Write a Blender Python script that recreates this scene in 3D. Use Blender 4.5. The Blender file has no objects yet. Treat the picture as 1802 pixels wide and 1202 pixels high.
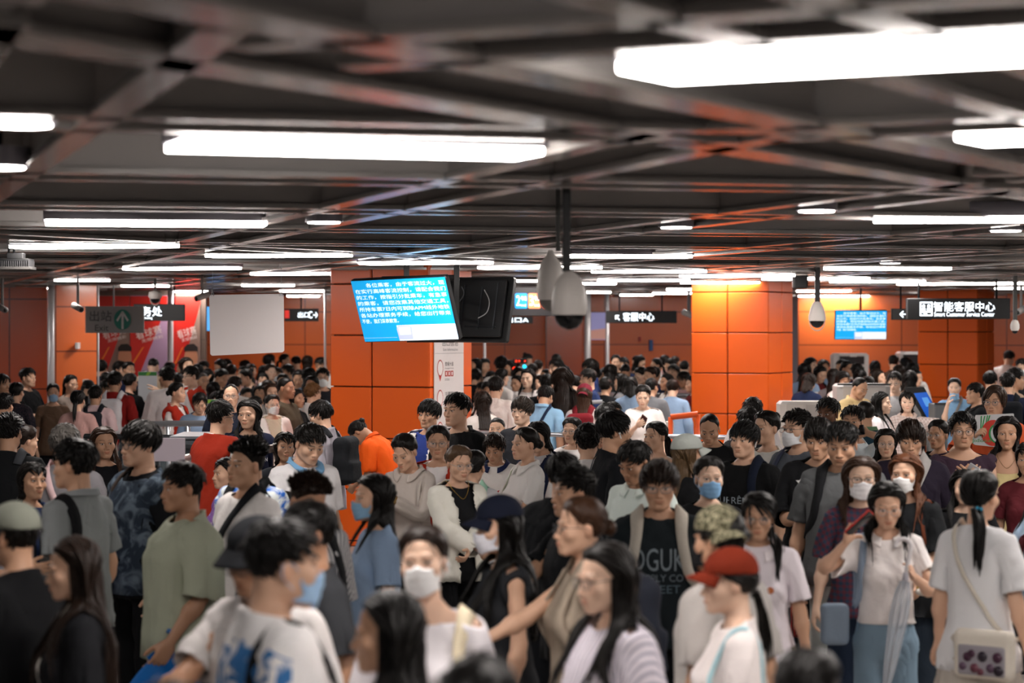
import bpy, bmesh, math, random
import numpy as np
from mathutils import Vector, Matrix
# ------------------------------------------------------------------ camera, world, exposure
scene = bpy.context.scene
FOCUS, FSTOP, EXPO = 18.5, 2.8, 0.35
LAMP = 27.0          # radiance of the ceiling panels
cam_d = bpy.data.cameras.new('camera'); cam = bpy.data.objects.new('camera', cam_d); scene.collection.objects.link(cam)
cam.location = (0, 0, 2.22); cam.rotation_euler = (math.radians(90), 0, 0)
cam_d.lens = 85; cam_d.sensor_width = 36; cam_d.sensor_fit = 'HORIZONTAL'; cam_d.shift_y = -27/1802
cam_d.clip_start = .05; cam_d.clip_end = 300
cam_d.dof.use_dof = True; cam_d.dof.focus_distance = FOCUS; cam_d.dof.aperture_fstop = FSTOP
scene.camera = cam
wd = bpy.data.worlds.new('hall_air'); scene.world = wd; wd.use_nodes = True
wd.node_tree.nodes['Background'].inputs[0].default_value = (.62, .60, .60, 1); wd.node_tree.nodes['Background'].inputs[1].default_value = .15
scene.view_settings.view_transform = 'Standard'; scene.view_settings.look = 'None'; scene.view_settings.gamma = 1; scene.view_settings.exposure = EXPO
scene.view_settings.use_curve_mapping = False
scene.cycles.use_denoising = True
scene.cycles.max_bounces = 7; scene.cycles.diffuse_bounces = 3; scene.cycles.glossy_bounces = 3; scene.cycles.transparent_max_bounces = 12
# ------------------------------------------------------------------ signed-distance modelling helpers
f32 = np.float32
def smin(a, b, k):
    h = np.clip(0.5 + 0.5*(b-a)/k, 0, 1)
    return b + (a-b)*h - k*h*(1-h)
def smax(a, b, k): return -smin(-a, -b, k)
def ell(P, c, r):
    q = (P - np.array(c, f32))
    r = np.array(r, f32)
    k0 = np.sqrt(((q/r)**2).sum(-1)); k1 = np.sqrt(((q/(r*r))**2).sum(-1))
    return k0*(k0-1)/np.maximum(k1, 1e-6)
def cap(P, a, b, r1, r2=None):
    r2 = r1 if r2 is None else r2
    a = np.array(a, f32); b = np.array(b, f32); ba = b-a
    t = np.clip(((P-a)@ba)/max(float(ba@ba), 1e-9), 0, 1)
    d = P - a - t[..., None]*ba
    return np.sqrt((d*d).sum(-1)) - (r1 + (r2-r1)*t)
def rbox(P, c, s, r):
    q = np.abs(P - np.array(c, f32)) - (np.array(s, f32)-r)
    return np.sqrt((np.maximum(q, 0)**2).sum(-1)) + np.minimum(q.max(-1), 0) - r
def loft(P, rings):
    R = np.array(rings, f32); z = P[..., 2]
    rx = np.interp(z, R[:, 0], R[:, 1]); ry = np.interp(z, R[:, 0], R[:, 2]); cy = np.interp(z, R[:, 0], R[:, 3])
    u = np.abs(P[..., 0])/rx; v = np.abs(P[..., 1]-cy)/ry
    e = (u**2.4 + v**2.4)**(1/2.4)
    d = (e-1)*np.minimum(rx, ry)
    return np.maximum(d, np.maximum(R[0, 0]-z, z-R[-1, 0]))
def nets(f, lo, hi, h):
    lo = np.array(lo, float); n = np.ceil((np.array(hi)-lo)/h).astype(int)+1
    g = np.stack(np.meshgrid(*[lo[i]+h*np.arange(n[i]) for i in range(3)], indexing='ij'), -1).astype(f32)
    V = f(g).astype(f32); s = V < 0
    c = np.zeros(n-1, np.int8)
    offs = [(i, j, k) for i in (0, 1) for j in (0, 1) for k in (0, 1)]
    for i, j, k in offs: c += s[i:n[0]-1+i, j:n[1]-1+j, k:n[2]-1+k]
    act = np.argwhere((c > 0) & (c < 8))
    pos = np.zeros((len(act), 3)); cnt = np.zeros(len(act))
    for o in offs:
        for ax in range(3):
            if o[ax]: continue
            p = list(o); p[ax] = 1
            a = V[tuple((act+np.array(o)).T)]; b = V[tuple((act+np.array(p)).T)]
            m = (a < 0) != (b < 0)
            t = np.where(m, a/np.where(m, a-b, 1), 0)
            q = np.array(o, float)[None].repeat(len(act), 0); q[:, ax] += t
            pos[m] += q[m]; cnt[m] += 1
    verts = lo + (act + pos/cnt[:, None])*h
    idx = -np.ones(n-1, int); idx[tuple(act.T)] = np.arange(len(act))
    quads = []
    for ax in range(3):
        b, d = (ax+1) % 3, (ax+2) % 3
        sl0 = [slice(None)]*3; sl1 = [slice(None)]*3
        sl0[ax] = slice(0, n[ax]-1); sl1[ax] = slice(1, n[ax])
        e = np.argwhere(s[tuple(sl0)] != s[tuple(sl1)])
        e = e[(e[:, b] > 0) & (e[:, d] > 0) & (e[:, b] < n[b]-1) & (e[:, d] < n[d]-1)]
        ub = np.zeros(3, int); ub[b] = 1; ud = np.zeros(3, int); ud[d] = 1
        q = np.stack([idx[tuple((e-ub-ud).T)], idx[tuple((e-ud).T)], idx[tuple(e.T)], idx[tuple((e-ub).T)]], 1)
        inside = s[tuple(e.T)]
        q[~inside] = q[~inside][:, ::-1]
        quads.append(q)
    return verts, np.concatenate(quads)

def mesh_np(name, V, faces, mat_idx=None, smooth=True):
    """faces: list of (n,3)/(n,4) int arrays"""
    me = bpy.data.meshes.new(name)
    faces = [f for f in faces if len(f)]
    V = np.asarray(V, f32)
    me.vertices.add(len(V)); me.vertices.foreach_set('co', V.ravel())
    loops = np.concatenate([np.asarray(f, np.int32).ravel() for f in faces]) if faces else np.zeros(0, np.int32)
    tot = np.concatenate([np.full(len(f), f.shape[1], np.int32) for f in faces]) if faces else np.zeros(0, np.int32)
    start = np.concatenate([[0], np.cumsum(tot)[:-1]]).astype(np.int32) if len(tot) else tot
    me.loops.add(len(loops)); me.loops.foreach_set('vertex_index', loops)
    me.polygons.add(len(tot)); me.polygons.foreach_set('loop_start', start); me.polygons.foreach_set('loop_total', tot)
    if mat_idx is not None: me.polygons.foreach_set('material_index', np.asarray(mat_idx, np.int32))
    me.polygons.foreach_set('use_smooth', np.full(len(tot), bool(smooth)))
    me.update(calc_edges=True)
    return me
def mesh_arrays(me):
    V = np.empty(len(me.vertices)*3, f32); me.vertices.foreach_get('co', V); V = V.reshape(-1, 3)
    me.calc_loop_triangles()
    T = np.empty(len(me.loop_triangles)*3, np.int32); me.loop_triangles.foreach_get('vertices', T)
    return V.astype(float), T.reshape(-1, 3)
def run_mods(V, F, setup):
    """pass arrays through Blender modifiers and back"""
    me = mesh_np('tmp', V, F); ob = bpy.data.objects.new('tmp', me); bpy.context.scene.collection.objects.link(ob)
    extra = setup(ob) or []
    dg = bpy.context.evaluated_depsgraph_get()
    ev = ob.evaluated_get(dg); m2 = ev.to_mesh(); out = mesh_arrays(m2); ev.to_mesh_clear()
    for o in [ob]+extra:
        m = o.data; bpy.data.objects.remove(o); bpy.data.meshes.remove(m)
    return out
def decimate(V, F, ratio, keep=None, fac=1.0):
    def st(ob):
        md = ob.modifiers.new('d', 'DECIMATE'); md.ratio = ratio
        if keep is not None:
            g = ob.vertex_groups.new(name='k')
            lv = np.round(np.clip(keep, 0, 1)*4)/4
            for w in np.unique(lv): g.add(np.nonzero(lv == w)[0].tolist(), float(w), 'REPLACE')
            md.vertex_group = 'k'; md.vertex_group_factor = fac; md.invert_vertex_group = True
    return run_mods(V, F, st)
def union(parts):
    def mk(V, F):
        me = mesh_np('u', V, F); ob = bpy.data.objects.new('u', me); bpy.context.scene.collection.objects.link(ob); return ob
    def st(ob):
        ex = []
        for V, F in parts[1:]:
            o = mk(V, F); o.hide_render = True; ex.append(o)
            md = ob.modifiers.new('b', 'BOOLEAN'); md.operation = 'UNION'; md.object = o; md.solver = 'EXACT'
        return ex
    return run_mods(parts[0][0], parts[0][1], st)
def bisect(V, F, planes):
    """cut away the side the normal points to"""
    me = mesh_np('c', V, F); bm = bmesh.new(); bm.from_mesh(me)
    for co, no, *lim in planes:
        geom = bm.verts[:]+bm.edges[:]+bm.faces[:]
        if lim:
            fs = [f for f in bm.faces if lim[0](f.calc_center_median())]
            geom = list({v for f in fs for v in f.verts})+list({e for f in fs for e in f.edges})+fs
        bmesh.ops.bisect_plane(bm, geom=geom, plane_co=co, plane_no=no, clear_outer=True)
    bm.to_mesh(me); bm.free()
    out = mesh_arrays(me); bpy.data.meshes.remove(me); return out
def edges_of(F):
    F = np.asarray(F); n = F.shape[1]
    return np.unique(np.sort(np.concatenate([F[:, [i, (i+1) % n]] for i in range(n)]), 1), axis=0)
def lap(V, F, it, lam=0.5):
    E = edges_of(F); n = len(V); V = V.copy()
    deg = np.bincount(E.ravel(), minlength=n).astype(float); deg[deg == 0] = 1
    for _ in range(it):
        A = np.zeros_like(V)
        for c in range(V.shape[1]):
            A[:, c] = np.bincount(E[:, 0], V[E[:, 1], c], n) + np.bincount(E[:, 1], V[E[:, 0], c], n)
        V += lam*(A/deg[:, None]-V)
    return V
def normals(V, F):
    F = np.asarray(F); a = V[F[:, 1]]-V[F[:, 0]]; b = V[F[:, 2]]-V[F[:, 0]]
    n = np.cross(a, b); N = np.zeros_like(V)
    for i in range(F.shape[1]): np.add.at(N, F[:, i], n)
    return N/np.maximum(np.linalg.norm(N, axis=1), 1e-9)[:, None]
def solidify(V, F, t):
    """double an open cloth surface inward, rim closed"""
    N = normals(V, F); n = len(V)
    E = np.concatenate([F[:, [i, (i+1) % 3]] for i in range(3)]); key = np.sort(E, 1)
    _, inv, cnt = np.unique(key, axis=0, return_inverse=True, return_counts=True)
    B = E[cnt[inv.ravel()] == 1]
    rim = np.concatenate([np.stack([B[:, 1], B[:, 0], B[:, 0]+n], 1), np.stack([B[:, 1], B[:, 0]+n, B[:, 1]+n], 1)])
    return np.concatenate([V, V-N*t]), np.concatenate([F, F[:, ::-1]+n, rim])
def ss(a, b, x):
    t = np.clip((x-a)/(b-a), 0, 1); return t*t*(3-2*t)
def vnoise(P, seed=0):
    """smooth value-like noise from summed sines, about -1..1"""
    r = np.random.RandomState(seed); out = 0
    for k in range(5):
        d = r.normal(size=3); d /= np.linalg.norm(d)
        out = out + np.sin((P@d)*(0.8+0.5*k) + r.uniform(0, 6.28) + 1.3*np.sin((P@np.roll(d, 1))*(0.7+.3*k)+k))
    return out/3.0

# ------------------------------------------------------------------ the figure, at rest: 1.72 m, facing -Y, arms 40 degrees out
AD = np.array([math.sin(math.radians(40)), 0, -math.cos(math.radians(40))])
HEADC = np.array([0, -.008, 1.606])       # eye level on the mid plane
class Spec: pass
def make_spec(sex):
    S = Spec(); S.sex = sex; m = sex == 'm'
    S.sh = np.array([.172 if m else .146, .012, 1.378]); S.el = S.sh + AD*(.285 if m else .27)
    S.wr = S.el + AD*(.245 if m else .23)
    S.wr[1] -= .02
    if m:
        S.torso = [(.78, .14, .095, .012), (.86, .168, .118, .014), (.94, .166, .114, .01), (1.04, .152, .106, .0), (1.15, .158, .108, -.002),
                   (1.26, .172, .116, -.002), (1.33, .172, .108, .006), (1.39, .145, .085, .014), (1.43, .09, .066, .02), (1.48, .058, .056, .026)]
        S.arm = (.050, .040, .040, .027); S.leg = (.084, .056, .053, .036)
        S.tee = [(.74, .222, .160, .008), (.88, .216, .156, .006), (1.0, .204, .148, .002), (1.1, .195, .143, -.004), (1.26, .200, .143, -.003), (1.34, .196, .126, .006),
                 (1.40, .160, .098, .014), (1.44, .104, .082, .02), (1.47, .078, .073, .024), (1.52, .072, .070, .026)]
    else:
        S.torso = [(.78, .14, .095, .012), (.86, .170, .12, .016), (.94, .160, .112, .012), (1.04, .128, .093, .0), (1.15, .134, .096, -.002),
                   (1.26, .148, .104, 0), (1.33, .150, .096, .008), (1.39, .125, .076, .014), (1.43, .075, .056, .02), (1.48, .048, .048, .026)]
        S.arm = (.041, .034, .034, .023); S.leg = (.084, .052, .049, .032)
        S.tee = [(.74, .212, .156, .008), (.88, .202, .150, .008), (1.0, .164, .126, .002), (1.1, .154, .118, -.006), (1.24, .160, .130, -.010), (1.33, .156, .108, .006),
                 (1.39, .130, .086, .014), (1.43, .088, .070, .02), (1.46, .066, .063, .024), (1.52, .060, .060, .026)]
    B = {}
    def add(n, par, h, t): B[n] = (par, np.array(h, float), np.array(t, float))
    add('pelvis', None, (0, .01, .92), (0, .0, 1.02)); add('spine', 'pelvis', (0, .0, 1.02), (0, 0, 1.18)); add('chest', 'spine', (0, 0, 1.18), (0, .02, 1.44))
    add('neck', 'chest', (0, .025, 1.44), (0, .015, 1.53)); add('head', 'neck', (0, .015, 1.53), (0, 0, 1.72))
    for s, c in ((1, 'L'), (-1, 'R')):
        fl = np.array([s, 1, 1])
        add('uarm'+c, 'chest', S.sh*fl, S.el*fl); add('farm'+c, 'uarm'+c, S.el*fl, S.wr*fl); add('hand'+c, 'farm'+c, S.wr*fl, (S.wr+AD*.08)*fl)
        add('thigh'+c, 'pelvis', (.09*s, 0, .89), (.095*s, 0, .47)); add('shin'+c, 'thigh'+c, (.095*s, 0, .47), (.095*s, .025, .085)); add('foot'+c, 'shin'+c, (.095*s, .025, .085), (.1*s, -.13, .03))
    S.B = B
    # fingers in the hand frame: x = thumb side (forward, -Y at rest), z = along the arm, y = palm normal
    side = np.array([0, -1., 0]); al = AD.copy(); pal = np.cross(al, side)*-1   # palm looks to the body for the +X hand
    if pal[0] > 0: pal = -pal
    S.hf = (side, pal, al); sc = 1.0 if m else .9
    def hp(x, y, z): return S.wr + (side*x + pal*y + al*z)*sc
    S.hp = hp
    S.fing = []
    for nm, x, z0, L, r, sp in (('index', .030, .092, .078, .0088, .06), ('middle', .010, .096, .086, .0090, .01), ('ring', -.010, .093, .080, .0086, -.04), ('little', -.029, .085, .063, .0076, -.1)):
        a = hp(x, 0, z0); p = [a]
        for k, (fr, cu) in enumerate(((.47, .004), (.30, .011), (.23, .018))):
            p.append(p[-1] + (side*sp + pal*cu/.06*.35 + al)*L*fr*sc)
        S.fing.append((nm, p, r*sc))
    t = [hp(.030, .008, .025), hp(.052, .020, .055), hp(.062, .026, .085), hp(.066, .030, .110)]
    S.fing.append(('thumb', t, .0105*sc))
    for c, s in (('L', 1), ('R', -1)):
        fl = np.array([s, 1, 1])
        for nm, p, r in S.fing:
            add(nm+'1'+c, 'hand'+c, p[0]*fl, p[1]*fl); add(nm+'2'+c, nm+'1'+c, p[1]*fl, p[3]*fl)
    S.bones = list(B)
    return S

def head_core(Q):
    d = ell(Q, (0, .010, .030), (.073, .092, .084))
    d = smin(d, ell(Q, (0, -.022, -.042), (.061, .066, .073)), .03)
    return d
def head_sdf(Q, m):
    A = Q.copy(); A[..., 0] = np.abs(A[..., 0])
    d = head_core(Q)
    d = smin(d, cap(A, (.052, .002, -.052), (.020, -.066, -.096), .013 if m else .009, .017 if m else .013), .03)
    d = smin(d, ell(A, (0, -.074, -.097), (.020, .016, .014)), .02)
    d = smin(d, ell(A, (.047, -.056, -.026), (.020, .020, .020)), .03)
    d = smin(d, ell(A, (.028, -.080, .018), (.026, .008, .007)), .018)
    d = smax(d, -ell(A, (.031, -.099, -.001), (.020, .015, .0105)), .014)
    eye = np.array((.031, -.0735, -.002), f32); de = np.sqrt(((A-eye)**2).sum(-1))
    lid = np.minimum(np.maximum(de-.0142,   .0016-(A[..., 2])-.10*(A[..., 0]-.031)), np.maximum(de-.0139, (A[..., 2])+.0064))
    d = smin(d, lid, .003)
    d = np.minimum(d, de-.0122)
    d = smin(d, ell(A, (0, -.080, -.064), (.030, .017, .023)), .016)
    d = smin(d, cap(A, (0, -.083, .004), (0, -.101, -.034), .0055, .0090), .014)
    d = smin(d, ell(A, (0, -.1015, -.0380), (.0120, .0105, .0092)), .006)
    d = smin(d, ell(A, (.0130, -.0940, -.0405), (.0078, .0090, .0072)), .006)
    d = smax(d, -ell(A, (.0068, -.0975, -.0490), (.0035, .005, .004)), .003)
    d = smin(d, ell(A, (.009, -.0935, -.0625), (.0135, .0068, .0042)), .004)
    d = smin(d, ell(A, (0, -.0925, -.0712), (.0175, .0075, .0050)), .004)
    d = smax(d, -cap(A, (0, -.1015, -.0670), (.022, -.0935, -.0662), .0012), .003)
    d = smax(d, -ell(A, (0, -.097, -.083), (.016, .006, .004)), .008)
    ear = ell(A, (.0765, .014, -.012), (.0065, .0175, .029)); ear = smax(ear, -ell(A, (.0835, .010, -.010), (.0045, .0095, .017)), .004)
    d = smin(d, ear, .006)
    r1, r2 = (.053, .058) if m else (.046, .050)
    d = smin(d, cap(Q, (0, .024, -.055), (0, .034, -.19), r1, r2), .022)
    return d
def trunk_sdf(S, P):
    A = P.copy(); A[..., 0] = np.abs(A[..., 0]); m = S.sex == 'm'
    d = loft(P, S.torso)
    d = smin(d, cap(A, (.030, .022, 1.44), S.sh*np.array([.90, 1, 1])+np.array([0, 0, -.006]), .034 if m else .027, .038 if m else .034), .035)
    if not m: d = smin(d, ell(A, (.070, -.088, 1.225), (.052, .046, .052)), .03)
    return d
def arm_sdf(S, P, ease=0, part=None):
    A = P.copy(); A[..., 0] = np.abs(A[..., 0]); a = S.arm
    u = smin(cap(A, S.sh, S.el, a[0]+ease, a[1]+ease), np.sqrt(((A-S.sh.astype(f32))**2).sum(-1))-(a[0]+.004+ease), .02)
    f = smin(cap(A, S.el, S.wr, a[2]+ease, a[3]+ease), ell(A, S.el*.72+S.wr*.28, (a[2]+.004+ease,)*3), .03)
    return u, f
def leg_sdf(S, P, ease=0):
    A = P.copy(); A[..., 0] = np.abs(A[..., 0]); l = S.leg
    t = cap(A, (.09, .004, .87), (.095, 0, .47), l[0]+ease, l[1]+ease)
    s = smin(cap(A, (.095, 0, .47), (.095, .025, .085), l[2]+ease, l[3]+ease), ell(A, (.096, .03, .34), (.05, .05, .11)), .04)
    return t, s
def body_sdf(S, P):
    d = trunk_sdf(S, P)
    u, f = arm_sdf(S, P); d = smin(d, smin(u, f, .02), .03)
    t, s = leg_sdf(S, P); d = smin(d, smin(t, s, .03), .03)
    A = P.copy(); A[..., 0] = np.abs(A[..., 0])
    d = smin(d, cap(A, (.095, .03, .04), (.10, -.12, .03), .038, .03), .02)
    return d
def weights(S, V, F=None, it=6, tau=.014, head=True, only=None):
    """smooth skinning weights from the distance of a point to what each bone carries"""
    V = np.asarray(V, float); n = len(V); D = {}
    z = V[:, 2]; A = V.copy(); A[:, 0] = np.abs(A[:, 0])
    tr = trunk_sdf(S, V); u, f = arm_sdf(S, V); t, s = leg_sdf(S, V)
    foot = cap(A, (.095, .03, .04), (.10, -.12, .03), .038, .03)
    hand = np.minimum(cap(A, S.wr+AD*.02, S.wr+AD*.085, .026, .036), 1)
    neckd = cap(V, (0, .025, 1.45), (0, .02, 1.53), .052, .05); headd = head_core(V-HEADC)
    cols = {'trunk': tr, 'nh': np.minimum(neckd, headd), 'u': u, 'f': f, 'h': hand, 't': t, 's': s, 'ft': foot}
    fk = []
    for nm, p, r in S.fing:
        cols[nm+'1'] = cap(A, p[0], p[1], r); cols[nm+'2'] = np.minimum(cap(A, p[1], p[2], r), cap(A, p[2], p[3], r)); fk += [nm+'1', nm+'2']
    M = np.stack(list(cols.values()), 1); keys = list(cols)
    big = np.full(n, tau); W = np.exp(-np.clip((M-M.min(1, keepdims=True)), 0, .4)/big[:, None])
    W[:, keys.index('t')] *= (z < .93); W[:, keys.index('nh')] *= (z > 1.40)
    if only:
        for i, k in enumerate(keys):
            if k not in only: W[:, i] = 0
    W /= np.maximum(W.sum(1, keepdims=True), 1e-12)
    w = {k: W[:, i] for i, k in enumerate(keys)}; out = np.zeros((n, len(S.bones))); bi = {b: i for i, b in enumerate(S.bones)}
    a = ss(.93, 1.08, z); b = ss(1.08, 1.26, z)
    out[:, bi['pelvis']] += w['trunk']*(1-a); out[:, bi['spine']] += w['trunk']*a*(1-b); out[:, bi['chest']] += w['trunk']*a*b
    q = z + np.clip(-(V[:, 1]-.02), -.1, .12)*.62
    hw = ss(1.47, 1.555, q); cw = 1-ss(1.415, 1.475, q)
    out[:, bi['chest']] += w['nh']*cw; out[:, bi['neck']] += w['nh']*(1-cw)*(1-hw); out[:, bi['head']] += w['nh']*(1-cw)*hw
    L = V[:, 0] >= 0
    for k, bn in [('u', 'uarm'), ('f', 'farm'), ('h', 'hand'), ('t', 'thigh'), ('s', 'shin'), ('ft', 'foot')]+[(x, x) for x in fk]:
        out[L, bi[bn+'L']] += w[k][L]; out[~L, bi[bn+'R']] += w[k][~L]
    out /= np.maximum(out.sum(1, keepdims=True), 1e-9)
    if F is not None and it: out = lap(out, F, it)
    return out

def build_hand(S):
    def f(P):
        hp = S.hp; k = 1.0 if S.sex == 'm' else .9
        side, pal, al = S.hf
        q = P - S.wr.astype(f32); L = np.stack([q@side, q@pal, q@al], -1).astype(f32)/k
        d = rbox(L, (0, 0, .056), (.039, .0135, .044), .0125)*k
        d = smin(d, cap(P, hp(0, 0, -.03), hp(0, 0, .02), .023*k, .024*k), .02)
        d = smin(d, cap(P, hp(.022, .010, .02), hp(.040, .016, .05), .017*k, .014*k), .015)
        for nm, p, r in S.fing:
            e = np.minimum(np.minimum(cap(P, p[0], p[1], r*1.04, r), cap(P, p[1], p[2], r, r*.96)), cap(P, p[2], p[3], r*.96, r*.82))
            d = smin(d, e, .006)
        return d
    c = S.hp(0, 0, .07)
    return nets(f, c-.155, c+.155, .0042)
class Base: pass
HAIRLINE = dict(front=.070)
def build_base(sex):
    S = make_spec(sex); Bs = Base(); Bs.S = S; m = sex == 'm'
    hv, hf = nets(lambda P: head_sdf(P, m), (-.1, -.13, -.27), (.1, .14, .13), .0028)
    face = (ss(-.02, -.05, hv[:, 1])*ss(.055, .03, hv[:, 2])*ss(-.125, -.10, hv[:, 2]))
    hv, hf = decimate(hv, [hf], .24, keep=face, fac=10)
    hv = hv + HEADC
    bv, bf = nets(lambda P: body_sdf(S, P), (-.76, -.21, -.04), (.76, .21, 1.53), .0105)
    bv, bf = decimate(bv, [bf], .15)
    gv, gf = build_hand(S); gv, gf = decimate(gv, [gf], .22)
    g2 = gv*np.array([-1, 1, 1]); V, F = union([(bv, [bf]), (hv, [hf]), (gv, [gf]), (g2, [gf[:, ::-1]])])
    # soften the seams
    sm = np.maximum(ss(.03, .0, np.abs(V[:, 2]-1.45)), ss(.02, 0, np.abs(np.linalg.norm(V*[1, 1, 1]-np.where(V[:, :1] > 0, S.wr, S.wr*[-1, 1, 1]), axis=1)-.03)))
    V = V + (lap(V, F, 6)-V)*np.clip(sm, 0, 1)[:, None]
    Bs.V, Bs.F = V, F; Bs.W = weights(S, V, F, 5)
    Bs.mask = face_paint(V)
    return Bs
def face_paint(V):
    """how much lip, brow, eye white, iris, blush and ear each body vertex carries"""
    Q = V-HEADC; A = np.abs(Q[:, 0]); y, z = Q[:, 1], Q[:, 2]; fr = y < -.06
    eye = np.array((.031, -.0735, -.002)); de = np.linalg.norm(np.stack([A, y, z], 1)-eye, axis=1)
    onball = (np.abs(de-.0122) < .0012) & (z < .0026+.1*(A-.031)) & (z > -.0072)
    rr = np.hypot(A-.0305, z+.0028)
    white = onball & (y < -.079); iris = white & (rr < .0062)
    lash = fr & (np.abs(z-(.0026+.1*(A-.031))) < .0019) & (np.abs(A-.031) < .0165) & ~white
    lip = np.clip(1-np.maximum(0, np.minimum(ell(np.stack([A, y, z], 1), (.009, -.0935, -.0625), (.0135, .0068, .0042)), ell(np.stack([A, y, z], 1), (0, -.0925, -.0712), (.0175, .0075, .0050))))/.0022, 0, 1)*fr*(z > -.078)*(z < -.056)
    bz = .0215+.004*np.sin(np.clip((A-.012)/.04, 0, 1)*2.6)
    brow = fr*np.clip(1.5-np.abs(z-bz)/.0028, 0, 1)*ss(.010, .015, A)*ss(.054, .046, A)
    blush = ss(.03, .0, np.linalg.norm(np.stack([A-.038, y+.075, z+.030], 1), axis=1)) + ss(.018, 0, np.linalg.norm(np.stack([A, y+.107, z+.038], 1), axis=1))
    ear = ss(.070, .080, A)*(np.abs(y-.012) < .03)*(np.abs(z+.01) < .04)
    return dict(white=white, iris=iris, lash=lash, lip=lip, brow=brow, blush=blush, ear=ear)

# ------------------------------------------------------------------ garments, at rest
SL = {}
def garment(Bs, kind):
    S = Bs.S; m = S.sex == 'm'
    sleeve = {'blouse': .62, 'tee': .80, 'oversize': 1.02, 'polo': .78, 'shirt': .84, 'long': 2, 'cardigan': 2, 'tank': -.1, 'vest': -.1, 'boat': 1.0, 'uniform': .85, 'cami': -.1}[kind]
    hem = {'blouse': .975, 'tee': .80, 'oversize': .76, 'polo': .82, 'shirt': .84, 'long': .82, 'cardigan': .78, 'tank': .82, 'vest': .80, 'boat': .86, 'uniform': .80, 'cami': .86}[kind]
    e = {'oversize': .016, 'cardigan': .016, 'vest': .018, 'uniform': .012, 'blouse': -.004, 'cami': -.012, 'tank': -.004}.get(kind, 0)
    rings = [(z, rx+e*(1 if z < 1.38 else .4), ry+e*(1 if z < 1.38 else .4), cy) for z, rx, ry, cy in S.tee]
    def f(P):
        A = P.copy(); A[..., 0] = np.abs(A[..., 0])
        d = loft(P, rings)
        d = smin(d, cap(A, (.045, .02, 1.447), S.sh+np.array([-.012, 0, -.012]), .036+e*.4, .053+e*.6), .03)
        if not m and kind not in ('oversize',): d = smin(d, ell(A, (.072, -.092, 1.225), (.058, .052, .056)), .04)
        if sleeve > 0:
            if sleeve < 1.5:
                E = S.sh+(S.el-S.sh)*(sleeve+.15); d = smin(d, cap(A, S.sh+[0, 0, 0], E, S.arm[0]+.022+e*.6, S.arm[0]+.030+e), .035)
            else:
                d = smin(d, cap(A, S.sh, S.el, S.arm[0]+.018+e*.6, S.arm[1]+.026+e*.5), .035); d = smin(d, cap(A, S.el, S.wr+AD*.06, S.arm[2]+.025+e*.5, S.arm[3]+.022+e*.4), .03)
        else:
            if kind != 'cami': d = smin(d, cap(A, S.sh, S.sh+AD*.05, S.arm[0]+.024+e*.6, S.arm[0]+.026+e*.6), .035)
            q_ = .062 if kind != 'cami' else .035; d = smax(d, -cap(A, S.sh+AD*.01+np.array([q_, 0, 0]), S.sh+AD*.12+np.array([q_-.005, -.0, 0]), .052 if kind != 'cami' else .075, .075), .008)
        return d
    V, F = nets(f, (-.66, -.22, .74), (.66, .22, 1.53), .0125)
    nf, nb = {'boat': (1.395, 1.440), 'vest': (1.425, 1.480), 'cardigan': (1.42, 1.484), 'tank': (1.405, 1.468), 'cami': (1.325, 1.36), 'polo': (1.435, 1.490), 'shirt': (1.43, 1.488), 'uniform': (1.435, 1.490), 'blouse': (1.40, 1.486)}.get(kind, (1.430, 1.486) if m else (1.420, 1.478))
    no = np.array([0, -(nb-nf), .16]); no = no/np.linalg.norm(no)
    planes = [((0, .08, nb), tuple(no), (lambda c2: abs(c2.x) < (.30 if kind in ('boat', 'cami') else .145) and c2.z > 1.2)), ((0, 0, hem), (0, 0, -1))]
    if sleeve > 0:
        for s in (1, -1):
            fl = np.array([s, 1, 1]); c = (S.sh+(S.el-S.sh)*sleeve) if sleeve < 1.5 else S.wr-AD*.02
            lim = (lambda c2, s=s: c2.x*s > .25)
            planes.append((tuple(c*fl), tuple(AD*fl), lim))
    V, F = bisect(V, [F], planes)
    V, F = decimate(V, [F], .34)
    if kind in ('cardigan', 'vest'):
        gap = .018 if kind == 'vest' else .055
        keep = ~((V[F].mean(1)[:, 1] < -.02) & (np.abs(V[F].mean(1)[:, 0]) < gap+np.clip(V[F].mean(1)[:, 2]-1.13, 0, 1)*(.20 if kind == 'vest' else .10)))
        F = F[keep]; u = np.unique(F); mp = -np.ones(len(V), int); mp[u] = np.arange(len(u)); V, F = V[u], mp[F]
        E = edges_of(F)
        for _ in range(2): V = lap(V, F, 1, .25)
    G = Base(); G.V, G.F = solidify(V, F, .006); G.V = G.V; n = len(V)
    W = weights(S, V, F, 8, tau=.022); G.W = np.concatenate([W, W]); G.n = n
    return G
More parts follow.
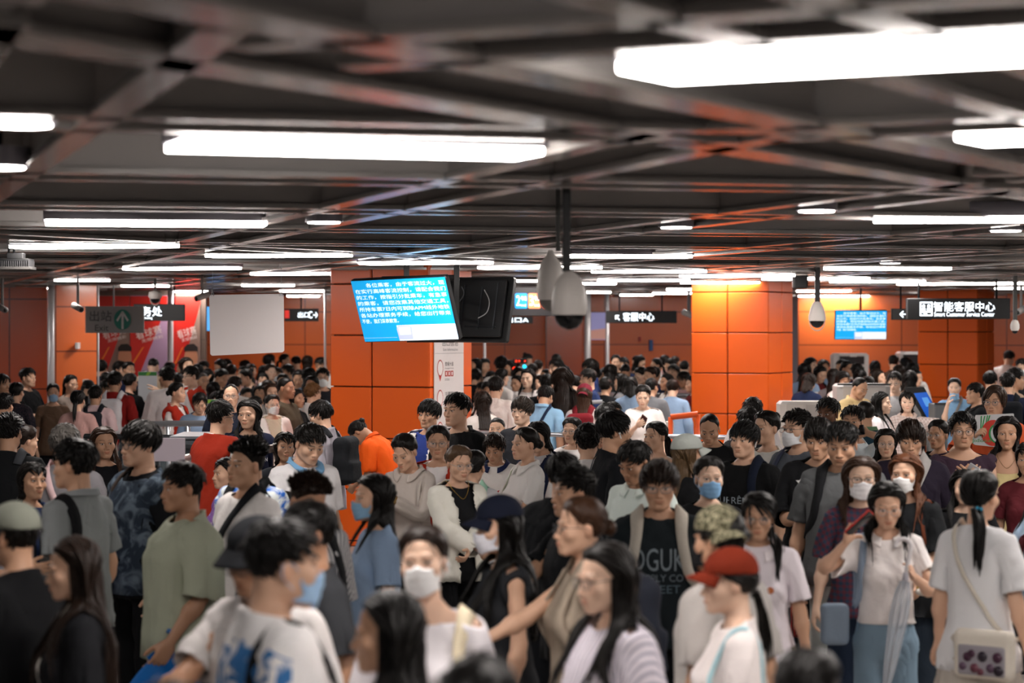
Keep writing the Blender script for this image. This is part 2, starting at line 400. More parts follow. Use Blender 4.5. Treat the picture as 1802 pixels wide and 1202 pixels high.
def lower(Bs, kind):
    S = Bs.S; m = S.sex == 'm'
    top = 1.0 if m else 1.02
    def f(P):
        A = P.copy(); A[..., 0] = np.abs(A[..., 0])
        r = [(z, rx+.012, ry+.012, cy) for z, rx, ry, cy in S.torso if z < 1.2]
        d = loft(P, r)
        if kind == 'skirt':
            th = np.arctan2(P[..., 1], P[..., 0]); R = np.interp(P[..., 2], [.15, .6, .85, .95, 1.05], [.30, .25, .19, .17, .14])
            dd = np.hypot(P[..., 0], (P[..., 1]-.01)*1.3)-R*(1+.045*np.sin(th*15+P[..., 2]*3)*np.clip((.98-P[..., 2])/.4, 0, 1))
            return smin(d, np.maximum(dd*.8, np.abs(P[..., 2]-.55)-.42), .03)
        a, b, c = {'trousers': (.094, .078, .074), 'jeans': (.094, .088, .096), 'wide': (.093, .088, .096), 'slim': (.092, .064, .052), 'shorts': (.112, .112, .11)}[kind]
        d = smin(d, cap(A, (.092, .004, .86), (.097, 0, .47), a, b), .025)
        return smin(d, cap(A, (.097, 0, .47), (.10, .018, .0), b, c), .03)
    V, F = nets(f, (-.34, -.30, -.1), (.34, .30, 1.12), .0135)
    V, F = bisect(V, [F], [((0, 0, top), (0, 0, 1)), ((0, 0, {'shorts': .46, 'skirt': .16}.get(kind, .035)), (0, 0, -1))])
    V, F = decimate(V, [F], .17); W = weights(S, V, F, 6, tau=.02)
    if kind == 'skirt': W[:] = 0; W[:, S.bones.index('pelvis')] = 1
    G = Base(); G.V, G.F = solidify(V, F, .005); G.W = np.concatenate([W, W]); G.n = len(V); return G
def shoe(Bs, s):
    S = Bs.S
    def f(P):
        d = smin(cap(P, (.096*s, .045, .045), (.10*s, -.10, .042), .043, .044), cap(P, (.1*s, -.10, .038), (.103*s, -.165, .035), .040, .030), .03)
        d = smin(d, cap(P, (.095*s, .03, .06), (.095*s, .028, .105), .046, .042), .02)
        d = smax(d, -(P[..., 2]-.012), .004)
        sole = np.maximum(cap(P*np.array([1, 1, .3], f32), (.097*s, .045, .0), (.102*s, -.155, .0), .049, .042), np.abs(P[..., 2]-.014)-.014)
        return np.minimum(d, sole)
    V, F = nets(f, (.1*s-.08, -.22, -.01), (.1*s+.08, .11, .15), .008); V, F = decimate(V, [F], .5)
    G = Base(); G.V, G.F = V, F; W = np.zeros((len(V), len(S.bones))); W[:, S.bones.index('foot'+('L' if s > 0 else 'R'))] = 1; G.W = W; G.n = len(V)
    G.mi = (V[F].mean(1)[:, 2] < .027).astype(int)
    return G

# ------------------------------------------------------------------ hair: a scalp shell and tapered locks, at rest, head frame
def skull(Q, t=0.0): return head_core(Q)-t
def grad(fn, P, e=.002):
    g = np.stack([fn(P+np.eye(3)[i]*e)-fn(P-np.eye(3)[i]*e) for i in range(3)], -1)
    return g/np.maximum(np.linalg.norm(g, axis=-1, keepdims=True), 1e-9)
PH = np.radians([0, 30, 48, 62, 76, 90, 104, 120, 150, 180])
LINES = {'normal': [.072, .070, .052, .030, .004, .028, .022, -.045, -.075, -.080], 'high': [.073, .069, .054, .036, .015, .022, .020, -.012, -.035, -.040],
         'tied': [.073, .068, .046, .026, .012, .020, .005, -.040, -.068, -.072], 'bald': [.100, .084, .075, .050, .015, .022, .016, -.03, -.055, -.06]}
def hairline(Q, line):
    ph = np.arctan2(np.abs(Q[..., 0]), -(Q[..., 1]-.008)); return np.interp(ph, PH, LINES[line])
def shell(line, thick, noise=0.0, seed=0, h=.0048):
    def f(Q):
        c = np.array([0, .02, .03], f32); nz = 0
        if noise: nz = noise*vnoise(np.asarray(Q, float)*85, seed)
        ed = hairline(Q, line)-Q[..., 2]
        d = head_core(Q)-(thick(Q)+nz)*(.25+.75*ss(.0, .028 if line != 'tied' else .05, -ed))

        return smax(d, ed*.8, .003)
    V, F = nets(f, (-.125, -.14, -.13), (.125, .15, .175), h)
    return V, F
def locks(root, dirf, L, w, seed, steps=7, off=.008, lift=.0, grav=None, body=None, tip=.15, flat=.45, wave=0.0, wl=.09):
    """tapered curved locks grown over the skull along a direction field; arrays in, one mesh out"""
    r = np.random.RandomState(seed); n = len(root); P = root.copy(); pts = [P.copy()]
    Ls = np.broadcast_to(L, n)*r.uniform(.75, 1.15, n); st = (Ls/steps)[:, None]
    ph = r.uniform(0, 6.28, n); offs = off*r.uniform(.5, 1.5, n)
    D = dirf(P, 0.0, r)
    for k in range(steps):
        t = (k+1)/steps
        D2 = dirf(P, t, r); D = D*.55+D2*.45
        if grav is not None: D = D + np.array([0, 0, -1.])*grav(P, t)[:, None]
        D /= np.maximum(np.linalg.norm(D, axis=1, keepdims=True), 1e-9)
        P = P + D*st
        if wave: P = P + (np.stack([np.sin(ph+t*Ls/wl*6.28), np.cos(ph*1.7+t*Ls/wl*6.28), 0*ph], 1)*wave*t)
        want = offs + lift*t
        d = head_core(P); push = np.maximum(want-d, 0); near = np.abs(d) < .06
        g = grad(head_core, P); P = P + g*(push*near)[:, None]
        if lift == 0:
            pull = np.clip(d-want, 0, .014)*ss(-.11, -.05, P[:, 2])*.75; P = P - g*pull[:, None]
            if body is not None: P[:, 0] -= np.sign(P[:, 0])*np.clip(np.abs(P[:, 0])-.088, 0, .012)*ss(-.05, -.12, P[:, 2])*.5
        if body is not None:
            db = body(P); gb = grad(body, P); P = P + gb*np.maximum(.010+offs*.7-db, 0)[:, None]
        pts.append(P.copy())
    C = np.stack(pts, 1); T = np.gradient(C, axis=1); T /= np.maximum(np.linalg.norm(T, axis=2, keepdims=True), 1e-9)
    up = grad(head_core, C.reshape(-1, 3)).reshape(C.shape); Sd = np.cross(T, up); Sd /= np.maximum(np.linalg.norm(Sd, axis=2, keepdims=True), 1e-9); up = np.cross(Sd, T)
    tt = np.linspace(0, 1, steps+1); prof = np.where(tt < .15, .6+tt/.15*.4, 1-(1-tip)*np.clip((tt-.35)/.65, 0, 1)**1.6); prof[-1] = tip*.4
    ww = (w*r.uniform(.7, 1.3, n))[:, None, None]*prof[None, :, None]
    ring = [C+Sd*ww, C+up*ww*flat, C-Sd*ww, C-up*ww*flat*.6]
    V = np.stack(ring, 2).reshape(-1, 3); m = steps+1
    b = (np.arange(n)[:, None, None]*m + np.arange(steps)[None, :, None])*4; j = np.arange(4)[None, None, :]
    F = np.stack(np.broadcast_arrays(b+j, b+4+j, b+4+(j+1) % 4, b+(j+1) % 4), -1).reshape(-1, 4)
    return V, F
def roots(n, seed, line, lo=None, sel=None):
    r = np.random.RandomState(seed); i = np.arange(n*4)+.5
    ph = np.arccos(1-1.55*i/(n*4)); th = math.pi*(1+5**.5)*i
    d = np.stack([np.cos(th)*np.sin(ph), np.sin(th)*np.sin(ph), np.cos(ph)], 1)
    P = np.array([0, .01, .02])+d*.11
    for _ in range(8): P = P - grad(head_core, P)*(head_core(P)-.004)[:, None]
    ok = P[:, 2] > hairline(P, line)+.004
    if sel is not None: ok &= sel(P)
    P = P[ok]; P = P[r.permutation(len(P))[:n]]
    return P
def tang(P, V):
    g = grad(head_core, P); return V-(V*g).sum(1, keepdims=True)*g
CROWN = np.array([.012, .045, .112])
def join(parts):
    Vs, Qs, Ts, o = [], [], [], 0
    for V, F in parts:
        Vs.append(V); (Qs if F.shape[1] == 4 else Ts).append(F+o); o += len(V)
    V = np.concatenate(Vs); T = []
    for Q in Qs: T += [Q[:, [0, 1, 2]], Q[:, [0, 2, 3]]]
    return V, np.concatenate(T+Ts)
def strand_tube(path, r0, r1, k=6):
    path = np.asarray(path, float); T = np.gradient(path, axis=0); T /= np.linalg.norm(T, axis=1, keepdims=True)
    a = np.cross(T, [0.3, 1, .1]); a /= np.linalg.norm(a, axis=1, keepdims=True); b = np.cross(T, a)
    rr = np.linspace(r0, r1, len(path))[:, None]; V = []
    for j in range(k): V.append(path+(a*math.cos(6.283*j/k)+b*math.sin(6.283*j/k))*rr)
    V = np.stack(V, 1).reshape(-1, 3); F = []
    for i in range(len(path)-1):
        for j in range(k): F.append((i*k+j, i*k+(j+1) % k, i*k+k+(j+1) % k, i*k+k+j))
    return V, np.array(F)
def hair(Bs, style, seed=0, q=1.0):
    """returns hair mesh at rest in body space with weights"""
    S = Bs.S; r = np.random.RandomState(seed+7); N = lambda n: max(30, int(n*q)); cs = cloth_sdf(Bs); body = lambda P: np.minimum(np.minimum(trunk_sdf(S, P+HEADC), cs(P+HEADC)-.014), np.minimum(*arm_sdf(S, P+HEADC))-.012)
    away = lambda P, t, r_: tang(P, (P-CROWN)*np.array([1, 1, .6])+r_.normal(size=P.shape)*.012)
    def fwd(P, t, r_):   # top falls forward over the brow, sides fall down
        front = ss(.05, -.03, P[:, 1])[:, None]*ss(.02, .07, P[:, 2])[:, None]
        d = (P-CROWN)*np.array([1, 1, .6]); d /= np.linalg.norm(d, axis=1, keepdims=True)
        return tang(P, d*(1-front)+np.array([.25*math.sin(seed*2.1), -1, -.25])*front + r_.normal(size=P.shape)*.10)
    parts = []
    if style in ('short', 'fringe', 'spiky', 'curly', 'buzz', 'balding', 'quiff', 'mid'):
        line = {'buzz': 'high', 'balding': 'bald', 'spiky': 'high', 'quiff': 'high', 'mid': 'normal'}.get(style, 'normal')
        top = {'short': .018, 'fringe': .021, 'spiky': .018, 'curly': .024, 'buzz': .006, 'balding': .007, 'quiff': .02, 'mid': .021}[style]
        side = {'short': .006, 'fringe': .012, 'spiky': .004, 'curly': .013, 'buzz': .0035, 'balding': .005, 'quiff': .004, 'mid': .016}[style]
        th = lambda Q: side+(top-side)*ss(.02, .085, Q[..., 2])
        parts.append(shell(line, th, {'curly': .004, 'buzz': .0008, 'balding': .0008}.get(style, .0022), seed))
        if style in ('short', 'quiff'):
            up = (lambda P, t, r_: tang(P, np.array([.3, -.5, .2])+(P-CROWN)*3+r_.normal(size=P.shape)*.2)) if style == 'quiff' else fwd
            parts.append(locks(roots(N(300), seed, line, sel=lambda P: P[:, 2] > .045), up, .05, .0055, seed, off=.016, lift=.012 if style == 'quiff' else .004, steps=5))
            parts.append(locks(roots(N(110), seed+1, line, sel=lambda P: P[:, 2] < .06), away, .032, .007, seed+1, off=.006, steps=4))
        elif style == 'fringe':
            parts.append(locks(roots(N(380), seed, line, sel=lambda P: P[:, 2] > .03), fwd, .078, .0058, seed, off=.018, steps=7, grav=lambda P, t: .25*ss(-.05, -.08, P[:, 1])))
            parts.append(locks(roots(N(150), seed+1, line, sel=lambda P: P[:, 2] < .07), away, .036, .0060, seed+1, off=.010, steps=5))
        elif style == 'mid':
            parts.append(locks(roots(N(300), seed, line), lambda P, t, r_: tang(P, np.stack([np.sign(P[:, 0]-.015)*.8, -.25+.6*ss(-.02, .06, P[:, 1]), -.5+0*P[:, 0]], 1)+r_.normal(size=P.shape)*.08), .095, .0085, seed, off=.015, steps=7, grav=lambda P, t: .35*np.ones(len(P))))
        elif style == 'spiky':
            parts.append(locks(roots(N(260), seed, line, sel=lambda P: P[:, 2] > .055), lambda P, t, r_: grad(head_core, P)*1.0+np.array([.2, -.35, .3])+r_.normal(size=P.shape)*.35, .036, .0065, seed, off=.012, lift=.03, steps=4))
        elif style == 'curly':
            parts.append(locks(roots(N(300), seed, line, sel=lambda P: P[:, 2] > .0), lambda P, t, r_: fwd(P, t, r_)+r_.normal(size=P.shape)*.6, .055, .0075, seed, off=.02, steps=7, wave=.006, wl=.035))
    elif style in ('long', 'longwave', 'bob', 'curtain', 'veryLong'):
        th = lambda Q: .008+.005*ss(.02, .1, Q[..., 2])
        parts.append(shell('normal', th, .0012, seed))
        dl = {'long': .30, 'longwave': .33, 'bob': .12, 'curtain': .24, 'veryLong': .46}[style]
        def vol(Q):
            z = Q[..., 2]
            rx = np.interp(z, [-.6, -.3, -.16, -.06, .03, .07], [.095, .098, .084, .078, .074, .06]); ry = np.interp(z, [-.6, -.16, -.05, .04], [.045, .05, .075, .085])
            cy = np.interp(z, [-.6, -.3, -.2, -.1, 0], [.115, .105, .070, .040, .022])
            d = (np.sqrt((Q[..., 0]/rx)**2+((Q[..., 1]-cy)/ry)**2)-1)*ry
            th_ = np.arctan2(Q[..., 0], Q[..., 1]-cy); d = d-.0035*np.sin(th_*23+np.sin(th_*7+seed)*2+z*6)
            d = np.maximum(d, np.maximum(z-.05, -dl-.05*np.cos(th_*1.0)-z))
            fr = cap(Q*np.array([1, 1, .25], f32), (0, -.10, -.5), (0, -.02, .2), .066); d = smax(d, -np.maximum(fr, (Q[..., 1]-.015)), .012)
            return d
        parts.append(nets(vol, (-.14, -.09, -dl-.1), (.14, .20, .08), .0068))
        L = {'long': .40, 'longwave': .42, 'bob': .19, 'curtain': .33, 'veryLong': .56}[style]
        px = .004*math.sin(seed)
        def part(P, t, r_):
            s = np.where(P[:, 0] >= px, 1, -1); fr = ss(.02, -.05, P[:, 1])
            return tang(P, np.stack([s*(.9-.2*fr), .15+.55*fr, -.45-1.2*ss(.05, -.02, P[:, 2])], 1)+r_.normal(size=P.shape)*.05)
        gv = lambda P, t: .6*ss(.05, -.03, P[:, 2])+.9*ss(-.04, -.1, P[:, 2])
        hangL = (lambda P: ((np.abs(P[:, 0]) > .0) & (P[:, 1] > -.062)) | (P[:, 2] > .065))
        parts.append(locks(roots(N(460), seed, 'normal', sel=hangL), part, L, .0085, seed, steps=14, off=.013, grav=gv, body=body, tip=.35, wave=.010 if style == 'longwave' else .0015, wl=.16))
        if style != 'bob':
            n = N(70); sg = np.where(np.arange(n) % 2 == 0, 1., -1.); Rr = np.stack([sg*r.uniform(.066, .078, n), r.uniform(-.018, .016, n), r.uniform(.0, .045, n)], 1)
            for _ in range(6): Rr = Rr-grad(head_core, Rr)*(head_core(Rr)-.010)[:, None]
            parts.append(locks(Rr, lambda P, t, r_: np.stack([np.sign(P[:, 0])*(.10 if t < .4 else -.02), np.full(len(P), .04 if t < .36 else -.42 if t < .62 else -.05), np.full(len(P), -1.0)], 1)+r_.normal(size=P.shape)*.03, L*.92, .0075, seed+4, steps=14, off=.010, body=body, tip=.3, wave=.004))
        if style == 'bob':
            parts.append(locks(roots(N(60), seed+3, 'normal', sel=lambda P: (P[:, 1] < -.05) & (P[:, 2] > .06)), fwd, .07, .008, seed+3, off=.014, steps=6))
    else:   # tied back: bun, lowbun, pony, highpony, claw, braid
        tie = {'bun': (0, .098, .075), 'lowbun': (0, .112, -.012), 'pony': (0, .116, -.015), 'highpony': (0, .100, .060), 'claw': (0, .108, .030), 'braid': (.055, .055, -.085), 'sidepony': (-.035, .105, -.055)}[style]; tie = np.array(tie)
        parts.append(shell('tied', lambda Q: .0095+.009*ss(.0, .055, np.abs(Q[..., 0]-.004))*ss(-.06, .04, Q[..., 2])*ss(.115, .03, Q[..., 1])+.003*ss(.03, .1, Q[..., 2]), .0022, seed))
        def back(P, t, r_): return tang(P, (tie-P)/np.linalg.norm(tie-P, axis=1, keepdims=True)+np.array([0, 0, .25])*(1-t)+r_.normal(size=P.shape)*.02)
        R = roots(N(320), seed, 'tied'); parts.append(locks(R, back, np.clip(np.linalg.norm(R-tie, axis=1)*1.0, .02, .2), .0062, seed, steps=8, off=.009, tip=.6))
        parts.append(locks(roots(N(24), seed+5, 'tied', sel=lambda P: (P[:, 1] < -.03)), lambda P, t, r_: tang(P, np.stack([np.sign(P[:, 0])*.8, 0*P[:, 0]-.1, -.9+0*P[:, 0]], 1)), .07, .0028, seed+5, steps=6, off=.008, grav=lambda P, t: .3+0*P[:, 0]))
        if style in ('bun', 'lowbun', 'claw'):
            c = tie+np.array([0, .014, .006]); rad = .030 if style != 'claw' else .026
            def f(P): return ell(P, c, (rad*1.05, rad*.9, rad))-.003*vnoise(np.asarray(P, float)*90, seed)
            parts.append(nets(f, c-.06, c+.06, .006))
            n = N(26); a = r.uniform(0, 6.28, n); Rr = c+np.stack([np.cos(a)*rad, r.uniform(-.3, .6, n)*rad, np.sin(a)*rad], 1)
            parts.append(locks(Rr, lambda P, t, r_: np.cross(P-c, [0, 1, 0])/rad+r_.normal(size=P.shape)*.15+(c-P)*8, .07, .007, seed+2, steps=7, off=.001, tip=.5))
            if style == 'claw': parts.append(locks(tie+r.normal(size=(N(26), 3))*.012, lambda P, t, r_: np.array([0, .5, .7])+r_.normal(size=P.shape)*.5, .055, .005, seed+9, steps=5, off=0))
        else:
            L = {'pony': .26, 'highpony': .30, 'braid': .30, 'sidepony': .27}[style]; n = N(80)
            Rr = tie+r.normal(size=(n, 3))*.010
            o = np.array([0, .9, -.1]) if style != 'braid' else np.array([.35, -1.0, -.5])
            if style == 'sidepony': o = np.array([-.55, .6, -.5])
            parts.append(locks(Rr, lambda P, t, r_: o*(1-t)**3*1.3+np.array([0, 0, -1.])*(.35+t)+r_.normal(size=P.shape)*.06, L, .0095, seed+2, steps=11, off=.004, body=body, tip=.3))
    V, F = join(parts)
    V, F = decimate(V, [F], .62 if q == 1 else .5 if q > .5 else .3)
    V = V+HEADC
    W = np.zeros((len(V), len(S.bones))); h = ss(1.40, 1.50, V[:, 2])
    W[:, S.bones.index('head')] = h; W[:, S.bones.index('chest')] = 1-h
    G = Base(); G.V, G.F, G.W, G.n = V, F, W, len(V); return G
# ------------------------------------------------------------------ materials
def lin(h):
    if not isinstance(h, str): return tuple(h)
    h = h.lstrip('#'); h = ''.join(q*2 for q in h) if len(h) == 3 else h; c = [int(h[i:i+2], 16)/255 for i in (0, 2, 4)]
    return tuple(((v+.055)/1.055)**2.4 if v > .04045 else v/12.92 for v in c)
_M = {}
def newmat(name):
    m = bpy.data.materials.new(name); m.use_nodes = True; nt = m.node_tree; return m, nt, nt.nodes['Principled BSDF']
def nd(nt, t, **k):
    n = nt.nodes.new(t)
    for a, v in k.items():
        if a.startswith('i_'): n.inputs[a[2:].replace('_', ' ')].default_value = v
        else: setattr(n, a, v)
    return n
def plain(c, rough=.6, metal=0.0, spec=.5, emit=0, name='paint'):
    key = ('plain', c, rough, metal, spec, emit)
    if key in _M: return _M[key]
    m, nt, b = newmat(name); b.inputs['Base Color'].default_value = (*lin(c), 1); b.inputs['Roughness'].default_value = rough; b.inputs['Metallic'].default_value = metal
    b.inputs['Specular IOR Level'].default_value = spec
    if emit: b.inputs['Emission Color'].default_value = (*lin(c), 1); b.inputs['Emission Strength'].default_value = emit
    _M[key] = m; return m
def glass(c='#ffffff', alpha=.12, rough=.05, name='clear_plastic'):
    key = ('glass', c, alpha)
    if key in _M: return _M[key]
    m, nt, b = newmat(name); b.inputs['Base Color'].default_value = (*lin(c), 1); b.inputs['Roughness'].default_value = rough; b.inputs['Alpha'].default_value = alpha
    _M[key] = m; return m
def skin():
    if 'skin' in _M: return _M['skin']
    m, nt, b = newmat('skin'); a = nd(nt, 'ShaderNodeVertexColor', layer_name='Col'); nt.links.new(a.outputs[0], b.inputs['Base Color'])
    b.inputs['Roughness'].default_value = .48; b.inputs['Specular IOR Level'].default_value = .35
    n = nd(nt, 'ShaderNodeTexNoise', i_Scale=260.0, i_Detail=2.0); u = nd(nt, 'ShaderNodeBump', i_Strength=.10, i_Distance=.001); nt.links.new(n.outputs[0], u.inputs['Height']); nt.links.new(u.outputs[0], b.inputs['Normal'])
    _M['skin'] = m; return m
HC = {'k': '#14110f', 'b': '#20150f', 'br': '#3a261a', 'au': '#5d3823', 'g': '#5a5652', 'w': '#8a847c', 'd': '#0e0c0b'}
def hairmat(c):
    key = ('hair', c)
    if key in _M: return _M[key]
    m, nt, b = newmat('hair'); b.inputs['Roughness'].default_value = .40; b.inputs['Specular IOR Level'].default_value = .22
    at = nd(nt, 'ShaderNodeAttribute', attribute_name='rest'); mp = nd(nt, 'ShaderNodeMapping'); mp.inputs['Scale'].default_value = (160, 160, 14)
    n = nd(nt, 'ShaderNodeTexNoise', i_Scale=1.0, i_Detail=2.0); nt.links.new(at.outputs['Vector'], mp.inputs[0]); nt.links.new(mp.outputs[0], n.inputs['Vector'])
    cr = nd(nt, 'ShaderNodeMix', data_type='RGBA'); c0 = lin(HC.get(c, c)); cr.inputs['A'].default_value = (*[v*.55 for v in c0], 1); cr.inputs['B'].default_value = (*[v*1.5 for v in c0], 1)
    nt.links.new(n.outputs[0], cr.inputs['Factor']); nt.links.new(cr.outputs['Result'], b.inputs['Base Color'])
    u = nd(nt, 'ShaderNodeBump', i_Strength=.5, i_Distance=.003); nt.links.new(n.outputs[0], u.inputs['Height']); nt.links.new(u.outputs[0], b.inputs['Normal'])
    _M[key] = m; return m
def cloth(c, pat=None, c2=None, rough=.85):
    """woven cloth; patterns live in the garment's own rest coordinates"""
    key = ('cloth', c, pat, c2)
    if key in _M: return _M[key]
    m, nt, b = newmat('cloth'); L = nt.links.new; b.inputs['Roughness'].default_value = rough; b.inputs['Specular IOR Level'].default_value = .2
    at = nd(nt, 'ShaderNodeAttribute', attribute_name='rest'); lc = lin(c); lc = tuple(min(v*1.16, .92) for v in lc) if min(lc) > .5 else lc; base = (*lc, 1)
    n1 = nd(nt, 'ShaderNodeTexNoise', i_Scale=11.0, i_Detail=3.0, i_Distortion=.6); L(at.outputs['Vector'], n1.inputs['Vector'])
    n2 = nd(nt, 'ShaderNodeTexNoise', i_Scale=420.0, i_Detail=1.0); L(at.outputs['Vector'], n2.inputs['Vector'])
    ad = nd(nt, 'ShaderNodeMath', operation='MULTIPLY_ADD'); L(n2.outputs[0], ad.inputs[0]); ad.inputs[1].default_value = .04; L(n1.outputs[0], ad.inputs[2])
    u = nd(nt, 'ShaderNodeBump', i_Strength=.35, i_Distance=.02); L(ad.outputs[0], u.inputs['Height']); L(u.outputs[0], b.inputs['Normal'])
    if not pat: b.inputs['Base Color'].default_value = base
    else:
        mix = nd(nt, 'ShaderNodeMix', data_type='RGBA'); mix.inputs['A'].default_value = base; mix.inputs['B'].default_value = (*lin(c2), 1); L(mix.outputs['Result'], b.inputs['Base Color'])
        sep = nd(nt, 'ShaderNodeSeparateXYZ'); L(at.outputs['Vector'], sep.inputs[0])
        def wave(sock, per, duty, off=0):
            a = nd(nt, 'ShaderNodeMath', operation='MULTIPLY_ADD'); L(sock, a.inputs[0]); a.inputs[1].default_value = 1/per; a.inputs[2].default_value = off+50
            f = nd(nt, 'ShaderNodeMath', operation='FRACT'); L(a.outputs[0], f.inputs[0]); g = nd(nt, 'ShaderNodeMath', operation='LESS_THAN'); L(f.outputs[0], g.inputs[0]); g.inputs[1].default_value = duty; return g.outputs[0]
        def comb(op, a, bb):
            q = nd(nt, 'ShaderNodeMath', operation=op); L(a, q.inputs[0])
            if isinstance(bb, (int, float)): q.inputs[1].default_value = bb
            else: L(bb, q.inputs[1])
            return q.outputs[0]
        if pat == 'stripe': fac = wave(sep.outputs['X'], .022, .35)
        elif pat == 'hstripe': fac = wave(sep.outputs['Z'], .05, .4)
        elif pat in ('plaid', 'gingham'):
            p = .032 if pat == 'plaid' else .012; fac = comb('MULTIPLY', comb('ADD', wave(sep.outputs['X'], p, .5), wave(sep.outputs['Z'], p, .5)), .5)
        elif pat == 'blotch':
            t = nd(nt, 'ShaderNodeTexNoise', i_Scale=9.0, i_Detail=4.0, i_Distortion=1.5); L(at.outputs['Vector'], t.inputs['Vector']); r = nd(nt, 'ShaderNodeMapRange'); r.inputs[1].default_value = .45; r.inputs[2].default_value = .62; L(t.outputs[0], r.inputs[0]); fac = r.outputs[0]
        elif pat == 'speck':
            t = nd(nt, 'ShaderNodeTexNoise', i_Scale=75.0, i_Detail=3.0); L(at.outputs['Vector'], t.inputs['Vector']); r = nd(nt, 'ShaderNodeMapRange'); r.inputs[1].default_value = .48; r.inputs[2].default_value = .56; L(t.outputs[0], r.inputs[0]); fac = r.outputs[0]
        elif pat == 'dots':
            t = nd(nt, 'ShaderNodeTexVoronoi', i_Scale=26.0); L(at.outputs['Vector'], t.inputs['Vector']); fac = comb('LESS_THAN', t.outputs['Distance'], .22)
        elif pat == 'sidebar': fac = comb('LESS_THAN', comb('ABSOLUTE', comb('SUBTRACT', comb('ABSOLUTE', sep.outputs['X'], 0), .10), 0), .028)
        elif pat == 'hembars': fac = comb('MULTIPLY', wave(sep.outputs['Z'], .024, .35), comb('LESS_THAN', sep.outputs['Z'], .51))
        elif pat == 'backblotch':
            t = nd(nt, 'ShaderNodeTexNoise', i_Scale=12.0, i_Detail=4.0, i_Distortion=1.0); L(at.outputs['Vector'], t.inputs['Vector']); r = nd(nt, 'ShaderNodeMapRange'); r.inputs[1].default_value = .50; r.inputs[2].default_value = .55; L(t.outputs[0], r.inputs[0])
            fac = comb('MULTIPLY', comb('MULTIPLY', r.outputs[0], comb('GREATER_THAN', sep.outputs['Y'], .03)), comb('LESS_THAN', sep.outputs['Z'], 1.41))
        L(fac, mix.inputs['Factor'])
    _M[key] = m; return m

# ------------------------------------------------------------------ posing
def rotv(ax, ang):
    return np.array(Matrix.Rotation(ang, 3, Vector(ax)))
def rotmin(a, b):
    a = a/np.linalg.norm(a); b = b/np.linalg.norm(b); v = np.cross(a, b); c = float(a@b); s = np.linalg.norm(v)
    if s < 1e-6: return np.eye(3)
    return rotv(v/s, math.atan2(s, c))
ARM = {'d': ((.255, -.035, .872), None, 0), 'D': ((.27, .02, .868), None, 0), 'p': ((.055, -.315, 1.13), (.55, .35, -1), 35), 'P': ((.05, -.31, 1.27), (.5, .1, -1), 35), 'q': ((.14, -.33, 1.17), (.5, .3, -1), 30), 'f': ((-.03, -.25, 1.02), (.8, .25, -.8), 10),
       's': ((.125, -.175, 1.275), (.7, .1, -1), 20), 'e': ((.135, -.075, 1.52), (.9, -.2, -.7), 0), 'b': ((.16, -.24, .98), (.5, .6, -1), 0), 'w': ((.30, -.20, 1.42), (.8, .1, -1), 0), 'h': ((.10, -.20, 1.50), (.8, -.3, -.9), 30), 'o': ((.19, -.42, 1.22), (.6, .3, -1), 0), 'r': ((.22, -.36, 1.32), (.8, .2, -1), 0), 'u': ((.46, .0, 1.58), (.6, .2, -.2), 0), 'pt': ((.60, -.22, 1.42), (.2, .4, -.8), 0)}
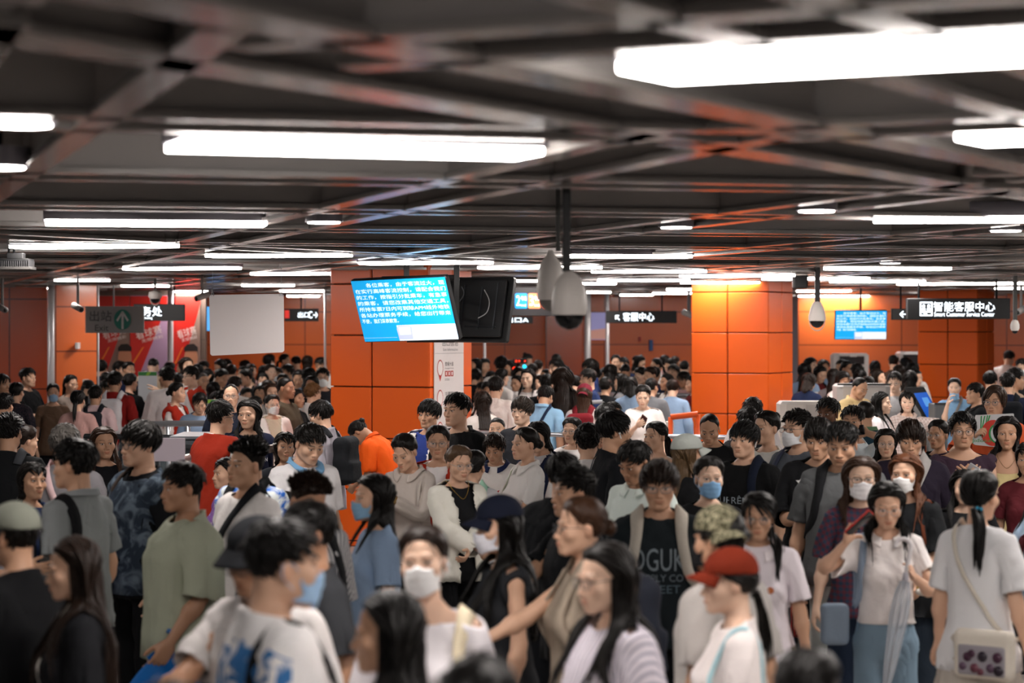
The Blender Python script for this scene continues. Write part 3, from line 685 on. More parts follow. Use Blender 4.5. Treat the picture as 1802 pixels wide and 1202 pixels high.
def solve_pose(S, lean=0, twist=0, yaw=0, pitch=0, roll=0, arms=('d', 'd'), curl=(.35, .35), wrist=(0, 0), side=0, step=0):
    """lean, pitch > 0 bend forward; yaw > 0 turns the head to the figure's left (+X)"""
    R = {}; P = {}; r = math.radians
    loc = {b: np.eye(3) for b in S.bones}
    loc['spine'] = rotv((1, 0, 0), r(lean*.5)) @ rotv((0, 1, 0), r(side*.5)) @ rotv((0, 0, 1), r(twist*.5)); loc['chest'] = rotv((1, 0, 0), r(lean*.5)) @ rotv((0, 1, 0), r(side*.5)) @ rotv((0, 0, 1), r(twist*.5))
    hp = pitch-lean*.6
    loc['neck'] = rotv((0, 0, 1), r(yaw*.4)) @ rotv((1, 0, 0), r(hp*.4)); loc['head'] = rotv((0, 0, 1), r(yaw*.6)) @ rotv((1, 0, 0), r(hp*.6)) @ rotv((0, 1, 0), r(roll))
    for c, s in (('L', 1), ('R', -1)):
        if step: loc['thigh'+c] = rotv((1, 0, 0), r(-step*s)); loc['shin'+c] = rotv((1, 0, 0), r(max(0, -step*s)*.9)); loc['foot'+c] = rotv((1, 0, 0), r(max(0, step*s)-max(0, -step*s)*.0))
    for i, (c, s) in enumerate((('L', 1), ('R', -1))):
        fl = np.array([s, 1, 1]); sh, el, wr = S.sh*fl, S.el*fl, S.wr*fl
        a = arms[i]; a = ARM[a] if isinstance(a, str) else a
        T = np.array(a[0], float)*fl; pole = np.array(a[1] or (.35, .75, -.6), float)*fl; rl = a[2] if len(a) > 2 else 0
        l1, l2 = np.linalg.norm(el-sh), np.linalg.norm(wr-el); v = T-sh; d = min(np.linalg.norm(v), (l1+l2)*.995); v = v/np.linalg.norm(v)
        ca = (l1*l1+d*d-l2*l2)/(2*l1*d); pl = pole-(pole@v)*v; pl /= np.linalg.norm(pl)
        E = sh+v*l1*ca+pl*l1*math.sqrt(max(0, 1-ca*ca)); Wp = sh+v*d
        Ru = rotmin(el-sh, E-sh); Rf = rotmin(Ru@(wr-el), Wp-E)@Ru; fd = (Wp-E)/np.linalg.norm(Wp-E)
        Rf = rotv(fd, r(rl)*-s)@Rf
        loc['uarm'+c] = Ru; loc['farm'+c] = Ru.T@Rf
        side_, pal, al = [q*fl for q in S.hf]
        loc['hand'+c] = rotv(side_, r(wrist[i])*s)
        ax = side_*s; ax = np.array(side_, float)
        # curl about the thumbward axis so that tips travel to the palm
        t = np.cross(ax, al*1.0); sg = 1 if t@pal > 0 else -1
        for nm, p, _ in S.fing:
            k = 1.0 if nm != 'thumb' else .35
            j = {'index': .9, 'middle': 1, 'ring': 1.05, 'little': 1.1, 'thumb': 1}[nm]
            loc[nm+'1'+c] = rotv(ax, sg*curl[i]*k*j*1.35); loc[nm+'2'+c] = rotv(ax, sg*curl[i]*k*j*1.75)
    for b in S.bones:
        par, h, t = S.B[b]
        if par is None: R[b] = np.eye(3); P[b] = h.copy()
        else: R[b] = R[par]@loc[b]; P[b] = P[par]+R[par]@(h-S.B[par][1])
    return R, P
def lbs(S, pose, V, W):
    R, P = pose; out = np.zeros_like(V)
    for i, b in enumerate(S.bones):
        w = W[:, i]; m = w > 1e-4
        if m.any(): out[m] += w[m, None]*((V[m]-S.B[b][1])@R[b].T+P[b])
    s = np.where(W > 1e-4, W, 0).sum(1, keepdims=True)
    return out/np.maximum(s, 1e-9)

# ------------------------------------------------------------------ worn things, at rest
def rest_weights(Bs, V, bone=None):
    S = Bs.S
    if bone: W = np.zeros((len(V), len(S.bones))); W[:, S.bones.index(bone)] = 1; return W
    return weights(S, V, tau=.022, only=('trunk', 'nh', 'u', 't'))
def G_(Bs, V, F, bone=None):
    g = Base(); g.V = np.asarray(V, float); F = np.asarray(F)
    g.F = np.concatenate([F[:, [0, 1, 2]], F[:, [0, 2, 3]]]) if F.shape[1] == 4 else F
    g.W = rest_weights(Bs, g.V, bone); g.n = len(g.V); return g
def cloth_sdf(Bs):
    S = Bs.S; m = S.sex == 'm'
    def f(P):
        A = P.copy(); A[..., 0] = np.abs(A[..., 0])
        d = loft(P, S.tee); d = smin(d, cap(A, (.045, .02, 1.447), S.sh+np.array([-.012, 0, -.012]), .036, .053), .03)
        if not m: d = smin(d, ell(A, (.072, -.092, 1.225), (.058, .052, .056)), .04)
        return d
    return f
def ribbon(path, nrm, w, t):
    path = np.asarray(path); T = np.gradient(path, axis=0); T /= np.linalg.norm(T, axis=1, keepdims=True); nrm = nrm/np.maximum(np.linalg.norm(nrm, axis=1, keepdims=True), 1e-9)
    Sd = np.cross(T, nrm); Sd /= np.linalg.norm(Sd, axis=1, keepdims=True)
    V = np.stack([path+Sd*w/2, path+Sd*w/2+nrm*t, path-Sd*w/2+nrm*t, path-Sd*w/2], 1).reshape(-1, 3); F = []
    n = len(path)
    for i in range(n-1):
        for j in range(4): F.append((i*4+j, i*4+4+j, i*4+4+(j+1) % 4, i*4+(j+1) % 4))
    F += [(0, 1, 2, 3), ((n-1)*4+3, (n-1)*4+2, (n-1)*4+1, (n-1)*4)]
    return V, np.array(F)
def drape(Bs, P, off=.006):
    """push points onto the clothed torso"""
    f = cloth_sdf(Bs); P = np.asarray(P, float).copy()
    for _ in range(14): P -= grad(f, P, .003)*(f(P)-off)[:, None]*.8
    return P, grad(f, P, .003)
def smooth_path(pts, n):
    pts = np.asarray(pts, float); t = np.linspace(0, len(pts)-1, n); i = np.clip(t.astype(int), 0, len(pts)-2); u = (t-i)[:, None]
    p0 = pts[np.maximum(i-1, 0)]; p1 = pts[i]; p2 = pts[i+1]; p3 = pts[np.minimum(i+2, len(pts)-1)]
    return .5*((2*p1)+(-p0+p2)*u+(2*p0-5*p1+4*p2-p3)*u*u+(-p0+3*p1-3*p2+p3)*u**3)
def strap_cross(Bs, s, w=.035, z0=.98, off=.012):
    """loop from the shoulder on side s to the opposite hip"""
    pts = [(s*.085, .02, 1.50), (s*.075, -.09, 1.40), (s*.0, -.16, 1.25), (-s*.11, -.15, 1.09), (-s*.19, -.07, z0), (-s*.21, .02, z0-.02), (-s*.17, .12, z0+.03), (-s*.06, .16, 1.14), (s*.04, .15, 1.30), (s*.085, .09, 1.43), (s*.085, .02, 1.50)]
    P, N = drape(Bs, smooth_path(pts, 44), off); return ribbon(P, N, w, .004)
def strap_pack(Bs, s, w=.055, off=.012):
    pts = [(s*.085, .12, 1.40), (s*.095, .06, 1.47), (s*.10, .0, 1.48), (s*.105, -.08, 1.42), (s*.12, -.13, 1.30), (s*.145, -.13, 1.18), (s*.18, -.06, 1.10), (s*.19, .05, 1.06), (s*.13, .13, 1.05)]
    P, N = drape(Bs, smooth_path(pts, 30), off); return ribbon(P, N, w, .010)
def strap_shoulder(Bs, s, w=.04, z0=.95, off=.012):
    """one strap over the shoulder, both ends down at the same hip"""
    pts = [(s*.20, -.05, z0), (s*.185, -.11, 1.12), (s*.16, -.12, 1.28), (s*.14, -.06, 1.42), (s*.135, .01, 1.46), (s*.14, .07, 1.42), (s*.16, .12, 1.28), (s*.185, .11, 1.12), (s*.20, .05, z0)]
    P, N = drape(Bs, smooth_path(pts, 30), off); return ribbon(P, N, w, .004)
def pack_body(Bs, k=1.0):
    def f(P):
        d = rbox(P, (0, .225, 1.20), (.150*k, .080, .215*k), .065)
        d = smin(d, rbox(P, (0, .30, 1.10), (.115*k, .035, .095*k), .03), .012)
        return d-.004*np.sin(P[..., 2]*38+np.sin(P[..., 0]*20))
    V, F = nets(f, (-.2, .11, .93), (.2, .36, 1.46), .014); return decimate(V, [F], .4)
def bag_at(c, s, r=.03, puff=0):
    f = lambda P: rbox(P, c, s, min(r, min(s)*.95))
    V, F = nets(f, np.array(c)-np.array(s)-.03, np.array(c)+np.array(s)+.03, max(.008, min(s)*.28)); return V, np.concatenate([F[:, [0, 1, 2]], F[:, [0, 2, 3]]])
def glasses_rest(S, kind='round'):
    parts = []; lens = []
    for s in (1, -1):
        a = np.linspace(0, 2*math.pi, 25); rx, rz = (.0235, .0205) if kind == 'round' else (.026, .0165)
        e = 2 if kind == 'round' else 3.2
        ca, sa = np.cos(a), np.sin(a); rr = (np.abs(ca)**e+np.abs(sa)**e)**(-1/e)
        x = s*.0335+ca*rr*rx; z = -.005+sa*rr*rz; y = -.1015+.12*np.abs(np.abs(x)-.0)**1.0*.35
        path = np.stack([x, y, z], 1); parts.append(strand_tube(path, .0016, .0016, 5)); lens.append(np.concatenate([path[:-1], [[s*.0335, -.1005+.0015, -.005]]]))
        parts.append(strand_tube([(s*(.0335+rx), -.098+.005, .001), (s*.069, -.085, .002), (s*.0765, -.04, .004), (s*.079, .0, .003), (s*.079, .018, -.010)], .0017, .0015, 5))
    parts.append(strand_tube([(-.011, -.1015, -.001), (0, -.1035, .001), (.011, -.1015, -.001)], .0014, .0014, 5))
    V, F = join(parts); n = len(F); k = len(V); LV = []; LF = []
    for q in lens:
        b = k+sum(len(x) for x in LV); LV.append(q); m = len(q)-1
        LF += [(b+m, b+i, b+(i+1) % m) for i in range(m)]
    return np.concatenate([V]+LV)+HEADC, np.concatenate([F, np.array(LF)]), np.array([0]*n+[1]*len(LF))
def mask_rest(low=False):
    u = np.linspace(-1, 1, 17); v = np.linspace(0, 1, 13); U, Vv = np.meshgrid(u, v, indexing='ij')
    zt = -.020-.004*np.abs(U)+.010*np.exp(-(U/.22)**2); zb = -.117+.024*np.abs(U)**2; dz = -.055 if low else 0
    Z = zt+(zb-zt)*Vv; half = .070-.008*np.abs(Vv-.30); X = U*half
    Y = np.full_like(X, -.16); P = np.stack([X, Y, Z], -1).reshape(-1, 3)
    P[:, 1] += .03
    jaw_ = lambda Q: cap(np.stack([np.abs(Q[..., 0]), Q[..., 1], Q[..., 2]], -1), (.052, .002, -.052), (.020, -.066, -.096), .014, .018)
    blob = lambda Q: smin(smin(smin(smin(head_core(Q), jaw_(Q), .03), ell(Q, (0, -.080, -.045), (.036, .020, .032)), .035), ell(Q, (0, -.090, -.036), (.020, .020, .028)), .02), ell(Q, (0, -.064, -.082), (.044, .022, .034)), .03)-.006
    for _ in range(40): P[:, 1] += np.clip(blob(P), -.02, .02)*.7*(P[:, 1] < .01)
    P[:, 1] = np.minimum(P[:, 1], -.012)
    pl = .0016*np.sin(Vv*math.pi*7).reshape(-1); P[:, 1] -= pl
    P[:, 2] += dz
    i = np.arange(16)[:, None]*13+np.arange(12)[None]; F = np.stack([i, i+13, i+14, i+1], -1).reshape(-1, 4)
    V, T = solidify(P, np.concatenate([F[:, [0, 1, 2]], F[:, [0, 2, 3]]]), -.002)
    ps = [(V, T)]
    for s in (1, -1):
        ps.append(strand_tube(smooth_path([(s*.056, -.040, -.034+dz), (s*.073, -.010, .006), (s*.081, .024, .004), (s*.080, .022, -.030), (s*.066, -.012, -.060), (s*.055, -.035, -.086+dz)], 14), .0016, .0016, 5))
    V, T = join(ps); return V+HEADC, T
def cap_rest(kind, yaw=0):
    if kind == 'cap':
        f = lambda Q: smax(head_core(Q)-.016-.008*ss(.03, .11, Q[..., 2]), -(Q[..., 2]-.040-.10*(Q[..., 1]+.03)*-.35), .003)
        V, F = nets(f, (-.12, -.13, .0), (.12, .14, .16), .0062); V, T = decimate(V, [F], .5)
        u = np.linspace(-1, 1, 15); v = np.linspace(0, 1, 8); U, Vv = np.meshgrid(u, v, indexing='ij')
        an = U*1.05; X = np.sin(an)*(.083-.004*Vv); Y0 = -np.cos(an)*.093+.004; ext = .078*np.cos(U*1.42)**.7*Vv
        Y = Y0-ext; Z = .052-.020*U**2*(1-.3*Vv)-.022*Vv-.03*U**2*Vv
        P = np.stack([X, Y, Z], -1).reshape(-1, 3); i = np.arange(14)[:, None]*8+np.arange(7)[None]; Fq = np.stack([i, i+1, i+9, i+8], -1).reshape(-1, 4)
        B = solidify(P, np.concatenate([Fq[:, [0, 1, 2]], Fq[:, [0, 2, 3]]]), .004)
        return (V, T), B
    if kind == 'bucket':
        f = lambda Q: smax(head_core(Q)-.018-.012*ss(.05, .11, Q[..., 2]), -(Q[..., 2]-.046), .003)
        V, F = nets(f, (-.13, -.14, .0), (.13, .15, .17), .0062); V, T = decimate(V, [F], .5)
        a = np.linspace(0, 2*math.pi, 41)[:-1]; v = np.linspace(0, 1, 6); A_, Vv = np.meshgrid(a, v, indexing='ij')
        rx, ry = .088+.052*Vv, .108+.052*Vv; P = np.stack([np.cos(A_)*rx, np.sin(A_)*ry+.01, .055-.048*Vv+.006*np.sin(A_*3)*Vv], -1).reshape(-1, 3)
        i = np.arange(40)[:, None]*6+np.arange(5)[None]; j = (i+6) % 240; Fq = np.stack([i, j, j+1, i+1], -1).reshape(-1, 4)
        B = solidify(P, np.concatenate([Fq[:, [0, 1, 2]], Fq[:, [0, 2, 3]]]), .004)
        return (V, T), B
def collar_rest(Bs):
    m = Bs.S.sex == 'm'; k = 1 if m else .90
    a = np.linspace(-2.75, 2.75, 41); v = np.linspace(0, 1, 6); A_, Vv = np.meshgrid(a, v, indexing='ij')   # 0 = back
    fr = (np.abs(A_)/2.75); base = (1.497 if m else 1.488)-.058*ss(.25, 1.0, fr)
    r0 = .070*k; out = .004+.026*Vv; drop = (.035+.030*ss(.6, 1, fr))*Vv**1.2
    X = np.sin(A_)*(r0+out)*(1.03); Y = np.cos(A_)*(r0*1.0+out)+.020-.012*fr; Z = base-drop+.010*np.sin(np.clip(Vv*3, 0, 1)*math.pi)*.4
    P = np.stack([X, Y, Z], -1).reshape(-1, 3); cs = cloth_sdf(Bs)
    for _ in range(5): P += grad(cs, P, .003)*np.maximum(.012+.006*Vv.reshape(-1)-cs(P), 0)[:, None]*(Vv.reshape(-1) > .15)[:, None]
    i = np.arange(40)[:, None]*6+np.arange(5)[None]; Fq = np.stack([i, i+6, i+7, i+1], -1).reshape(-1, 4)
    return solidify(P, np.concatenate([Fq[:, [0, 1, 2]], Fq[:, [0, 2, 3]]]), .003)

# ------------------------------------------------------------------ a person
BASES = {}; CACHE = {}
LODS = {0: 1.0, 1: .6, 2: .3}
def get_base(sex):
    if sex not in BASES: BASES[sex] = build_base(sex)
    return BASES[sex]
def cached(key, fn):
    if key not in CACHE: CACHE[key] = fn()
    return CACHE[key]
def lodded(sex, key, fn, lod, flat=True):
    def mk():
        g = cached((sex, key), fn)
        if lod < (1 if key == 'body' else 2): return g
        V, F = decimate(g.V[:g.n] if len(g.V) == 2*g.n else g.V, [g.F[(g.F < g.n).all(1)]], .22 if lod >= 2 else .5)
        h = Base(); h.V, h.F, h.n = V, F, len(V); d = None
        # nearest source vertex carries the weights
        from mathutils.kdtree import KDTree
        kd = KDTree(len(g.V))
        for i, p in enumerate(g.V): kd.insert(p, i)
        kd.balance(); h.W = g.W[[kd.find(p)[1] for p in V]]
        if hasattr(g, 'mi'): h.mi = (V[F].mean(1)[:, 2] < .027).astype(int)
        return h
    return cached((sex, key, lod), mk)
COL = bpy.context.scene.collection
def link(name, me, parent=None, mats=()):
    o = bpy.data.objects.new(name, me); COL.objects.link(o)
    if parent: o.parent = parent
    for m in mats: me.materials.append(m)
    return o
def tag(o, label, cat, group=None):
    o['label'] = label; o['category'] = cat
    if group: o['group'] = group
    return o
def set_attr(me, name, arr, kind='FLOAT_VECTOR'):
    a = me.attributes.new(name, kind, 'POINT'); a.data.foreach_set('vector' if kind == 'FLOAT_VECTOR' else 'color', np.asarray(arr, f32).ravel())
SKIN = {0: '#e8c2a8', 1: '#dbb094', 2: '#c79b7e', 3: '#b08468', 4: '#6a4733'}
FOC = 4255.0; CAMH = 2.22; HORZ = 574.0; CX = 901.0
STATS = []
class Who: pass
def folds(Vr, seed, amp):
    q = Vr*np.array([13, 13, 9.]); n = vnoise(q+np.stack([Vr[:, 2]*8, Vr[:, 0]*5, Vr[:, 0]*6], 1), seed); m = vnoise(q*2.1+3, seed+1)
    return amp*((1-np.abs(n))**2*1.5-.5+.35*m)
def P(x, y, h, yaw, label, sex='m', hair_='short', hc='k', top=('tee', '#202224'), bot=('trousers', '#1b1d22'), over=None, pitch=0, hy=0, roll=0, lean=0, twist=0, side=0, arms=('d', 'd'), curl=(.4, .4), wrist=(0, 0), acc=(), tone=1, k=None, D=None, lod=None, shoes='#b9b7b2', group=None, fat=1.0, step=0, seed=None, Z=None, wide=1.0, bare=False):
    S_id = len(STATS); seed = S_id*13+5 if seed is None else seed; rs = np.random.RandomState(seed)
    if lod is None: lod = 0 if 50 <= h < 100 else 1
    if h < 42 and lod == 1: lod = 1
    if h < 26: lod = 2
    if 105 <= h: lod = 1
    Bs = get_base(sex); S = Bs.S
    pose = solve_pose(S, lean=lean, twist=twist, yaw=hy, pitch=pitch, roll=roll, arms=arms, curl=curl, wrist=wrist, side=side, step=step)
    w = Who(); w.S, w.Bs, w.pose, w.seed, w.lod, w.label = S, Bs, pose, seed, lod, label
    items = []   # (name, rest V, F, W, mats, mat index, fold amp)
    # face variety
    fw = 1+rs.uniform(-.05, .05); jw = 1+rs.uniform(-.08, .06)
    def var(V):
        V = V.copy(); z = V[:, 2]-HEADC[2]; hm = ss(1.47, 1.50, V[:, 2]+np.clip(-(V[:, 1]), -.1, .1)*.5)
        V[:, 0] *= 1+((fw-1)+(jw-1-(.09 if sex == 'f' else 0))*ss(-.02, -.09, z))*hm
        if fat != 1 or wide != 1:
            tw = ss(1.46, 1.36, V[:, 2])*ss(.2, .7, V[:, 2]); ax = 1-ss(.16, .30, np.abs(V[:, 0]))
            V[:, 1] = np.where(V[:, 2] < 1.46, V[:, 1]*(1+(fat-1)*tw*ax), V[:, 1]); V[:, 0] *= 1+((fat-1)*.45+(wide-1))*tw
        return V
    g = lodded(sex, 'body', lambda: _asG(Bs), lod); w.tone = tone
    mk = cached((sex, 'paint', lod), lambda: face_paint(g.V))
    base = np.array(lin(SKIN[tone]))*rs.uniform(.93, 1.06); col = np.repeat(base[None], len(g.V), 0)
    def mixc(m, c): col[:] = col*(1-m[:, None])+np.array(c)*m[:, None]
    mixc(np.clip(mk['blush'], 0, 1)*.16, np.array(base)*np.array([1.0, .62, .55])); mixc(mk['ear']*.18, base*np.array([1, .6, .5]))
    mixc(mk['lip']*.75, base*(np.array([.80, .48, .45]) if sex == 'f' else np.array([.76, .55, .50])))
    hcol = np.array(lin(HC.get(hc, hc)))
    if sex == 'm' or True: mixc(np.clip(mk['brow'], 0, 1)*(.9 if sex == 'm' else .5), hcol*.8)
    mixc(mk['lash'].astype(float)*.85, (.02, .015, .012)); mixc(mk['white'].astype(float), (.62, .58, .55)); mixc(mk['iris'].astype(float), (.018, .011, .008))
    V = g.V.copy()
    # the covered part of the body draws in a little so that cloth lies over it
    slv = {'blouse': .55, 'tee': .72, 'oversize': .9, 'polo': .7, 'shirt': .76, 'long': 2, 'cardigan': 2, 'tank': -1, 'vest': -1, 'boat': .9, 'uniform': .77, 'cami': -1}[top[0]]
    if over and over[0] == 'cardigan': slv = 2
    A = np.abs(V); ta = ((A-S.sh*[1, 0, 1]-[0, 0, 0])@AD)/np.linalg.norm(S.el-S.sh); onarm = (A[:, 0] > .21)
    nk = 1.40 if top[0] in ('boat', 'cami', 'tank') else 1.43
    cov = np.where(onarm, (ta < slv) & (A[:, 2] > .99 if slv < 1.5 else True), (V[:, 2] < nk) & (V[:, 2] > .10))
    if bot[0] == 'shorts': cov &= (V[:, 2] > .52) | onarm
    if slv < 0: cov &= ~(A[:, 0] > .15) | (V[:, 2] < 1.1)
    if not bare:
        Nn = normals(g.V, g.F); V = V-Nn*(cov*.012)[:, None]
    items.append(('body', var(V), g.F, g.W, [skin()], None, 0, col))
    def cl(kind, spec, nm, amp):
        gg = lodded(sex, kind, (lambda: garment(Bs, kind)) if kind in ('tee', 'oversize', 'polo', 'shirt', 'long', 'cardigan', 'tank', 'vest', 'boat', 'uniform', 'cami', 'blouse') else (lambda: lower(Bs, kind)), lod)
        items.append((nm, var(gg.V), gg.F, gg.W, [cloth(*spec)], None, amp, None)); return gg
    cl(top[0], top[1:], {'tank': 'tank_top', 'cami': 'camisole', 'long': 'long_sleeved_top'}.get(top[0], 'shirt'), .0075)
    if over:
        gg = lodded(sex, over[0], lambda: garment(Bs, over[0]), lod); vv = var(gg.V); nn = normals(gg.V, gg.F)
        vv = vv+nn*(.012 if len(gg.V) != 2*gg.n else np.r_[np.full(gg.n, .012), np.full(gg.n, -.010)][:, None]) if np.ndim(nn) else vv
        items.append((over[0], vv, gg.F, gg.W, [cloth(*over[1:])], None, .006, None))
    cl(bot[0], bot[1:], {'skirt': 'skirt', 'shorts': 'shorts', 'jeans': 'jeans'}.get(bot[0], 'trousers'), .008)
    for s in (1, -1):
        gs = lodded(sex, ('shoe', s), lambda s=s: shoe(Bs, s), lod)
        items.append(('shoe', gs.V, gs.F, gs.W, [plain(shoes, .6), plain('#c9c8c4', .7)], gs.mi, 0, None))
    q = {0: 1.0, 1: .6, 2: .25}[lod]; hv = cached((sex, 'hair', hair_, S_id % 2, q), lambda: hair(Bs, hair_, S_id % 2, q))
    capd = [a for a in acc if a[0] in ('cap', 'bucket')]
    HV = hv.V.copy()
    if capd:   # the cap presses the hair under it down
        Q = HV-HEADC; d = head_core(Q); up = ss(.02, .05, Q[:, 2]); gdir = grad(head_core, Q); HV -= gdir*(np.clip(d-.008, 0, .1)*up)[:, None]
    items.append(('hair', var(HV), hv.F, hv.W, [hairmat(hc)], None, 0, None))
    for a in acc:
        t = a[0]
        if t == 'glasses':
            gv, gf, gi = cached(('gl', a[2] if len(a) > 2 else 'round'), lambda: glasses_rest(S, a[2] if len(a) > 2 else 'round'))
            items.append(('glasses', var(gv), gf, rest_weights(Bs, gv, 'head'), [plain(a[1], .3, .6), glass('#e8eef2', .10)], gi, 0, None))
        elif t in ('mask', 'chinmask'):
            mv, mf = cached((t,), lambda: mask_rest(t == 'chinmask')); items.append(('face_mask', var(mv), mf, rest_weights(Bs, mv, 'head'), [cloth(a[1])], None, 0, None))
        elif t in ('cap', 'bucket'):
            (cv, cf), (bv, bf) = cached((t,), lambda: cap_rest(t)); vv, ff = join([(cv, cf), (bv, bf)]); vv = vv.copy(); bk = a[3] if len(a) > 3 else 0
            if bk: vv = vv@rotv((0, 0, 1), math.radians(bk)).T
            m_ = cloth(*a[1]) if isinstance(a[1], tuple) else cloth(a[1]); items.append(('baseball_cap' if t == 'cap' else 'bucket_hat', vv+HEADC, ff, rest_weights(Bs, vv, 'head'), [m_], None, 0, None))
        elif t == 'collar':
            cv, cf = cached((sex, 'collar'), lambda: collar_rest(Bs)); items.append(('collar', cv, cf, weights(S, cv, tau=.03, only=('trunk', 'nh')), [cloth(a[1])], None, 0, None))
        elif t == 'bud':
            for s in a[2] if len(a) > 2 else (1, -1):
                bv, bf = join([nets(lambda Q: np.minimum(cap(Q, (s*.0855, -.006, -.012), (s*.088, -.004, -.014), .0075), cap(Q, (s*.089, -.006, -.016), (s*.089, -.014, -.044), .0040)), (s*.087-.015, -.03, -.055), (s*.087+.016, .02, .01), .0025)]); bv = bv+HEADC
                items.append(('earphone', var(bv), bf, rest_weights(Bs, bv, 'head'), [plain(a[1], .3)], None, 0, None))
        elif t == 'headphones':
            an = np.linspace(0, math.pi, 17); pth = np.stack([np.cos(an)*.092, 0*an+.012, np.sin(an)*.135-.010], 1); ps = [strand_tube(pth, .007, .007, 6)]
            for s in (1, -1): ps.append(nets(lambda Q: ell(Q, (s*.086, .012, -.012), (.018, .036, .042)), (s*.086-.03, -.04, -.07), (s*.086+.03, .06, .04), .008))
            bv, bf = join(ps); items.append(('headphones', bv+HEADC, bf, rest_weights(Bs, bv, 'head'), [plain(a[1], .4)], None, 0, None))
        elif t == 'clip':
            c = np.array(a[2]); ps = []
            for j in range(3): ps.append(nets(lambda Q: ell(Q, c+np.array([(j-1)*.018, 0, .004*(j == 1)]), (.011, .010, .008)), c-.04, c+.04, .005))
            bv, bf = join(ps); items.append(('hair_clip', bv+HEADC, bf, rest_weights(Bs, bv, 'head'), [plain(a[1], .35)], None, 0, None))
        elif t == 'watch':
            c = 'L' if a[2] > 0 else 'R'; fl = np.array([a[2], 1, 1]); an = np.linspace(0, 2*math.pi, 21)
            o_ = S.wr-AD*.012; e1 = np.array([0, 1., 0]); e2 = np.cross(AD, e1); r_ = S.arm[3]+.006
            pth = o_+np.outer(np.cos(an), e1)*r_+np.outer(np.sin(an), e2)*r_
            bv, bf = ribbon(pth*fl, (pth-o_)*fl, .022, .003); items.append(('wristwatch' if len(a) < 4 else a[3], bv, np.concatenate([bf[:, [0, 1, 2]], bf[:, [0, 2, 3]]]), rest_weights(Bs, bv, 'farm'+c), [plain(a[1], .4)], None, 0, None))
        elif t == 'necklace':
            pts, N = drape(Bs, smooth_path([(-.055, .03, 1.47), (-.06, -.04, 1.43), (-.03, -.085, 1.385), (0, -.10, 1.365), (.03, -.085, 1.385), (.06, -.04, 1.43), (.055, .03, 1.47)], 24), .004); bv, bf = strand_tube(pts, .0018, .0018, 5)
            items.append(('necklace', bv, bf, rest_weights(Bs, bv), [plain(a[1], .3, .8)], None, 0, None))
        elif t == 'belt': pass
    # where it stands
    posed = [lbs(S, pose, it[1], it[3]) for it in items]
    hp = [p for it, p in zip(items, posed) if it[0] in ('hair', 'baseball_cap', 'bucket_hat')]
    hh = items[0][3][:, S.bones.index('head')] > .9; head = posed[0][hh]
    topz = max(max(p[:, 2].max() for p in hp), head[:, 2].max()); cx, cy = head[:, 0].mean(), head[:, 1].mean()
    hz = .243
    kr = k if k is not None else ((.92, 1.08) if sex == 'm' else (.86, 1.02))
    if not isinstance(kr, tuple): kr = (kr, kr)
    if D is None:
        D = CAMH*FOC/((y-HORZ)+topz*h/hz); kk = (CAMH-(y-HORZ)/FOC*D)/topz
        if kk < kr[0] or kk > kr[1]:
            kk = min(max(kk, kr[0]), kr[1]); D = (CAMH-kk*topz)*FOC/(y-HORZ)
    else: kk = (CAMH-(y-HORZ)/FOC*D)/topz
    ya = math.radians(yaw); c, s_ = math.cos(ya), math.sin(ya); Rz = np.array([[c, -s_, 0], [s_, c, 0], [0, 0, 1]])
    hx = Rz@np.array([cx, cy, 0])*kk; X = (x-CX)/FOC*D-hx[0]; Y = D-hx[1]
    root = bpy.data.objects.new('person', None); COL.objects.link(root); root.empty_display_size = .1
    root.location = (X, Y, 0); root.rotation_euler = (0, 0, ya); root.scale = (kk, kk, kk)
    tag(root, label, 'person', group); w.root, w.kk, w.D, w.X, w.Y, w.Rz = root, kk, D, X, Y, Rz
    STATS.append((round(x), round(D, 1), round(kk*1.72, 2), h, label)); w.items = {}
    for (nm, rv, ff, ww, mats, mi, amp, colr), pv in zip(items, posed):
        if amp and lod < 2: pv = pv+normals(pv, ff)*(folds(rv, seed+len(nm), amp)*(1 if len(rv) < 5 else 1))[:, None]
        me = mesh_np(nm, pv, [ff], mi); o = link(nm, me, root, mats)
        if colr is not None: set_attr(me, 'Col', np.c_[colr, np.ones(len(colr))], 'FLOAT_COLOR')
        else: set_attr(me, 'rest', rv)
        w.items.setdefault(nm, (pv, ff, o))
    return w
def _asG(Bs):
    g = Base(); g.V, g.F, g.W, g.n = Bs.V, Bs.F, Bs.W, len(Bs.V); return g
def world(w, V): return (np.asarray(V)*w.kk)@w.Rz.T+np.array([w.X, w.Y, 0])
def skinned(w, V, F, bone=None):
    """rest-space mesh carried along by the figure, in world coordinates"""
    g = G_(w.Bs, V, F, bone); return world(w, lbs(w.S, w.pose, g.V, g.W)), g.F
def hand_frame(w, c):
    """palm centre, thumbward, palm normal, finger direction in world axes"""
    s = 1 if c == 'L' else -1; fl = np.array([s, 1, 1]); R, Pp = w.pose; b = 'hand'+c; side, pal, al = w.S.hf
    o = (w.S.wr+al*.075+pal*.022)*fl; p = R[b]@(o-w.S.B[b][1])+Pp[b]
    return world(w, p), w.Rz@R[b]@(side*fl), w.Rz@R[b]@(pal*fl), w.Rz@R[b]@(al*fl)
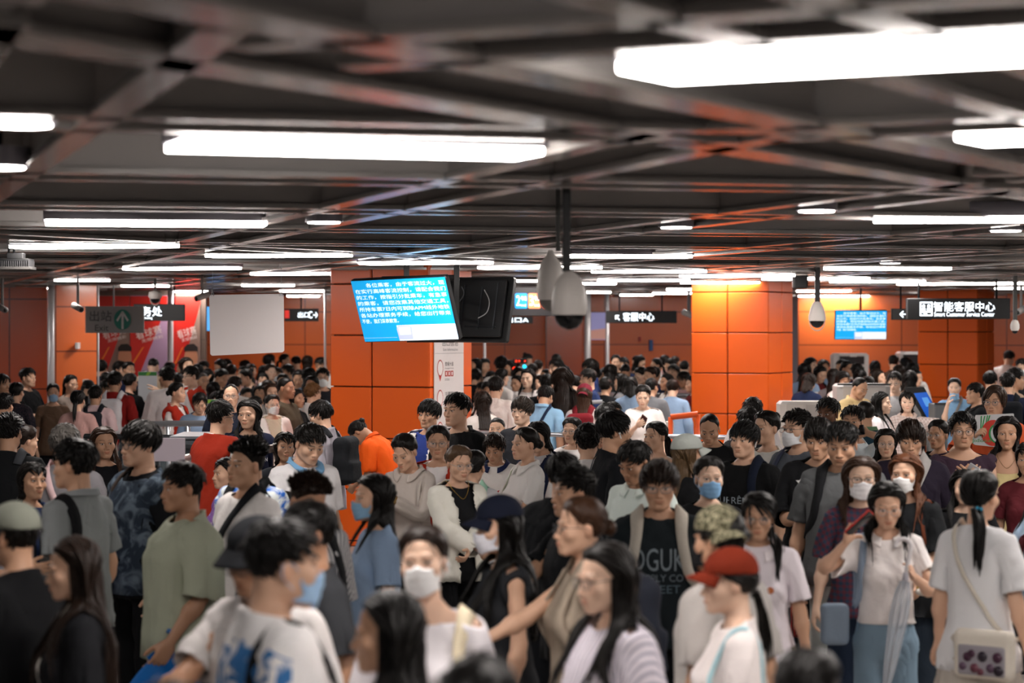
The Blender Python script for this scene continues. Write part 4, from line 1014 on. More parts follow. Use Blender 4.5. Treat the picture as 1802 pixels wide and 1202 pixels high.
def thing(name, label, cat, parts, group=None):
    """parts: (part name, V, F, mats[, mat index]) in world space, origin put at the base"""
    allv = np.concatenate([p[1] for p in parts]); o = np.array([allv[:, 0].mean(), allv[:, 1].mean(), allv[:, 2].min()])
    if len(parts) == 1:
        nm, V, F, m, *mi = parts[0]; ob = link(name, mesh_np(name, V-o, [F], mi[0] if mi else None, True), None, m); ob.location = o
        set_attr(ob.data, 'rest', V-o); return tag(ob, label, cat, group)
    r = bpy.data.objects.new(name, None); COL.objects.link(r); r.location = o; r.empty_display_size = .1; tag(r, label, cat, group)
    for nm, V, F, m, *mi in parts:
        ob = link(nm, mesh_np(nm, V-o, [F], mi[0] if mi else None, True), r, m); set_attr(ob.data, 'rest', V-o)
    return r
def tri(F):
    F = np.asarray(F); return F if F.shape[1] == 3 else np.concatenate([F[:, [0, 1, 2]], F[:, [0, 2, 3]]])
def backpack(w, c, label, straps=None, body=True, one=None, k=1.0):
    m = cloth(c); ms = cloth(straps or c); parts = []
    if body:
        V, F = cached(('pack', k), lambda: pack_body(w.Bs, k)); a, b = skinned(w, V, F, 'chest'); parts.append(('bag_body', a, b, [m]))
    for s in ((1, -1) if one is None else (one,)):
        V, F = cached((w.S.sex, 'sp', s), lambda: strap_pack(w.Bs, s)); a, b = skinned(w, V, F); parts.append(('strap', a, b, [ms]))
    return thing('backpack', label, 'backpack', parts)
def crossbag(w, s, cs, label, cb=None, size=(.11, .045, .09), width=.035, name='crossbody_bag', z0=.98, at=None, ext=None):
    """strap over shoulder s, bag at the other hip"""
    V, F = strap_cross(w.Bs, s, width, z0); a, b = skinned(w, V, F); parts = [('strap', a, b, [cloth(cs)])]
    c = at or (-s*(.215 if w.S.sex == 'm' else .20), -.06, z0-.06)
    V, F = bag_at(c, size, .03); a, b = skinned(w, V, F, 'spine' if c[2] > 1.05 else 'pelvis'); parts.append(('bag_body', a, b, [cloth(cb or cs)]))
    return thing(name, label, 'bag', parts)
def shoulderbag(w, s, cs, cb, label, size=(.05, .15, .12), z0=.95, width=.03, name='shoulder_bag', pat=None):
    V, F = strap_shoulder(w.Bs, s, width, z0+.02); a, b = skinned(w, V, F); parts = [('strap', a, b, [cloth(cs)])]
    V, F = bag_at((s*(.225+size[0]*.6), 0, z0-size[2]*.8), size, .03); a, b = skinned(w, V, F, 'pelvis'); parts.append(('bag_body', a, b, [cloth(cb, *(pat or ()))]))
    return thing(name, label, 'bag', parts)
def box_arr(c, ex, ey, ez, sx, sy, sz, bev=.15):
    """bevelled box, centre c, unit axes, half sizes"""
    b = min(sx, sy, sz)*bev; V = []; lv = [(-1, 1-0), ]
    for k, (m, zz) in enumerate(((1, -1), (0, -1), (0, 1), (1, 1))):
        pass
    pts = []
    for zz, ins in ((-sz, b), (-sz+b, 0), (sz-b, 0), (sz, b)):
        x, y = sx-ins, sy-ins; q = min(b*2, x*.5, y*.5)
        for u, v in ((x-q, -y), (x, -y+q), (x, y-q), (x-q, y), (-x+q, y), (-x, y-q), (-x, -y+q), (-x+q, -y)): pts.append((u, v, zz))
    V = np.array(pts); V = np.array(c)+V[:, :1]*np.array(ex)+V[:, 1:2]*np.array(ey)+V[:, 2:]*np.array(ez); F = []
    for i in range(3):
        for j in range(8): F.append((i*8+j, i*8+(j+1) % 8, i*8+8+(j+1) % 8, i*8+8+j))
    F = tri(np.array(F)); capA = [(0, j+1, j) for j in range(1, 7)]; capB = [(24, 24+j, 24+j+1) for j in range(1, 7)]
    return V, np.concatenate([F, capA, capB])
def phone(w, c, label, col='#15161a', tilt=0, screen=None, case=None, up=False):
    p, th, pn, fd = hand_frame(w, c)
    ez = pn; ey = fd*.75+th*.35
    ey = ey-(ey@ez)*ez; ey /= np.linalg.norm(ey); ex = np.cross(ey, ez); ctr = p+ez*.004+ey*.02
    V, F = box_arr(ctr, ex, ey, ez, .037, .076, .0045, .5); parts = [('phone_body', V, F, [plain(col, .35)])]
    V2, F2 = box_arr(ctr+ez*.0048, ex, ey, ez, .034, .072, .0006, .5); parts.append(('screen', V2, F2, [plain(screen or '#0c0d10', .12, 0, .6, .7 if screen else 0)]))
    return thing('smartphone', label, 'phone', parts)
# ------------------------------------------------------------------ the hall
def at(x, y, D): return np.array([(x-CX)/FOC*D, D, CAMH-(y-HORZ)/FOC*D])
def dz(y, z): return (CAMH-z)*FOC/(y-HORZ)          # distance of a point seen at row y if its height is z
ZL = 2.78                                             # underside of the ceiling lattice
def bx(lo, hi):
    lo, hi = np.array(lo, float), np.array(hi, float); V = np.array([[(lo, hi)[i][0], (lo, hi)[j][1], (lo, hi)[k][2]] for i in (0, 1) for j in (0, 1) for k in (0, 1)])
    return V, np.array([(0, 1, 3), (0, 3, 2), (4, 6, 7), (4, 7, 5), (0, 4, 5), (0, 5, 1), (2, 3, 7), (2, 7, 6), (0, 2, 6), (0, 6, 4), (1, 5, 7), (1, 7, 3)])
def obx(c, ang, sx, sy, sz, bev=.1):
    """box turned by ang degrees about z; half sizes"""
    a = math.radians(ang); return box_arr(c, (math.cos(a), math.sin(a), 0), (-math.sin(a), math.cos(a), 0), (0, 0, 1), sx, sy, sz, bev)
def struct(name, V, F, mats, mi=None, parent=None, smooth=False):
    o = link(name, mesh_np(name, V, [F], mi, smooth), parent, mats)
    if parent is None: o['kind'] = 'structure'
    return o
def cyl(p, q, r, k=16, r2=None):
    p, q = np.array(p, float), np.array(q, float); r2 = r if r2 is None else r2
    V, F = strand_tube(np.stack([p+(q-p)*t for t in np.linspace(0, 1, 3)]), r, r2, k); n = len(V); m = 2*k
    V = np.concatenate([V, [p], [q]]); F = tri(F)
    return V, np.concatenate([F, [(n, (j+1) % k, j) for j in range(k)], [(n+1, m+j, m+(j+1) % k) for j in range(k)]])
def concrete(c, c2, sc, rough=.8):
    m, nt, b = newmat('floor_stone'); t = nd(nt, 'ShaderNodeTexCoord'); n = nd(nt, 'ShaderNodeTexNoise', i_Scale=sc, i_Detail=6.0); nt.links.new(t.outputs['Object'], n.inputs['Vector'])
    mx = nd(nt, 'ShaderNodeMix', data_type='RGBA'); mx.inputs['A'].default_value = (*lin(c), 1); mx.inputs['B'].default_value = (*lin(c2), 1); nt.links.new(n.outputs[0], mx.inputs['Factor'])
    nt.links.new(mx.outputs['Result'], b.inputs['Base Color']); b.inputs['Roughness'].default_value = rough; return m
def tiled(name, c, rough, tw, th, joint='#3a1404', gap=.006, coat=.0, off=(0, 0)):
    """enamel panels: joints from the object's own x and z"""
    m, nt, b = newmat(name); L = nt.links.new; t = nd(nt, 'ShaderNodeTexCoord'); s = nd(nt, 'ShaderNodeSeparateXYZ'); L(t.outputs['Object'], s.inputs[0])
    def line(o, per, of):
        a = nd(nt, 'ShaderNodeMath', operation='MULTIPLY_ADD'); L(o, a.inputs[0]); a.inputs[1].default_value = 1/per; a.inputs[2].default_value = 100+of/per
        f = nd(nt, 'ShaderNodeMath', operation='FRACT'); L(a.outputs[0], f.inputs[0]); g = nd(nt, 'ShaderNodeMath', operation='LESS_THAN'); L(f.outputs[0], g.inputs[0]); g.inputs[1].default_value = gap/per; return g.outputs[0]
    mx = nd(nt, 'ShaderNodeMath', operation='MAXIMUM'); L(line(s.outputs['X'], tw, off[0]), mx.inputs[0]); L(line(s.outputs['Z'], th, off[1]), mx.inputs[1])
    mm = nd(nt, 'ShaderNodeMix', data_type='RGBA'); mm.inputs['A'].default_value = (*lin(c), 1); mm.inputs['B'].default_value = (*lin(joint), 1); L(mx.outputs[0], mm.inputs['Factor']); L(mm.outputs['Result'], b.inputs['Base Color'])
    b.inputs['Roughness'].default_value = rough; b.inputs['Coat Weight'].default_value = coat; b.inputs['Coat Roughness'].default_value = .12
    n = nd(nt, 'ShaderNodeTexNoise', i_Scale=1.2, i_Detail=2.0); L(t.outputs['Object'], n.inputs['Vector']); u = nd(nt, 'ShaderNodeBump', i_Strength=.06, i_Distance=.05); L(n.outputs[0], u.inputs['Height']); L(u.outputs[0], b.inputs['Normal']); return m
ORANGE = '#e05c10'
M_side = plain('#b8b3b0', .5, .0, .4, name='beam_paint'); M_strip = plain('#a39e9a', .16, 0, .8, name='beam_polished'); M_dark = plain('#0b0c0e', .9, name='void')
M_steel = plain('#b8bac0', .28, .85, name='steel'); M_black = plain('#101113', .5, name='black_metal'); M_white = plain('#dfdcd8', .5, name='white_paint'); M_grey = plain('#8b8d90', .5, name='grey_paint')
V, F = bx((-22, -4, -.1), (22, 52, 0)); struct('floor', V, F, [concrete('#8f8984', '#a19b96', 3.0, .35)])
V, F = bx((-22, -4, 3.45), (22, 52, 3.6)); struct('ceiling', V, F, [M_dark])
# ducts and pipes in the dark above the lattice
r_ = np.random.RandomState(3)
for i in range(12):
    a = math.radians((15, 105, 60)[i % 3]); c = np.array([r_.uniform(-5, 5), 5+i*2.3, r_.uniform(3.05, 3.3)]); d = np.array([math.cos(a), math.sin(a), 0])*r_.uniform(2, 6)
    V, F = cyl(c-d, c+d, r_.uniform(.03, .09), 10); struct('ceiling_pipe', V, F, [plain('#1c1e21', .7)], smooth=True)
# lattice: pairs of channel beams, polished undersides
def beam(p, q, gap=.42, w=.050, h=.34, zl=ZL):
    p = np.array([*p, 0.]); q = np.array([*q, 0.]); d = q-p; L = np.linalg.norm(d); d /= L; n = np.array([-d[1], d[0], 0]); Vs, Fs, Ms, o = [], [], [], 0
    for s in (-1, 1):
        c = (p+q)/2+n*s*gap/2
        for cc, hw, hz_, m in ((c+[0, 0, zl+.012], w, .012, 1), (c+n*s*-.0+[0, 0, zl+.024+h/2], w*.62, h/2, 0)):
            V, F = box_arr(cc, d, n, (0, 0, 1), L/2, hw, hz_, .12); Vs.append(V); Fs.append(F+o); Ms += [m]*len(F); o += len(V)
    struct('ceiling_beam', np.concatenate(Vs), np.concatenate(Fs), [M_side, M_strip], Ms)
def line_pts(pt, ang, lo, hi):
    a = math.radians(ang); d = np.array([math.cos(a), math.sin(a)]); return np.array(pt)+d*lo, np.array(pt)+d*hi
# the near diagonal, one more far to the left and right
beam(*line_pts((0, 5.92), 61, -6, 34), gap=.55, w=.085)
beam(*line_pts((-8.2, 6.15), 61, -2, 40), gap=.55); beam(*line_pts((8.2, 6.15), 61, -2, 40), gap=.55); beam(*line_pts((-16.4, 6.15), 61, 0, 44), gap=.55)
def clipB(pt, ang, lo, hi, far):
    """keep the part of a line beyond (far) or before the near diagonal"""
    a = math.radians(ang); d = np.array([math.cos(a), math.sin(a)]); b = math.radians(61); nb = np.array([-math.sin(b), math.cos(b)]); o = (np.array(pt)-[0, 5.92])@nb; k = d@nb
    t = (-o)/k if abs(k) > 1e-6 else None
    if t is not None:
        if (k > 0) == far: lo = max(lo, t)
        else: hi = min(hi, t)
    return (np.array(pt)+d*lo, np.array(pt)+d*hi) if hi-lo > .4 else None
for i, y0 in enumerate([4.6, 7.05, 9.55, 12.05, 14.5, 17.0, 19.5, 22, 24.5, 27, 29.5, 32, 34.5, 37, 39.5, 42]):
    s = clipB((0, y0), 15, -14, 14, True)
    if s: beam(*s)
for i in range(-7, 8):
    s = clipB((-.5+i*2.1, 11.0), 106, -12, 36, True)
    if s: beam(*s)
for y0 in (2.2, 4.85, 7.5, 10.2, 12.9):
    s = clipB((0, y0), -28, -1, 9, False)
    if s: beam(*s)
for x0 in (1.3, 4.4, 7.5):
    s = clipB((x0, 6.0), 62, -6, 9, False)
    if s: beam(*s, gap=.35)
# light panels 1.2 x 0.3
M_lamp = plain('#fff6f0', .5, emit=LAMP, name='lamp_diffuser')
def panel(xl, xr, y, lab, ang=None, y2=None, wid=.28, L=None, z=ZL-.006):
    D1, D2 = dz(y, z), dz(y2 if y2 is not None else y, z); p = at(xl, y, D1); q = at(xr, y2 if y2 is not None else y, D2); p[2] = q[2] = z
    d = q-p; Ln = np.linalg.norm(d[:2])
    d = d/np.linalg.norm(d); n = np.array([-d[1], d[0], 0]); c = (p+q)/2+n*wid/2
    r = bpy.data.objects.new('ceiling_light', None); COL.objects.link(r); r.location = c; tag(r, lab, 'light', 'ceiling light panels')
    V, F = box_arr((0, 0, .0), d, n, (0, 0, 1), Ln/2, wid/2, .012, .2); link('diffuser', mesh_np('diffuser', V, [F]), r, [M_lamp])
    V, F = box_arr((0, 0, .05), d, n, (0, 0, 1), Ln/2+.012, wid/2+.012, .038, .1); link('housing', mesh_np('housing', V, [F]), r, [plain('#9b98a2', .5)])
LIGHTS = [(1086, 1960, 117, 'large blurred light panel at the upper right, the nearest one', 66), (322, 958, 250, 'wide light panel above the white hanging board, second nearest', 266), (1680, 2140, 240, 'light panel cut by the right edge below the largest panel', 222),
 (80, 470, 390, 'long thin light panel at the left between the lattice beams', 393), (15, 285, 434, 'light panel beside the black ribbed device at the far left', 431), (360, 600, 450, 'thin light panel over the white hanging board', 448), (215, 400, 473, 'thin light panel left of and above the hanging board', 471),
 (440, 574, 482, 'light panel whose end meets the left pillar', 481), (95, 187, 493, 'short light panel above the grey wall pole', None), (213, 293, 503, 'short light panel crossed by the dome camera stem', None), (425, 515, 502, 'short light panel just above the right half of the board', None), (492, 568, 512, 'far light panel nearest the left pillar', None),
 (630, 850, 463, 'light panel between the two monitor poles', 461), (840, 1052, 471, 'light panel behind the dome cameras', 470), (1003, 1219, 450, 'highest thin panel between the dome cameras and the right pillar', 451), (1040, 1237, 478, 'thin panel reaching the top of the right pillar, upper one', 477), (1053, 1214, 493, 'thin panel right of the dome cameras at mid height', None), (1018, 1085, 499, 'short panel touching the front dome camera', None), (1090, 1150, 519, 'bright tube panel far back right of the front dome', None), (1084, 1140, 526, 'lowest tube panel far back right of the front dome', None), (905, 955, 494, 'short panel just right of the black monitor', None),
 (1195, 1383, 486, 'long panel in front of the right pillar top', 484), (1200, 1337, 497, 'panel resting visually on the right pillar top edge', None), (1340, 1514, 491, 'long panel behind the black speaker box', 489), (1545, 1900, 385, 'long near panel at the right edge', 384), (1465, 1675, 472, 'long panel left of the white camera stem', 473), (1465, 1629, 495, 'thin panel above the blue screen on the right', None), (1578, 1860, 500, 'long panel above the black service sign', 498), (1405, 1498, 512, 'short panel behind the white dome camera, upper one', None), (1408, 1530, 521, 'short panel behind the white dome camera, lower one', None), (1757, 1830, 507, 'panel right of the white camera stem at the edge', None), (1540, 1623, 522, 'short panel ending at the service sign', None)]
LIGHTS += [(910, 1010, 509, 'far thin panel under the line number sign row', None), (980, 1075, 514, 'far thin panel left of the bright tube panels', None), (1150, 1218, 516, 'far panel close left of the right pillar', None), (300, 362, 513, 'far panel left of the hanging board', None), (505, 560, 521, 'far panel low beside the left pillar', None), (1640, 1740, 516, 'far panel behind the service sign', None), (1425, 1500, 527, 'far panel low behind the dome camera', None), (840, 900, 516, 'far panel right behind the left pillar', None), (1175, 1220, 509, 'short far panel left of the right pillar top', None), (40, 120, 507, 'far panel before the dark left wall', None)]
for xl, xr, y, lab, y2 in LIGHTS: panel(xl, xr, y, lab, y2=y2)
# unseen panels added outside the frame to light the hall, more at the right
for x0, y0 in ((-1.2, 3.0), (2.4, 2.4), (3.3, 7.6), (-4.2, 10.2), (4.4, 12.2), (5.0, 17), (-6.5, 20), (5.6, 20), (6.2, 23), (6.8, 26), (7.4, 29), (3.3, 10.6), (4.3, 14.6), (-8, 32), (9, 34)):
    r = bpy.data.objects.new('ceiling_light', None); COL.objects.link(r); r.location = (x0, y0, ZL-.006); tag(r, 'unseen ceiling light panel added over the hall', 'light', 'added light panels out of view')
    a = math.radians(15); d = (math.cos(a), math.sin(a), 0); n = (-math.sin(a), math.cos(a), 0)
    V, F = box_arr((0, 0, 0), d, n, (0, 0, 1), .6, .14, .012, .2); link('diffuser', mesh_np('diffuser', V, [F]), r, [M_lamp])
    V, F = box_arr((0, 0, .05), d, n, (0, 0, 1), .612, .152, .038, .1); link('housing', mesh_np('housing', V, [F]), r, [plain('#9b98a2', .5)])
for x, y, lab in ((35, 218, 'round downlight cut by the left edge'), (0, 294, 'round downlight barely showing at the left edge'), (570, 391, 'small round downlight left of the blue reflections'), (1437, 371, 'round downlight over the right pillar'), (1190, 400, 'small round downlight left of the orange reflections'), (1770, 406, 'round downlight at the right edge under the long panel'), (1567, 463, 'small far downlight above the long right panel')):
    z = ZL-.005; D = dz(y, z); p = at(x, y, D)
    r = bpy.data.objects.new('downlight', None); COL.objects.link(r); r.location = p; tag(r, lab, 'light', 'round downlights')
    V, F = cyl((0, 0, -.006), (0, 0, .004), .085, 24); link('lamp_disc', mesh_np('lamp_disc', V, [F], None, False), r, [M_lamp])
    V, F = cyl((0, 0, .0), (0, 0, .07), .10, 24); link('housing', mesh_np('housing', V, [F], None, False), r, [plain('#9b98a2', .5)])
    V, F = cyl((0, 0, .06), (0, 0, .69), .01, 8); link('stem', mesh_np('stem', V, [F]), r, [M_black])
# pillars, turned 25 degrees
PT = tiled('orange_enamel', ORANGE, .38, .50, .5175, off=(.0, 0), coat=.25)
def pillar(xc, D, W, Dp, ang, z0seam, name, zt=3.4, xw=.53):
    """xc: image column of the nearest edge; W, Dp: widths of the two seen faces"""
    r = bpy.data.objects.new(name, None); COL.objects.link(r); r['kind'] = 'structure'
    p = at(xc, 600, D); a = math.radians(ang); u = np.array([-math.cos(a), -math.sin(a), 0]); v = np.array([-math.sin(a), math.cos(a), 0])
    u = np.array([-math.cos(a), math.sin(a), 0]); v = np.array([math.sin(a), math.cos(a), 0])
    c = np.array([p[0], p[1], 0])+u*W/2+v*Dp/2
    r.location = (c[0], c[1], 0); r.rotation_euler = (0, 0, -a)
    # bevelled panel faces stacked; every course one part with open joints
    T = .5175; zs = [z0seam+T*k for k in range(-6, 6)]; zs = [0]+[z for z in zs if 0.05 < z < zt-.05]+[zt]
    Vs, Fs, o = [], [], 0
    core = box_arr((0, 0, zt/2), (1, 0, 0), (0, 1, 0), (0, 0, 1), W/2-.012, Dp/2-.012, zt/2, .02); link('core', mesh_np('core', *[core[0], [core[1]]], None, False), r, [plain('#2a0d03', .8)])
    pm = plain(ORANGE, .34, 0, .5, name='orange_enamel')
    for z0, z1 in zip(zs[:-1], zs[1:]):
        Vs, Fs, o = [], [], 0; g = .013
        for fx, sx in ((1, W), (0, Dp)):
            for sgn in (1, -1):
                half = sx/2; cuts = [-half, half-sx*(1-xw) if (fx and sgn == -1) else 0.0, half]
                if not fx: cuts = [-half, half*0.08, half]
                for a0, a1 in zip(cuts[:-1], cuts[1:]):
                    lo_, hi_ = a0+(g/2 if abs(a0) < half-.001 else -.004), a1-(g/2 if abs(a1) < half-.001 else -.004); hw = (hi_-lo_)/2; m0 = (lo_+hi_)/2
                    cc = (m0, sgn*(Dp/2-.010), (z0+z1)/2) if fx else (sgn*(W/2-.010), m0, (z0+z1)/2)
                    ex, ey = ((1, 0, 0), (0, 1, 0)) if fx else ((0, 1, 0), (-1, 0, 0))
                    V, F = box_arr(cc, ex, ey, (0, 0, 1), hw, .018, (z1-z0)/2-g/2, .30); Vs.append(V); Fs.append(F+o); o += len(V)
        link('panel_course', mesh_np('panel_course', np.concatenate(Vs), [np.concatenate(Fs)], None, False), r, [pm])
    return r, c, u, v
PIL1 = pillar(755, 24.0, 1.11, .95, 25, CAMH-(682-574)/FOC*24, 'pillar', xw=.42)
PIL2 = pillar(1352, 30.6, 1.03, .95, 25, CAMH-(657.5-574)/FOC*30.6, 'pillar', xw=.47)
PIL3 = pillar(1720, 38.0, .95, 1.06, 25, CAMH-(642-574)/FOC*38, 'pillar', xw=.5)
# far walls
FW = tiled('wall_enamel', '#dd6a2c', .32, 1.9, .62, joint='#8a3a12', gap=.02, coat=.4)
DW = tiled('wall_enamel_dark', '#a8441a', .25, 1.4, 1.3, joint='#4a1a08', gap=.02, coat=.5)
def wall(name, x0, x1, D0, D1, mat, zt=3.0, t=.15, z0=0):
    p, q = at(x0, 600, D0), at(x1, 600, D1); p[2] = q[2] = 0; d = q-p; L = np.linalg.norm(d); a = math.atan2(d[1], d[0]); V, F = bx((0, 0, z0), (L, t, zt))
    o = struct(name, V, F, [mat]); o.location = p; o.rotation_euler = (0, 0, a); return o
wall('wall_back', 360, 1225, 46, 46, FW); wall('wall_right', 1404, 2300, 45, 43, FW)
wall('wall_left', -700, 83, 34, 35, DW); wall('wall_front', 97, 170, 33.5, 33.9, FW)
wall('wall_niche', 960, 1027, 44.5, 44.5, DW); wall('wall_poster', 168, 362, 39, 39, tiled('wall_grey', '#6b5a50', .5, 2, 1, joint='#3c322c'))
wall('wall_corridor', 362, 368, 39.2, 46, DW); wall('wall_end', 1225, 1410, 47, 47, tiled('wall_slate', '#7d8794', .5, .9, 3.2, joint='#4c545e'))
for x, D, w, lab in ((90, 33.2, 12, 'trim_1'), (300, 38.6, 10, 'trim_2'), (1034, 43.8, 12, 'trim_3'), (1069, 43.8, 7, 'trim_4'), (173, 33.4, 3, 'trim_5'), (572, 38, 4, 'trim_6'), (853, 42, 5, 'trim_7')):
    p = at(x, 600, D); V, F = cyl((p[0], p[1], 0), (p[0], p[1], 3), w/2/FOC*D, 14); struct(lab, V, F, [plain('#c9c6c8', .4, .3)], smooth=True)
# ------------------------------------------------------------------ the people one can tell apart, nearest the camera first
BK = '#131416'; WH = '#e4dfdc'
# --- bottom left
a01 = P(97, 942, 112, -78, 'woman with waist-length dark brown hair and thin white bag strap at the bottom left corner', 'f', 'veryLong', 'b', ('tee', '#16171b'), ('trousers', '#121316'), pitch=6)
crossbag(a01, -1, '#cfcac2', 'thin white crossbody strap and small bag on the long-haired woman in black at bottom left', '#d8d4cc', width=.022)
a02 = P(2, 880, 112, -125, 'man in grey green cap and black top cut by the left edge', 'm', 'short', 'k', ('tee', '#121316'), acc=[('cap', '#8c8f83', 0)], tone=2)
a03 = P(-38, 822, 84, 62, 'person in light blue gingham blouse whose sleeve reaches in at the left edge', 'f', 'pony', 'k', ('shirt', '#9fb4cf', 'gingham', '#dfe6ee'), arms=('d', ((-.02, -.36, 1.22), (.6, .3, -1), 0)), tone=2)
a04 = P(108, 768, 88, -116, 'man in grey polo with black shoulder strap seen from behind at left', 'm', 'short', 'd', ('polo', '#8a8f90'), ('trousers', '#1b1e22'), wide=.9, acc=[('collar', '#8f9496')], hy=8, tone=2)
shoulderbag(a04, 1, '#141518', '#15171a', 'black bag on a wide black strap over the grey polo shoulder', width=.06)
a05 = P(66, 813, 62, 38, 'short-haired woman in navy polo with white buttons looking up between two men', 'f', 'bob', 'k', ('polo', '#1b2a4a'), acc=[('collar', '#1b2a4a')], pitch=-8, roll=4, tone=2)
a06 = P(20, 722, 64, 178, 'man with shaved nape in black tee and grey backpack straps at left edge', 'm', 'quiff', 'd', ('tee', '#17191c'), acc=[('mask', '#2a2c30')], tone=2)
backpack(a06, '#3b3e43', 'grey strapped backpack on the black tee man with shaved nape', '#4a4d52', body=False)
a07 = P(58, 746, 54, 130, 'woman with low ponytail and white top half hidden behind the shaved-nape man', 'f', 'pony', 'b', ('tee', '#d8d2d0'), pitch=10)
a08 = P(120, 742, 64, 176, 'grey-haired person in grey shirt with pink edged strap seen from behind', 'm', 'curly', 'g', ('tee', '#7f7c80'), tone=2, D=14.3)
crossbag(a08, 1, '#d8b9bb', 'pink and white strap across the back of the grey-haired person', '#c9b0ae', width=.045)
a09 = P(187, 750, 62, 22, 'woman with long parted brown hair and black top left of the tank-top man', 'f', 'long', 'br', ('tee', '#15161a'), roll=-3, tone=2, arms=('p', 'd'), D=16.1)
phone(a09, 'L', 'dark phone held low by the long brown-haired woman in black')
a10 = P(226, 737, 88, -52, 'tall young man with glasses in blue grey print tank over black tee', 'm', 'fringe', 'k', ('tee', '#101216'), ('trousers', '#0f1013'), over=('tank', '#2c3744', 'blotch', '#64727f'), acc=[('glasses', '#3a3c40', 'square')], arms=('d', 'p'), tone=1, fat=1.1, D=12.8)
phone(a10, 'R', 'grey phone in the hand of the tank-top man with glasses', '#3d4046')
backpack(a10, '#2a2522', 'brown backpack strap over the shoulder of the tank-top man', '#3a302b', body=True, one=-1)
a11 = P(297, 809, 84, -66, 'stout man in sage green tee carrying a bright blue bag', 'm', 'short', 'd', ('oversize', '#a3a894'), ('trousers', '#161a30'), fat=1.2, arms=(((.235, -.13, .90), None, 0), 'd'), hy=0, pitch=2, tone=3, acc=[('watch', '#1d5f9c', 1, 'blue_wristband')])
a12 = P(413, 768, 80, -48, 'young man in white tee with black sling bag across his chest', 'm', 'spiky', 'd', ('tee', '#e6e2e0'), ('trousers', '#15171a'), tone=2, pitch=-4)
crossbag(a12, 1, '#17191d', 'black sling bag across the chest of the white tee man', '#15171b', size=(.13, .06, .085), width=.05, at=(-.13, -.20, 1.08))
a13 = P(382, 803, 44, -62, 'child in flowered purple top behind the white tee man', 'f', 'bob', 'k', ('tee', '#9a6fc0', 'dots', '#f0e6f6'), k=(.60, .82), tone=1, D=15.0)
a14 = P(428, 764, 70, -30, 'person in blue and white patterned shirt with black straps behind the white tee man', 'm', 'spiky', 'k', ('tee', '#dfe6f2', 'blotch', '#2f6fd0'), tone=2)
backpack(a14, '#15171a', 'black backpack with wide straps on the blue patterned shirt')
a15 = P(402, 701, 57, 128, 'volunteer in red vest seen from behind with glasses at the barrier', 'm', 'short', 'k', ('tee', '#e2dcd8'), over=('vest', '#9c2a16'), acc=[('glasses', '#222', 'square')], tone=1, fat=1.1)
a16 = P(432, 703, 52, 12, 'woman with long dark hair in navy tee with white chest lettering', 'f', 'long', 'k', ('tee', '#161b33'), hy=-25, tone=1)
a17 = P(406, 676, 42, 4, 'man with cropped hair and thin glasses in navy shirt behind the red vest volunteer', 'm', 'balding', 'k', ('tee', '#1a2030'), tone=1, fat=1.12, acc=[('glasses', '#777', 'square')])
a18 = P(483, 694, 36, 24, 'woman in white cardigan with white mask and glasses near the left pillar', 'f', 'lowbun', 'k', ('tee', '#d9cdb6'), ('skirt', '#cfc7b8'), over=('cardigan', '#e6e0dc'), acc=[('mask', '#efecec'), ('glasses', '#999')], tone=0)
a19 = P(513, 664, 39, 68, 'man in olive brown tee facing the left pillar', 'm', 'buzz', 'k', ('long', '#4e4638'), tone=3, arms=('p', 'd'))
a20 = P(480, 673, 34, 18, 'smiling woman with brown hair above the white mask woman', 'f', 'curtain', 'br', ('tee', '#a8a29e'), tone=1)
a21 = P(559, 672, 40, 128, 'person with frizzy light brown hair beside the left pillar', 'm', 'curly', '#6a4a2c', ('tee', '#d2ccc8'), tone=1, D=27.6)
a22 = P(568, 646, 34, 8, 'man in glasses and white mask at the edge of the left pillar', 'm', 'short', 'k', ('tee', '#2a2c32'), acc=[('mask', '#dfe6ee'), ('glasses', '#222', 'square')], tone=1)
# --- along the left wall
b01 = P(94, 674, 33, 14, 'woman in brown v-neck tee and light blue mask by the grey pole', 'f', 'lowbun', 'k', ('tee', '#77604f'), acc=[('mask', '#9cc3e6')], tone=1)
b02 = P(57, 646, 34, 66, 'young man in black tee facing the grey pole at the left wall', 'm', 'short', 'k', ('tee', '#101114'), arms=('p', 'p'), tone=1)
b03 = P(131, 659, 33, 48, 'woman with high curly ponytail before the bright orange wall', 'f', 'highpony', 'k', ('tee', '#8e8178'), tone=1)
b04 = P(140, 686, 36, 176, 'woman in dusty pink tee with low ponytail seen from behind at the barrier', 'f', 'pony', 'd', ('oversize', '#c39a94'), tone=1)
b05 = P(171, 676, 35, 172, 'man in pale pink tee with dark blue backpack seen from behind', 'm', 'short', 'k', ('tee', '#dcc0c2'), tone=2, D=27.1)
backpack(b05, '#20242c', 'dark blue backpack on the pale pink tee')
b06 = P(34, 672, 35, 166, 'woman in dark printed tee with tied hair seen from behind at far left', 'f', 'pony', 'd', ('tee', '#1c2028', 'speck', '#3a3038'), tone=1)
b07 = P(11, 657, 36, 55, 'dim man with dark wavy hair at the left edge by the dark wall', 'm', 'mid', 'k', ('tee', '#2a2426'), tone=2)
b08 = P(12, 690, 34, 170, 'dark-haired head in front of the dim man at the left edge', 'm', 'short', 'd', ('tee', '#3a3038'), tone=2)
b09 = P(205, 651, 35, 172, 'man in dark red tee with white backpack seen from behind', 'm', 'short', 'k', ('tee', '#8e1f1c'), tone=2, D=28.0)
backpack(b09, '#d8d8dc', 'white backpack with dark blue trim on the dark red tee')
b10 = P(236, 656, 34, 148, 'woman in black sweater with twisted up hair checking a phone at the boards', 'f', 'claw', 'k', ('long', '#131417'), arms=('d', 'P'), tone=1, D=30.2)
